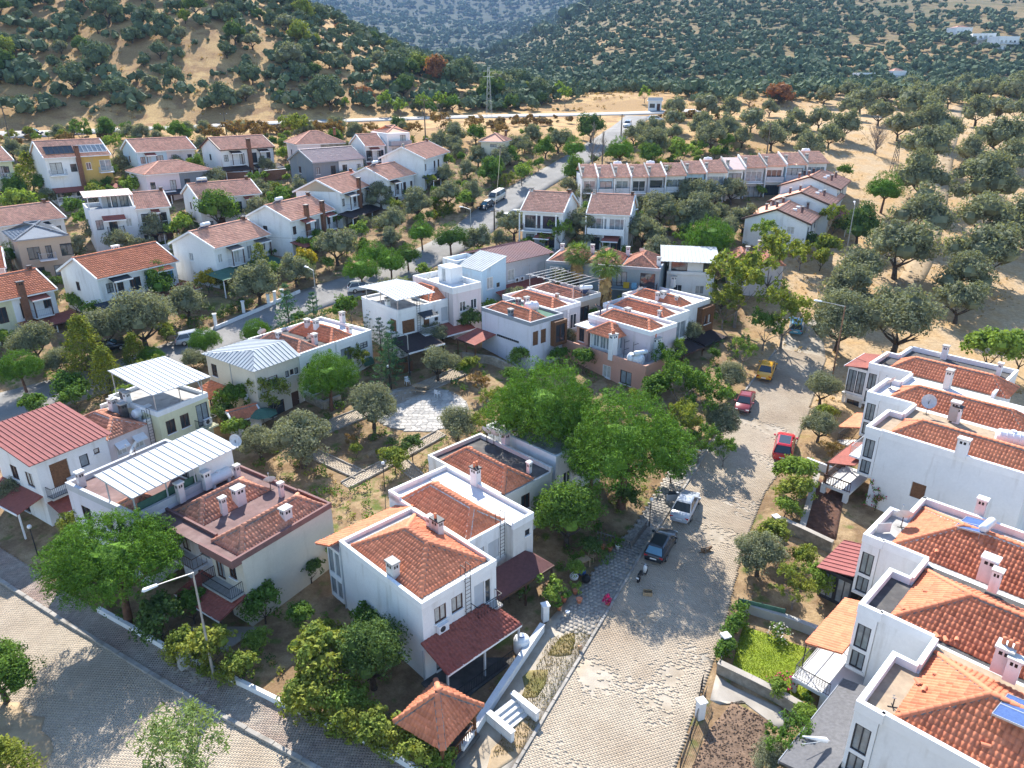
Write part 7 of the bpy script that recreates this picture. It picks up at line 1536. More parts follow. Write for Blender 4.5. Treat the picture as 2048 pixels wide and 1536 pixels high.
# courtyard
def ell(cx, cy, a, b, n=22): return [P2(cx + a * cos(t), cy + b * sin(t)) for t in np.linspace(0, 2 * pi, n + 1)[:-1]]
fl = patch('flagstone_patio', ell(838, 818, 100, 46), .03, 'slab_pale', 'round flagstone patio in the courtyard', 'patio')
def flags(parent, poly, m='flagstone', size=.55):
    P = np.array([(p[0], p[1]) for p in poly]); lo = P.min(0); hi = P.max(0); nx_ = int((hi[0] - lo[0]) / size); ny_ = int((hi[1] - lo[1]) / size)
    G = {(i, j): (lo[0] + (i + .5 * (j % 2) + random.uniform(-.22, .22)) * size, lo[1] + (j + random.uniform(-.22, .22)) * size) for i in range(nx_ + 2) for j in range(ny_ + 2)}; mb = MB()
    for i in range(nx_):
        for j in range(ny_):
            q = [G[i, j], G[i + 1, j], G[i + 1, j + 1], G[i, j + 1]]; c = np.mean(q, 0)
            if not poly_inside(P, np.array([c[0]]), np.array([c[1]]))[0]: continue
            z = gz(*c) + .055 + random.uniform(0, .012); q = [c + (np.array(v) - c) * .9 for v in q]; mb.slab([(v[0], v[1], z + gz(*v) - gz(*c)) for v in q], .04)
    tag(mb.build('flagstones', m, parent), kind='stuff')
flags(fl, ell(840, 820, 96, 44))
for nm, lab, a, b, w_ in (('courtyard_path', 'brick path along the front of the courtyard beds', (626, 908), (722, 952), 1.3), ('long_courtyard_path', 'long kerbed path crossing the courtyard diagonally', (690, 972), (885, 866), 1.3), ('cross_courtyard_path', 'short courtyard path towards the row houses', (800, 922), (850, 968), 1.2), ('back_courtyard_path', 'courtyard path in front of the sheet-metal row', (640, 862), (930, 740), 2.0)):
    A_, B_ = P2(*a), P2(*b); r_ = ribbon(nm, resample([A_, B_], 1.0), w_, .04, 'slab_pale', lab, 'path'); d = (B_ - A_).normalized(); s = Vector((-d.y, d.x, 0)) * w_ / 2
    pavers(r_, [A_ + s, B_ + s, B_ - s, A_ - s], math.degrees(math.atan2(d.x, d.y)), .3, .2, .065, 'paver', miss=.9, h=.02); kerb(nm.replace('path', 'kerb'), resample([A_ + s, B_ + s], .5), lab.replace('path', 'path edging') + ', far side', .18, .14, .9); kerb(nm.replace('path', 'kerb'), resample([A_ - s, B_ - s], .5), lab.replace('path', 'path edging') + ', near side', .18, .14, .9)
# marble steps down to the pavement
p = at(1010, 1430); st_ = thing('garden_steps', 'white marble steps with side walls leading to the pavement', 'steps', p, pi / 2 - R(135.5))
for i in range(5): MB().box(-.2 + i * .32, .12 + i * .32, -.9, .9, -1, .62 - .15 * i).build('step', 'marble', st_)
for s in (-1, 1): MB().box(-.4, 1.75, s * 1.05 - .13, s * 1.05 + .13, -1, .75).build('side_wall', 'white', st_); MB().box(-.45, 1.8, s * 1.05 - .19, s * 1.05 + .19, .752, .82).build('coping', 'marble', st_)
# --- fences
def fence(name, label, pts, h, m, gap=.16, r=.015, cat='fence', post=2.0, slat=False):
    r_ = resample([P2(*q) for q in pts], .5); o = r_[0]; t = thing(name, label, cat, (o.x, o.y, gz(o.x, o.y)), 0); L0 = t.location; mb = MB(); acc = 0; prev = r_[0]
    Z = lambda q, k=0: Vector((q.x, q.y, gz(q.x, q.y) + k)) - L0
    for a, b in zip(r_, r_[1:]):
        mb.rod(Z(a, h), Z(b, h), r * 1.6, 4); mb.rod(Z(a, .15), Z(b, .15), r * 1.4, 4); n = max(1, int((b - a).length / gap))
        for i in range(n): c = a.lerp(b, i / n); mb.rod(Z(c, .03), Z(c, h + (.08 if slat else 0)), r * (1.8 if slat else 1), 4)
    mb.build('fence_bars', m, t)
    d = 0; last = None
    for q in r_:
        if last is None or (q - last).length >= post: MB().rod(Z(q, -.2), Z(q, h + .1), .04, 6).build('post', m, t); last = q
fence('iron_fence', 'low iron fence beside the lawn at the cobbled street', ((1437, 1345), (1455, 1290), (1484, 1218)), .9, 'iron'); fence('plot_fence', 'wire and iron fence beside the dug vegetable plot', ((1360, 1540), (1390, 1450), (1412, 1395)), .9, 'iron'); fence('picket_fence', 'grey picket fence under the pines', ((1195, 1078), (1262, 1098), (1295, 1055)), .7, 'bark_grey', .2, .03, slat=True); fence('white_picket', 'white picket fence beyond the tall pines', ((1372, 912), (1400, 918)), .9, 'white', .25, .04, slat=True); fence('courtyard_fence', 'brown board fence of the cedar garden', ((786, 752), (826, 742)), 1.2, 'wood', .15, .05, slat=True)
fence('balustrade', 'white balustrade behind the weatherboarded duplex', ((405, 470), (500, 452)), 1.1, 'white', .3, .06, slat=True)
for nm, lab, q in (('gate_pillar', 'stone gate pillar at the corner of the red soil plot', (1548, 1060)), ('small_gate_pillar', 'white gate pillar beside the dug plot', (1399, 1435)), ('white_pillar', 'white pillar in the rose hedge by the lawn', (1447, 1302)), ('post_pillar', 'white pillar beside potted plants on the street', (1090, 1240))):
    p = at(*q); t = thing(nm, lab, 'pillar', p, R(20)); MB().box(-.22, .22, -.22, .22, -.3, 1.3).build('shaft', 'stone_wall' if nm == 'gate_pillar' else 'white', t); MB().box(-.28, .28, -.28, .28, 1.3, 1.4).build('cap', 'white', t)
p = at(1398, 1400); t = thing('iron_gate', 'arched black iron gate standing open at the street', 'gate', p, R(65)); mb = MB()
for i in range(7): mb.rod((i * .16, 0, .1), (i * .16, 0, 1.2 + .3 * sin(pi * i / 6)), .015, 4)
mb.tube([(i * .16, 0, 1.2 + .3 * sin(pi * i / 6)) for i in range(7)], .02, 4).rod((0, 0, .2), (.96, 0, .2), .02, 4); mb.build('bars', 'iron', t)
# --- lamps and poles
def lamp(label, base, top_px=None, head_px=None, h=8.3, pm='lamp_pole', az=None, arm=2.2):
    p = at(*base); t = thing('street_lamp', label, 'street lamp', p, pi / 2 - R(az), 'street lamps'); pl = MB().tube([(0, 0, -.3), (0, 0, 2), (0, 0, h)], [.10, .085, .055], 8).build('pole', pm, t)
    MB().box(-.16, .16, -.16, .16, -.2, .12).build('foot', 'concrete', t); MB().tube([(0, 0, h - .05), (arm * .5, 0, h + .10), (arm, 0, h + .22)], [.045, .04, .035], 6).build('arm', 'lamp_pole', t)
    hd = MB().add([(arm - .15, -.10, h + .17), (arm + .65, -.15, h + .20), (arm + .75, 0, h + .2), (arm + .65, .15, h + .20), (arm - .15, .10, h + .17), (arm - .15, -.08, h + .27), (arm + .6, -.11, h + .33), (arm + .7, 0, h + .31), (arm + .6, .11, h + .33), (arm - .15, .08, h + .27)], [(4, 3, 2, 1, 0), (5, 6, 7, 8, 9), (0, 1, 6, 5), (1, 2, 7, 6), (2, 3, 8, 7), (3, 4, 9, 8), (4, 0, 5, 9)]).build('lamp_head', 'plastic_white', t, smooth=False); return t
lamp('tall grey street lamp on the pavement of the cross street', (429, 1358), az=225, h=8.4); lamp('tall rusty street lamp beside the last terrace house', (1665, 752), az=-62, pm='lamp_rust', h=8.4, arm=2.6); lamp('thin street lamp between cedars and courtyard olive', (819, 745), az=-80, h=4.6, arm=1.6); lamp('street lamp at the bend of the estate road', (634, 612), az=-50, h=5, arm=1.2); lamp('pale green lamp among olives behind the palm house', (1264, 492), az=30, h=5.5, arm=.8); lamp('leaning street lamp in the olive trees on the right', (1690, 520), az=20, h=8.5, arm=1.0); lamp('street lamp on the straight part of the estate road', (942, 474), az=-60, h=4.6, arm=1.5)
for lab, b_, h in (('small globe lamp beside the lower left yard', (76, 1112), 2.6), ('black globe lamp in the courtyard bed', (770, 982), 2.7), ('black globe lamp beside the parked dark car', (1298, 1055), 2.6), ('globe lamp by the picnic table', (779, 775), 2.4)):
    p = at(*b_); t = thing('garden_lamp', lab, 'garden lamp', p, 0, 'globe garden lamps'); MB().tube([(0, 0, -.2), (0, 0, h)], [.05, .035], 6).build('pole', 'iron', t); MB().lathe([(.02, -.17), (.12, -.13), (.17, 0), (.12, .13), (.02, .17)], 12, (0, 0, h + .16)).build('globe', 'plastic_white', t, smooth=True)
POLES = []
for lab, b_, h in (('thick concrete utility pole behind the gabled houses', (852, 300), 11), ('wooden utility pole by the substation', (1001, 352), 6), ('wooden utility pole by the estate road bend', (989, 478), 5), ('utility pole with lamp beside the green porch house', (493, 535), 5.2), ('utility pole behind the terrace row', (1533, 312), 7), ('utility pole at the left edge by the dark car', (24, 296), 9), ('utility pole on the bank below the back road', (453, 268), 5), ('wooden pole at the link road corner', (1242, 272), 5)):
    p = at(*b_); t = thing('utility_pole', lab, 'utility pole', p, R(30), 'utility poles'); MB().tube([(0, 0, -.4), (0, 0, h)], [.17, .11], 7).build('pole', 'wood_pole', t); MB().box(-.8, .8, -.05, .05, h - .5, h - .38).build('crossarm', 'wood_pole', t)
    for x_ in (-.7, 0, .7): MB().lathe([(.02, 0), (.05, .03), (.05, .12), (.02, .14)], 8, (x_, 0, h - .38)).build('insulator', 'plastic_white', t)
    POLES.append(p + Vector((0, 0, h - .3)))
def cable(label, a, b, sag=1.2):
    t = thing('overhead_cable', label, 'cable', a, 0, 'overhead cables'); n = 14; pts = [(b - a) * (i / n) + Vector((0, 0, -sag * 4 * (i / n) * (1 - i / n))) for i in range(n + 1)]; MB().tube(pts, .02, 4).build('wire', 'black', t)
cable('power line from the concrete pole to the substation pole', POLES[0], POLES[1]); cable('power line along the estate road', POLES[1], POLES[2], 1.5); cable('power line down to the green porch house', POLES[2], POLES[3], 2.0); cable('power line along the bank to the left', POLES[6], POLES[5], 2.5); cable('power line between bank and concrete pole', POLES[6], POLES[0], 2.5)
p = at(978, 238); py_ = thing('lattice_pylon', 'tall steel lattice pylon beside the back road', 'pylon', p, R(15)); mb = MB(); hh = 13.5
for k in range(9):
    z0, z1 = hh * k / 9, hh * (k + 1) / 9; w0, w1 = .8 * (1 - .75 * k / 9), .8 * (1 - .75 * (k + 1) / 9)
    c0 = [(-w0, -w0, z0), (w0, -w0, z0), (w0, w0, z0), (-w0, w0, z0)]; c1 = [(-w1, -w1, z1), (w1, -w1, z1), (w1, w1, z1), (-w1, w1, z1)]
    for i in range(4): mb.rod(c0[i], c1[i], .03, 4).rod(c0[i], c1[(i + 1) % 4], .014, 4).rod(c1[i], c0[(i + 1) % 4], .014, 4)
mb.build('lattice', 'steel', py_)
for z_ in (11.0, 12.4): MB().rod((-1.6, 0, z_), (1.6, 0, z_), .06, 4).build('crossarm', 'steel', py_)
p = at(1786, 345); py_ = thing('steel_mast', 'dark steel lattice mast at the edge of the grove', 'mast', p, 0); mb = MB()
for k in range(7):
    z0, z1 = 6.5 * k / 7, 6.5 * (k + 1) / 7; w0, w1 = .8 * (1 - .7 * k / 7), .8 * (1 - .7 * (k + 1) / 7)
    for i in range(4): a0 = pi / 4 + i * pi / 2; a1 = a0 + pi / 2; mb.rod((w0 * cos(a0), w0 * sin(a0), z0), (w1 * cos(a0), w1 * sin(a0), z1), .05, 4).rod((w0 * cos(a0), w0 * sin(a0), z0), (w1 * cos(a1), w1 * sin(a1), z1), .03, 4)
mb.build('lattice', 'iron', py_)

# ------------------------------------------------------------------ vehicles
def vehicle(name, label, px, py, az, paint, L_=4.35, W_=1.76, H_=1.45, kind='sedan', group='cars parked along the cobbled street', door=False, off=.0):
    p = at(px, py); t = thing(name, label, 'car' if kind != 'van' else 'van', (p.x, p.y, gz(p.x, p.y) + .07 + off), pi / 2 - R(az), group)
    dz = gz(p.x + sin(R(az)), p.y + cos(R(az))) - gz(p.x, p.y); t.rotation_euler = (0, -math.atan(dz), t.rotation_euler.z)
    hl = L_ / 2; hw = W_ / 2; belt = H_ * .63
    hood = {'sedan': belt * .96, 'hatch': belt * .98, 'suv': belt * 1.0, 'van': belt * .98}[kind]; tail = {'sedan': belt * 1.0, 'hatch': belt * 1.02, 'suv': belt * 1.05, 'van': belt * 1.05}[kind]
    S = [(-hl, .42, tail * .72, hw * .80), (-hl + .06, .28, tail * .93, hw * .9), (-hl + .45, .22, tail, hw * .98), (-hl * .45, .2, belt * 1.02, hw), (0, .2, belt, hw), (hl * .42, .2, belt * .99, hw), (hl - .75, .22, hood * .93, hw * .97), (hl - .18, .26, hood * .82, hw * .88), (hl, .38, hood * .62, hw * .74)]
    vs = []; fs = []; n = 10
    for x, zb, zt, w_ in S: vs += [(x, s * y, z) for s, y, z in ((-1, w_ * .7, zb), (-1, w_ * .97, zb + .08), (-1, w_, (zb + zt) * .52), (-1, w_ * .96, zt - .06), (-1, w_ * .82, zt), (1, w_ * .82, zt), (1, w_ * .96, zt - .06), (1, w_, (zb + zt) * .52), (1, w_ * .97, zb + .08), (1, w_ * .7, zb))]
    for k in range(len(S) - 1):
        for i in range(n): fs.append((k * n + i, k * n + (i + 1) % n, (k + 1) * n + (i + 1) % n, (k + 1) * n + i))
    fs += [tuple(range(n - 1, -1, -1)), tuple(range((len(S) - 1) * n, len(S) * n))]
    body = MB().add(vs, [f[::-1] for f in fs]).build('body', paint, t, smooth=True)
    rb, rf, tb, tf = {'sedan': (-hl * .70, hl * .50, -hl * .36, hl * .14), 'hatch': (-hl * .96, hl * .48, -hl * .74, hl * .10), 'suv': (-hl * .95, hl * .50, -hl * .66, hl * .16), 'van': (-hl * .97, hl * .74, -hl * .92, hl * .40)}[kind]
    zb = belt - .02; zt = H_; wb, wt = hw * .90, hw * .70
    B = {'bl': (rb, -wb, zb), 'br': (rb, wb, zb), 'fl': (rf, -wb, zb), 'fr': (rf, wb, zb), 'tbl': (tb, -wt, zt - .05), 'tbr': (tb, wt, zt - .05), 'tfl': (tf, -wt, zt - .05), 'tfr': (tf, wt, zt - .05)}
    MB().add([B[k] for k in ('bl', 'br', 'fr', 'fl', 'tbl', 'tbr', 'tfr', 'tfl')], [(0, 1, 5, 4), (1, 2, 6, 5), (2, 3, 7, 6), (3, 0, 4, 7), (4, 5, 6, 7), (3, 2, 1, 0)]).build('cabin', 'black', t)
    e = .03
    rm = MB().add([(tb - e * 2, -wt - e, zt - .06), (tf + e * 2, -wt - e, zt - .06), (tf + e * 2, wt + e, zt - .06), (tb - e * 2, wt + e, zt - .06), (tb + .12, -wt * .85, zt + .02), (tf - .12, -wt * .85, zt + .02), (tf - .12, wt * .85, zt + .02), (tb + .12, wt * .85, zt + .02)], [(4, 5, 6, 7), (0, 1, 5, 4), (1, 2, 6, 5), (2, 3, 7, 6), (3, 0, 4, 7), (3, 2, 1, 0)])
    for a, b in (('bl', 'tbl'), ('br', 'tbr'), ('fl', 'tfl'), ('fr', 'tfr')): rm.rod(B[a], B[b], .05, 5)
    for s in (-1, 1): mx_ = (rb + rf) / 2; rm.rod((mx_, s * wb, zb), ((tb + tf) / 2, s * wt, zt - .05), .035, 4)
    rm.build('roof', paint, t)
    def pane(nm, ks, out, m='glass'):
        c = sum((Vector(B[k]) for k in ks), Vector()) / 4; q = [c + (Vector(B[k]) - c) * .88 + Vector(out) for k in ks]; MB().add(q + [v - Vector(out) * .6 for v in q], [(0, 1, 2, 3), (7, 6, 5, 4), (0, 4, 5, 1), (1, 5, 6, 2), (2, 6, 7, 3), (3, 7, 4, 0)]).build(nm, m, t)
    gm = 'glass_blue' if paint == 'car_black' else 'glass'
    pane('rear_window', ('br', 'bl', 'tbl', 'tbr'), (-.018, 0, .014), gm); pane('windscreen', ('fl', 'fr', 'tfr', 'tfl'), (.018, 0, .014), gm); pane('side_window', ('bl', 'fl', 'tfl', 'tbl'), (0, -.018, .008)); pane('side_window', ('fr', 'br', 'tbr', 'tfr'), (0, .018, .008))
    if kind in ('suv',): MB().box(tb + .25, tf - .1, -wt * .8, wt * .8, zt + .018, zt + .03).build('sunroof', 'glass', t)
    for sx in (-hl * .60, hl * .62):
        for s in (-1, 1):
            wh = link('wheel', cached(('tyre', round(W_, 2)), lambda: MB().lathe([(.19, -.1), (.29, -.105), (.315, -.07), (.315, .07), (.29, .105), (.19, .1)], 18, (0, 0, 0), 'y').mesh('wheel', 'rubber', True)), t, (sx, s * (hw - .09), .31))
            link('rim', cached('rim', lambda: MB().lathe([(.02, -.1), (.18, -.105), (.2, -.09), (.2, .09), (.18, .105), (.02, .1)], 10, (0, 0, 0), 'y').mesh('rim', 'steel')), wh)
    for s in (-1, 1):
        MB().box(-hl + .015, -hl + .12, s * hw * .72 - .14, s * hw * .72 + .14, tail * .70, tail * .86).build('tail_light', 'tail_light', t); MB().box(hl - .22, hl - .07, s * hw * .66 - .15, s * hw * .66 + .15, hood * .60, hood * .76).build('headlight', 'head_light', t); MB().box(rf - .28, rf - .12, s * (hw + .1) - .1, s * (hw + .1) + .1, belt + .0, belt + .14).build('mirror', paint, t)
    MB().box(-hl - .01, -hl + .02, -.26, .26, .5, .61).build('number_plate', 'plate', t); MB().box(-hl - .03, -hl + .1, -hw * .8, hw * .8, .3, .42).build('rear_bumper', 'trim_dark' if paint in ('car_maroon', 'car_yellow') else paint, t); MB().box(hl - .12, hl + .03, -hw * .7, hw * .7, .3, .42).build('front_bumper', 'trim_dark' if paint in ('car_maroon',) else paint, t)
    MB().box(hl - .06, hl + .012, -hw * .35, hw * .35, .46, .56).build('grille', 'trim_dark', t)
    if door: d = MB().box(-1.0, 0, -.03, .03, .3, belt).build('open_door', paint, t, (hl * .36, hw, 0), R(-62)); MB().add([(-.95, 0, belt), (-.05, 0, belt), (-.35, -.1, H_ - .08), (-.85, -.1, H_ - .08)], [(0, 1, 2, 3)]).build('door_glass', 'glass', d)
    land('the ' + ' '.join(label.split()[:3]), px, py); return t
vehicle('sedan_car', 'silver sedan with its driver door open behind the black car', 1370, 1022, 27, 'car_silver', door=True); vehicle('hatchback_car', 'black hatchback parked at the kerb in pine shade', 1322, 1100, 29, 'car_black', 4.05, 1.70, 1.44, 'hatch'); vehicle('suv_car', 'bright red crossover with dark glass roof parked on the right', 1567, 902, 24, 'car_red', 4.45, 1.86, 1.58, 'suv'); vehicle('old_sedan_car', 'faded dark red old sedan facing down the street', 1489, 812, 206, 'car_maroon', 4.2, 1.68, 1.38, 'sedan'); vehicle('taxi_car', 'yellow taxi sedan parked under the trees', 1532, 748, 26, 'car_yellow', 4.4, 1.74, 1.5, 'sedan'); vehicle('blue_car', 'bright blue car at the top of the cobbled street', 1592, 658, 22, 'car_blue', 4.2, 1.72, 1.46, 'hatch')
ER = 'cars along the estate road'
vehicle('silver_hatchback', 'silver hatchback on the estate road behind a small pine', 392, 684, 62, 'car_silver', 4.6, 1.78, 1.5, 'hatch', ER); vehicle('grey_car', 'grey car in olive shade beside the estate road', 220, 702, 62, 'car_black', 4.2, 1.7, 1.45, 'hatch', ER); vehicle('white_estate_car', 'white car on the bend beside the metal roof house', 727, 582, 70, 'car_white', 4.3, 1.74, 1.48, 'hatch', ER); vehicle('orange_red_car', 'vivid red car behind the plum roofed house', 1074, 508, 88, 'car_orange', 4.4, 1.76, 1.45, 'hatch', ER); vehicle('cream_van', 'cream minivan parked along the estate road', 994, 402, 212, 'car_cream', 4.4, 1.8, 1.85, 'van', ER); vehicle('small_dark_car', 'small dark car in front of the cream minivan', 973, 417, 212, 'car_black', 3.4, 1.5, 1.3, 'hatch', ER); vehicle('white_pickup', 'white sedan beside the red-roofed house', 1030, 437, 282, 'car_white', 4.7, 1.8, 1.5, 'sedan', ER); vehicle('white_link_car', 'white car driving on the link road', 1255, 254, 195, 'car_white', 4.5, 1.8, 1.55, 'suv', ER); vehicle('white_junction_car', 'white car parked at the back road junction', 1311, 243, 85, 'car_white', 4.3, 1.76, 1.5, 'hatch', ER); vehicle('white_upper_car', 'white car between gabled houses at the back', 418, 312, 80, 'car_white', 4.4, 1.76, 1.5, 'hatch', ER); vehicle('dark_road_car', 'dark blue car on the back road at the left edge', 67, 272, 88, 'car_black', 4.5, 1.76, 1.5, 'sedan', ER, off=.2)
# scooter, crate, bins, pots and other street things
p = at(1284, 1158); t = thing('scooter', 'black and white scooter parked behind the black car', 'scooter', (p.x, p.y, gz(p.x, p.y) + .07), pi / 2 - R(35))
for x_ in (-.62, .62): w_ = MB().lathe([(.14, -.05), (.24, -.055), (.25, 0), (.24, .055), (.14, .05)], 16, (x_, 0, .25), 'y').build('wheel', 'rubber', t, smooth=True); MB().lathe([(.02, -.03), (.14, -.04), (.14, .04), (.02, .03)], 10, (x_, 0, .25), 'y').build('rim', 'steel', w_)
MB().tube([(-.75, 0, .62), (-.4, 0, .66), (-.1, 0, .5), (.0, 0, .32), (.3, 0, .32)], [.10, .16, .14, .10, .10], 8).build('body', 'car_black', t, smooth=True); MB().tube([(.35, 0, .35), (.45, 0, .75), (.42, 0, 1.0)], [.14, .16, .06], 8).build('front_shield', 'car_white', t, smooth=True); MB().tube([(-.72, 0, .74), (-.3, 0, .78), (-.08, 0, .7)], [.1, .13, .09], 8).build('seat', 'rubber', t, smooth=True); MB().rod((.38, -.32, 1.02), (.38, .32, 1.02), .02, 6).build('handlebar', 'iron', t); MB().box(.4, .5, -.07, .07, .9, 1.03).build('headlight', 'head_light', t); MB().box(-.86, -.84, -.1, .1, .45, .58).build('number_plate', 'plate', t)
p = at(1295, 1190); t = thing('wooden_crate', 'orange wooden crate left on the cobbles', 'crate', (p.x, p.y, gz(p.x, p.y) + .06), R(-8)); MB().box(-.34, .34, -.22, -.2, 0, .3).box(-.34, .34, .2, .22, 0, .3).box(-.34, -.32, -.2, .2, 0, .3).box(.32, .34, -.2, .2, 0, .3).build('side_boards', 'wood_pale', t); MB().box(-.33, .33, -.2, .2, 0, .02).build('bottom_board', 'wood_pale', t)
def pot(px, py, label, m='broad_light', s=1., pm='tile', group='potted plants on the pavement'):
    p = at(px, py); t = thing('flower_pot', label, 'potted plant', (p.x, p.y, gz(p.x, p.y) + .1), 0, group); TREES.append((t, 'empty flower pot' if m is None else 'potted plant', 'potted plant', px, py, label, group)); MB().lathe([(.10 * s, 0), (.17 * s, .28 * s), (.19 * s, .3 * s), (.15 * s, .31 * s), (.02, .27 * s)], 12).build('pot', pm, t, smooth=True)
    if m: C = rng.normal(size=(9, 3)) * .14 * s + np.array([0, 0, .55 * s]); V = leaves(C, np.full(9, .16 * s), 30, .12 * s, .3, .7); link('plant', np_mesh('pot_plant', V, quads(V), m), t)
for i, (q, m_, s_) in enumerate((((1100, 1200), 'broad_light', 2.4), ((1118, 1222), 'broad', 1.2), ((1128, 1205), 'broad', 1.3), ((1135, 1232), None, 1.), ((1150, 1190), 'broad_light', 1.2), ((1158, 1208), None, 1.3), ((1190, 1105), 'broad', 1.2), ((1205, 1100), None, 1.2), ((1220, 1104), 'broad_light', 1.1), ((1235, 1100), 'broad', 1.2), ((1216, 1212), 'bouquet', 1.0), ((1612, 1420), 'broad', 1.3), ((1150, 1132), 'broad', 1.3), ((1165, 1125), 'broad_light', 1.2))):
    pot(*q, 'large leafy pot plant beside the white pillar' if i == 0 else None, m_, s_, 'tile' if i % 3 else 'plastic_white')
p = at(1164, 1136); t = thing('garden_table', 'pale wooden table among the clutter on the pavement', 'table', (p.x, p.y, gz(p.x, p.y) + .1), R(30)); MB().box(-.6, .6, -.35, .35, .68, .73).build('table_top', 'wood_pale', t)
for sx in (-.52, .52):
    for sy in (-.28, .28): MB().box(sx - .03, sx + .03, sy - .03, sy + .03, 0, .68).build('leg', 'wood_pale', t)
def chair(px, py, rz, label, m='plastic_white'):
    p = at(px, py); t = thing('garden_chair', label, 'chair', (p.x, p.y, gz(p.x, p.y) + .07), rz, 'garden chairs'); MB().box(-.24, .24, -.24, .24, .42, .46).build('seat', m, t); MB().box(-.24, .24, .2, .25, .46, .9).build('backrest', m, t)
    for sx in (-.21, .21):
        for sy in (-.21, .21): MB().rod((sx * 1.1, sy * 1.1, 0), (sx, sy, .43), .025, 5).build('leg', m, t)
        MB().box(sx - .03, sx + .03, -.22, .2, .64, .68).build('armrest', m, t)
chair(1184, 1122, 1.0, 'wooden garden chair beside the pavement table', 'wood_pale'); chair(875, 795, 2.4, 'white plastic chair on the flagstone patio'); chair(815, 770, .6, 'white plastic chair near the picnic table'); chair(1010, 1205, .4, 'dark chair on the shaded patio', 'trim_dark')
p = at(842, 785); t = thing('picnic_table', 'wooden picnic table with benches on the patio', 'table', (p.x, p.y, p.z + .06), R(-15)); MB().box(-.9, .9, -.38, .38, .72, .77).build('table_top', 'wood_pale', t)
for s in (-1, 1): MB().box(-.9, .9, s * .72 - .13, s * .72 + .13, .43, .47).build('bench', 'wood_pale', t); MB().rod((s * .6, -.7, 0), (s * .6, .2, .72), .04, 4).rod((s * .6, .7, 0), (s * .6, -.2, .72), .04, 4).rod((s * .6, -.72, .4), (s * .6, .72, .4), .04, 4).build('trestle', 'wood_pale', t)
for i, q in enumerate(((1148, 1160), (1163, 1150), (1172, 1165))):
    p = at(*q); t = thing('rubbish_bag', ['white rubbish bag on the pavement, left of three bags', 'blue rubbish bag between two others on the pavement', 'black rubbish bag on the pavement, right of three bags'][i], 'bag', (p.x, p.y, p.z + .1), i, 'rubbish bags'); MB().lathe([(.05, 0), (.3, .06), (.36, .25), (.26, .45), (.1, .55), (.12, .62), (.02, .6)], 9).build('bag', ('plastic_white', 'plastic_blue', 'rubber')[i], t, smooth=True)
p = at(1043, 1300); t = thing('white_cistern', 'white plastic cistern in the porch garden behind the wall', 'tank', p, 0); MB().lathe([(.5, -.2), (.55, .1), (.55, .9), (.5, 1.05), (.25, 1.2), (.02, 1.22)], 20).build('tank_body', 'plastic_white', t, smooth=True); MB().lathe([(.2, 1.18), (.2, 1.3), (.02, 1.31)], 12).build('lid', 'plastic_blue', t)
p = at(372, 1335); t = thing('utility_cabinet', 'grey concrete utility cabinet on the pavement', 'cabinet', (p.x, p.y, p.z + .1), R(45)); MB().box(-.4, .4, -.25, .25, 0, 1.35).build('cabinet_body', 'concrete', t); MB().box(-.45, .45, -.3, .3, 1.35, 1.43).build('cabinet_lid', 'concrete', t); MB().box(-.32, .32, -.262, -.25, .15, 1.2).build('door', 'metal_grey', t)
p = at(490, 860); t = thing('tiled_shed', 'small shed with bright tiled roof beside the green parasol', 'shed', (p.x, p.y, p.z), R(40)); block(t, (-1.4, 1.4, -1.1, 1.1), -.5, 1.9, {'S': [(.9, 0, .8, 1.7, 'D')]}, 'white'); gable(t, -1.4, 1.4, -1.1, 1.1, 1.9, .55, 'tile_bright', 'x', .2, .15, tw=.25, th=.34)
p = at(530, 858); t = thing('parasol', 'dark green parasol open beside the sheet-metal row', 'parasol', (p.x, p.y, p.z), 0); MB().rod((0, 0, 0), (0, 0, 2.3), .03, 6).build('pole', 'wood', t); MB().lathe([(1.5, 1.75), (1.0, 2.0), (.5, 2.2), (.02, 2.32)], 8).build('canopy', 'terrace_green', t)
p = at(1520, 1232); t = thing('green_screen', 'green shade net fixed along the olive garden', 'screen', (p.x, p.y, p.z), R(-22)); MB().box(-1.6, 1.6, -.02, .02, .0, 1.1).build('net', 'terrace_green', t)
for x_ in (-1.6, 0, 1.6): MB().rod((x_, .03, 0), (x_, .03, 1.2), .03, 5).build('post', 'iron', t)
for nm, lab, q, m_ in (('rose_bush', 'white rose bush at the lawn edge', (1560, 1262), 'rose_bloom'), ('bougainvillea', 'magenta bougainvillea climbing the white wall', (1752, 1010), 'bouquet'), ('red_flowers', 'red flowering plant at the foot of the lawn', (1560, 1362), 'bouquet')):
    p = at(*q, .6); t = thing(nm, lab, 'shrub', (p.x, p.y, gz(p.x, p.y)), 0); hgt = 2.6 if nm == 'bougainvillea' else .9
    C = rng.normal(size=(16, 3)) * np.array([.35, .35, hgt * .28]) + np.array([0, 0, hgt * .6]); V = leaves(C, np.full(16, .28), 26, .16, .3, .7); link('foliage', np_mesh('fl', V, quads(V), 'broad'), t); V = leaves(C, np.full(16, .34), 9, .13, .8, .9); link('blossom', np_mesh('bl', V, quads(V), m_), t); MB().tube([(0, 0, -.2), (0, 0, hgt * .7)], [.05, .02], 5).build('stem', 'bark', t)
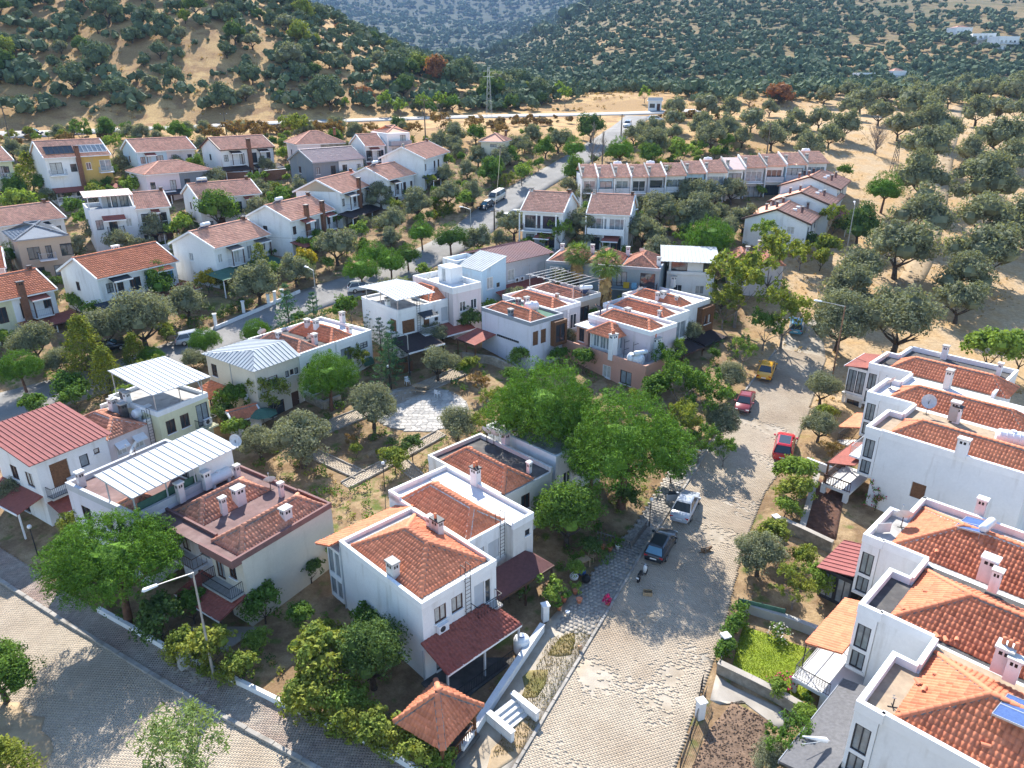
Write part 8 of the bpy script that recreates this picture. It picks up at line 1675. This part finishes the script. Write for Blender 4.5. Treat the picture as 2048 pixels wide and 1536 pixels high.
# --- animals and people
mat('fur_brown', (.17, .10, .055), .9, .3, 4, (.30, .22, .15), .4, 3); mat('fur_cat', (.55, .30, .14), .9, .25, 6, (.7, .65, .6), .45, 5); mat('skin', (.45, .28, .20), .6, .1, 5); mat('cloth_dark', (.05, .06, .09), .85, .2, 5); mat('cloth_red', (.45, .05, .06), .85, .15, 5); mat('cloth_pale', (.5, .5, .52), .85, .15, 5); mat('hair', (.03, .02, .015), .8, .2, 9)
def skinned(name, verts, edges, radii, m, parent, loc=(0, 0, 0), rz=0, sub=1, root=0):
    me_ = bpy.data.meshes.new(name); me_.from_pydata(verts, edges, []); o = link(name, me_, parent, loc, rz); me_.materials.append(M[m])
    md = o.modifiers.new('skin', 'SKIN'); sv = me_.skin_vertices[0].data
    for i, r in enumerate(radii): sv[i].radius = r if hasattr(r, '__len__') else (r, r)
    sv[root].use_root = True; md.use_smooth_shade = True
    s = o.modifiers.new('sub', 'SUBSURF'); s.levels = sub; s.render_levels = sub; return o
p = at(1412, 1104); t = thing('dog', 'brown dog lying on the shaded cobbles', 'dog', (p.x, p.y, gz(p.x, p.y) + .07), R(20))
skinned('body', [(-.35, 0, .14), (-.1, 0, .16), (.18, .0, .17), (.34, .03, .22), (.48, .05, .27), (.60, .05, .24), (-.32, .16, .08), (-.12, .30, .05), (-.2, .48, .04), (.2, .16, .07), (.42, .26, .05), (.56, .26, .04), (.16, -.14, .06), (.38, -.2, .05), (-.52, -.06, .07), (-.7, .02, .05), (-.30, -.14, .07), (-.1, -.22, .05), (.46, .11, .34), (.46, -.03, .34)], [(0, 1), (1, 2), (2, 3), (3, 4), (4, 5), (0, 6), (6, 7), (7, 8), (2, 9), (9, 10), (10, 11), (2, 12), (12, 13), (0, 14), (14, 15), (0, 16), (16, 17), (4, 18), (4, 19)], [.14, .15, .15, .10, .09, .05, .08, .05, .03, .06, .04, .03, .06, .03, .04, .02, .08, .04, .03, .03], 'fur_brown', t, sub=2, root=1)
p = at(1160, 1303); t = thing('cat', 'ginger and white cat sitting on the kerb', 'cat', (p.x, p.y, gz(p.x, p.y) + .22), R(-50))
skinned('body', [(-.12, 0, .12), (0, 0, .17), (.08, 0, .25), (.13, 0, .36), (.18, 0, .37), (.07, .05, .1), (.10, .05, .02), (.07, -.05, .1), (.10, -.05, .02), (-.22, .05, .06), (-.30, .15, .04), (.12, .05, .43), (.12, -.05, .43)], [(0, 1), (1, 2), (2, 3), (3, 4), (2, 5), (5, 6), (2, 7), (7, 8), (0, 9), (9, 10), (3, 11), (3, 12)], [.10, .10, .075, .07, .035, .035, .025, .035, .025, .03, .018, .018, .018], 'fur_cat', t, sub=2)
def person(label, loc, rz, top, bend=0., name='person', group=None):
    t = thing(name, label, 'person', loc, rz, group); c, s = cos(R(bend)), sin(R(bend))
    def up(x, y, z): dz = z - .92; return (x + dz * s if dz > 0 else x, y, .92 + dz * c if dz > 0 else z)
    V = [up(0, 0, .95), up(0, 0, 1.15), up(0, 0, 1.40), up(0, 0, 1.50), up(.02, 0, 1.62), up(.02, 0, 1.74), up(0, .19, 1.41), up(.08, .24, 1.14), up(.24, .22, .98), up(0, -.19, 1.41), up(.08, -.24, 1.14), up(.24, -.22, .98), (0, .1, .88), (.05, .11, .5), (0, .11, .08), (.16, .12, .04), (0, -.1, .88), (-.02, -.11, .5), (-.06, -.11, .08), (.1, -.12, .04)]
    E_ = [(0, 1), (1, 2), (2, 3), (3, 4), (4, 5), (2, 6), (6, 7), (7, 8), (2, 9), (9, 10), (10, 11), (0, 12), (12, 13), (13, 14), (14, 15), (0, 16), (16, 17), (17, 18), (18, 19)]
    o = skinned('body', V, E_, [.14, .135, .15, .06, .10, .085, .065, .05, .04, .065, .05, .04, .09, .065, .05, .035, .09, .065, .05, .035], top, t, sub=2)
    hd = up(.02, 0, 1.70); MB().lathe([(.02, -.11), (.09, -.06), (.105, .03), (.08, .09), (.02, .115)], 10, hd).build('head', 'skin', t, smooth=True); MB().lathe([(.108, .02), (.11, .05), (.085, .10), (.02, .13)], 10, (hd[0] - .02, hd[1], hd[2])).build('hair', 'hair', t, smooth=True); return t
zz = m7.location.z + 5.9
for i, (q, lab, top, bd) in enumerate((((1201, 622), 'worker in dark clothes bending over the row house roof', 'cloth_dark', 55), ((1214, 618), 'worker in pale clothes crouching beside the other on the roof', 'cloth_pale', 30))):
    x_, y_ = loc_of(m7, *q, 6.4); r = m7.rotation_euler.z; person(lab, (m7.location.x + x_ * cos(r) - y_ * sin(r), m7.location.y + x_ * sin(r) + y_ * cos(r), zz), R(200 + 140 * i), top, bd, group='roof workers')
p = at(989, 352); person('distant person in a red top in the garden by the junction', p, R(200), 'cloth_red')

# ------------------------------------------------------------------ undergrowth between the houses
ang = [(m.rotation_euler.z, m) for m in ()]
bpy.context.view_layer.update()
FOOT = []
for o in list(bpy.data.objects):
    if o.type == 'MESH' and o.parent and o.name.split('.')[0] in ('wall', 'bay_wall', 'wing_wall', 'sunroom_wall', 'porch_floor', 'patio_floor', 'terrace_floor', 'canopy'):
        bb = [o.matrix_world @ Vector(c) for c in o.bound_box]; FOOT.append([bb[0].to_2d(), bb[4].to_2d(), bb[7].to_2d(), bb[3].to_2d()])
def free(X, Y, road=4.2):
    ok = np.ones(len(X), bool)
    for f in FOOT: ok &= ~poly_inside([(v.x, v.y) for v in f], X, Y)
    for poly in (SPOLY, TK + TK2[::-1], TK + TW[::-1], SL[:7] + GW[::-1]): ok &= ~poly_inside([(v[0], v[1]) for v in poly], X, Y)
    for path in (MID, BACK):
        A = np.array([(v.x, v.y) for v in path]); d = np.min((X[:, None] - A[None, :, 0]) ** 2 + (Y[:, None] - A[None, :, 1]) ** 2, 1); ok &= d > road ** 2
    return ok
def infill(n, specs, wl, wh, y0, y1, dmin, b0=-.76, b1=.30):
    k = 0; got = [(r.location.x, r.location.y) for r, *_ in TREES]; N = n * 25
    Y = y0 + (y1 - y0) * rng.random(N) ** .8; X = rng.uniform(b0, b1, N) * Y
    ok = free(X, Y, 5.) & (vnoise(X, Y, 14, 5) + rng.uniform(-.4, .4, N) > -.25)
    for q in _KEEP: ok &= ~poly_inside([(v.x, v.y) for v in q], X, Y)
    for x, y in zip(X[ok].tolist(), Y[ok].tolist()):
        if any((x - a) ** 2 + (y - b) ** 2 < dmin ** 2 for a, b in got): continue
        got.append((x, y)); c = random.choice(specs); nm, ph, cat, kind, m_, sz = SPEC[c]; W_ = random.uniform(wl, wh); z = gz(x, y)
        fw = y * _cp - (z + 1 - CAM_H) * _sp; up_ = y * _sp + (z + 1 - CAM_H) * _cp
        plant(nm, ph, cat, kind, m_, Vector((x, y, z)), W_, sz, px=1024 + FPX * x / fw, py=768 - FPX * up_ / fw); k += 1
        if k >= n: break
_PATH = []
for a, b, w_ in (((626, 908), (722, 952), 1.6), ((690, 972), (885, 866), 1.6), ((800, 922), (850, 968), 1.5), ((640, 862), (930, 740), 2.2)):
    A_, B_ = P2(*a), P2(*b); d = (B_ - A_).normalized(); n_ = Vector((-d.y, d.x, 0)) * w_ / 2; _PATH.append([A_ + n_, B_ + n_, B_ - n_, A_ - n_])
_KEEP = [ell(838, 818, 115, 60), [P2(1486, 1252), P2(1632, 1303), P2(1621, 1398), P2(1594, 1404), P2(1462, 1340)], [P2(1466, 1404), P2(1534, 1440), P2(1525, 1536), P2(1480, 1600), P2(1375, 1560), P2(1418, 1460)], [P2(1640, 958), P2(1690, 985), P2(1672, 1080), P2(1600, 1055)], [P2(384, 598), P2(440, 592), P2(485, 606), P2(440, 626), P2(405, 616)], [P2(1432, 1350), P2(1560, 1415), P2(1590, 1450), P2(1420, 1400)]]
infill(260, 'BBYLLDTtLB', 1.6, 3.4, 30, 185, 2.2); infill(120, 'OOoOb', 3.6, 6.2, 78, 185, 3.9)
def under(n, name, label, m, wl, wh, dens, y0=28, y1=175, lv=18, b0=-.78, b1=.34, asp=.8):
    y = y0 + (y1 - y0) * rng.random(n) ** .75; b = rng.uniform(b0, b1, n); x = b * y
    k = free(x, y)
    for q in _KEEP + _PATH: k &= ~poly_inside([(v.x, v.y) for v in q], x, y)
    k &= (vnoise(x, y, 5, 4) * .5 + vnoise(x, y, 2.2, 11) * .4 + rng.uniform(-.5, .5, n) < dens); x, y = x[k], y[k]
    mass(name, label, np.stack([x, y, terr(x, y) - .1], 1), rng.uniform(wl, wh, len(x)), m, lv * 3, asp=asp, cat='undergrowth', core=False, size=.14)
under(5400, 'green_undergrowth', 'low green garden plants between the houses', 'broad', .5, 1.6, .0); under(2600, 'yellow_undergrowth', 'yellowing low garden plants between the houses', 'broad_yellow', .4, 1.2, -.2); under(1500, 'pale_undergrowth', 'grey-green low garden plants between the houses', 'olive_pale', .5, 1.6, -.2, 60); under(1600, 'dry_undergrowth', 'dry straw coloured weeds between the houses', 'straw', .3, .8, .0); under(800, 'dark_undergrowth', 'dark leafy ground cover in shaded gardens', 'broad_dark', .5, 1.6, -.1, 28, 110)
x = rng.uniform(.36, .8, 2600); y = 62 + 150 * rng.random(2600); x = x * y; k = free(x, y) & (vnoise(x, y, 6, 4) + rng.uniform(-.5, .5, 2600) < .0); mass('grove_grass', 'dry grass tufts on the grove floor', np.stack([x[k], y[k], terr(x[k], y[k]) - .06], 1), rng.uniform(.25, .7, k.sum()), 'straw', 14, cat='grass', core=False, size=.35)
# blades on the lawn and weeds in the paving
def blades(name, label, poly, n, h, m, lift=.05):
    P = np.array([(p[0], p[1]) for p in poly]); lo, hi = P.min(0), P.max(0); q = lo + rng.random((n, 2)) * (hi - lo); q = q[poly_inside(P, q[:, 0], q[:, 1])]; k = len(q); a = rng.uniform(0, 2 * pi, k); d = np.stack([np.cos(a), np.sin(a), np.zeros(k)], 1) * .03; hh = h * rng.uniform(.5, 1.3, k)
    b = np.concatenate([q, (terr(q[:, 0], q[:, 1]) + lift)[:, None]], 1); tip = b + np.stack([rng.normal(0, .03, k), rng.normal(0, .03, k), hh], 1)
    V = np.stack([b - d, b + d, tip + d * .3, tip - d * .3], 1).reshape(-1, 3); tag(link(name, np_mesh(name, V, quads(V), m)), label, 'grass', kind='stuff')
blades('lawn_grass', 'short bright grass blades of the lawn', [P2(1486, 1252), P2(1632, 1303), P2(1621, 1398), P2(1594, 1404), P2(1462, 1340)], 12000, .05, 'lawn_leaf')
blades('verge_weeds', 'green and straw weeds on the street verge', [P2(980, 1520), P2(1100, 1280), P2(1165, 1255), P2(1180, 1275), P2(1045, 1500)], 9000, .10, 'grass_tuft', .11)
# clods on the dug plot
P = [P2(1466, 1404), P2(1534, 1440), P2(1525, 1536), P2(1480, 1600), P2(1375, 1560), P2(1418, 1460)]
A = np.array([(v.x, v.y) for v in P]); q = A.min(0) + rng.random((2200, 2)) * (A.max(0) - A.min(0)); q = q[poly_inside(A, q[:, 0], q[:, 1])]; mb = MB()
for x_, y_ in q:
    r_ = random.uniform(.04, .11); z_ = gz(x_, y_) + .05; mb.add([(x_ + r_ * cos(a) * random.uniform(.6, 1.2), y_ + r_ * sin(a) * random.uniform(.6, 1.2), z_) for a in (0, 1.57, 3.14, 4.71)] + [(x_ + random.uniform(-.03, .03), y_, z_ + r_ * random.uniform(.6, 1.1))], [(0, 1, 4), (1, 2, 4), (2, 3, 4), (3, 0, 4)])
tag(mb.build('soil_clods', 'soil', None), 'turned clods of earth on the vegetable plot', 'soil', kind='stuff')

# white houses far off on the slope
for i, (q, w_, d_, h_, lab) in enumerate((((1925, 78), 13, 10, 8, 'far pale house with dark cypress above the grove'), ((1965, 88), 14, 9, 7, 'far white villa at the upper right, left of two white blocks'), ((2015, 98), 16, 10, 8, 'far white villa at the right edge of the slope'), ((1732, 162), 9, 7, 4.5, 'far blue-white bungalow behind the grove'), ((1797, 160), 8, 7, 5, 'far white house with red roof behind the grove'))):
    p = at(*q); t = thing('distant_house', lab, 'house', (p.x, p.y, p.z - 1), R((10, -20, 15, 5, 12)[i]), 'white houses on the far slope'); L_ = w_ / 2
    block(t, (-L_, L_, 0, d_), -6, h_, {'S': [(1 + k * (w_ - 1.6) / 4, zz, 1.6, 1.5, 'd') for k in range(4) for zz in ((1, 4.6) if h_ > 6 else (1.2,))]}, 'white'); parapet(t, (-L_, L_, 0, d_), h_, .6, .3)
    if i in (0, 4): hip(t, -L_, L_, 0, d_, h_ + .05, 1.8, 'tile_far', 'x', tw=.6, th=.8)
    else: deck(t, (-L_ + .3, L_ - .3, .3, d_ - .3), h_ + .1, 'terrace')
    balcony(t, (-L_, L_, 0, d_), 'S', 1, w_ - 1, 1.6, h_ * .5, 'metal_white', 'trim_white', True)
p = at(1309, 222); t = thing('roadside_kiosk', 'small white kiosk with sign board at the road junction', 'kiosk', p, R(-10)); block(t, (-2, 2, 0, 3), -1, 2.8, {'S': [(.4, .9, 1.6, 1.2, 'd'), (2.6, 0, 1, 2.1, 'D')]}, 'white'); MB().box(-2.4, 2.4, -.6, 3.3, 2.8, 3.0).build('roof', 'trim_white', t); MB().box(-2.2, 2.2, -.4, -.3, 3.0, 3.9).build('sign_board', 'metal_white', t)
# ------------------------------------------------------------------ the air between here and the mountains
hz = bpy.data.materials.new('haze'); hz.use_nodes = True; n_ = hz.node_tree; n_.nodes.remove(n_.nodes['Principled BSDF']); pv = n_.nodes.new('ShaderNodeVolumePrincipled'); pv.inputs['Color'].default_value = (.38, .60, 1.0, 1); pv.inputs['Density'].default_value = .00009; pv.inputs['Anisotropy'].default_value = .0
n_.links.new(pv.outputs[0], n_.nodes['Material Output'].inputs['Volume']); M['haze'] = hz
tag(MB().box(-5600, 5600, -45, 4800, -20, 760).build('haze', 'haze'), 'thin blue summer haze over the valley', 'haze', kind='stuff')
label_plants()
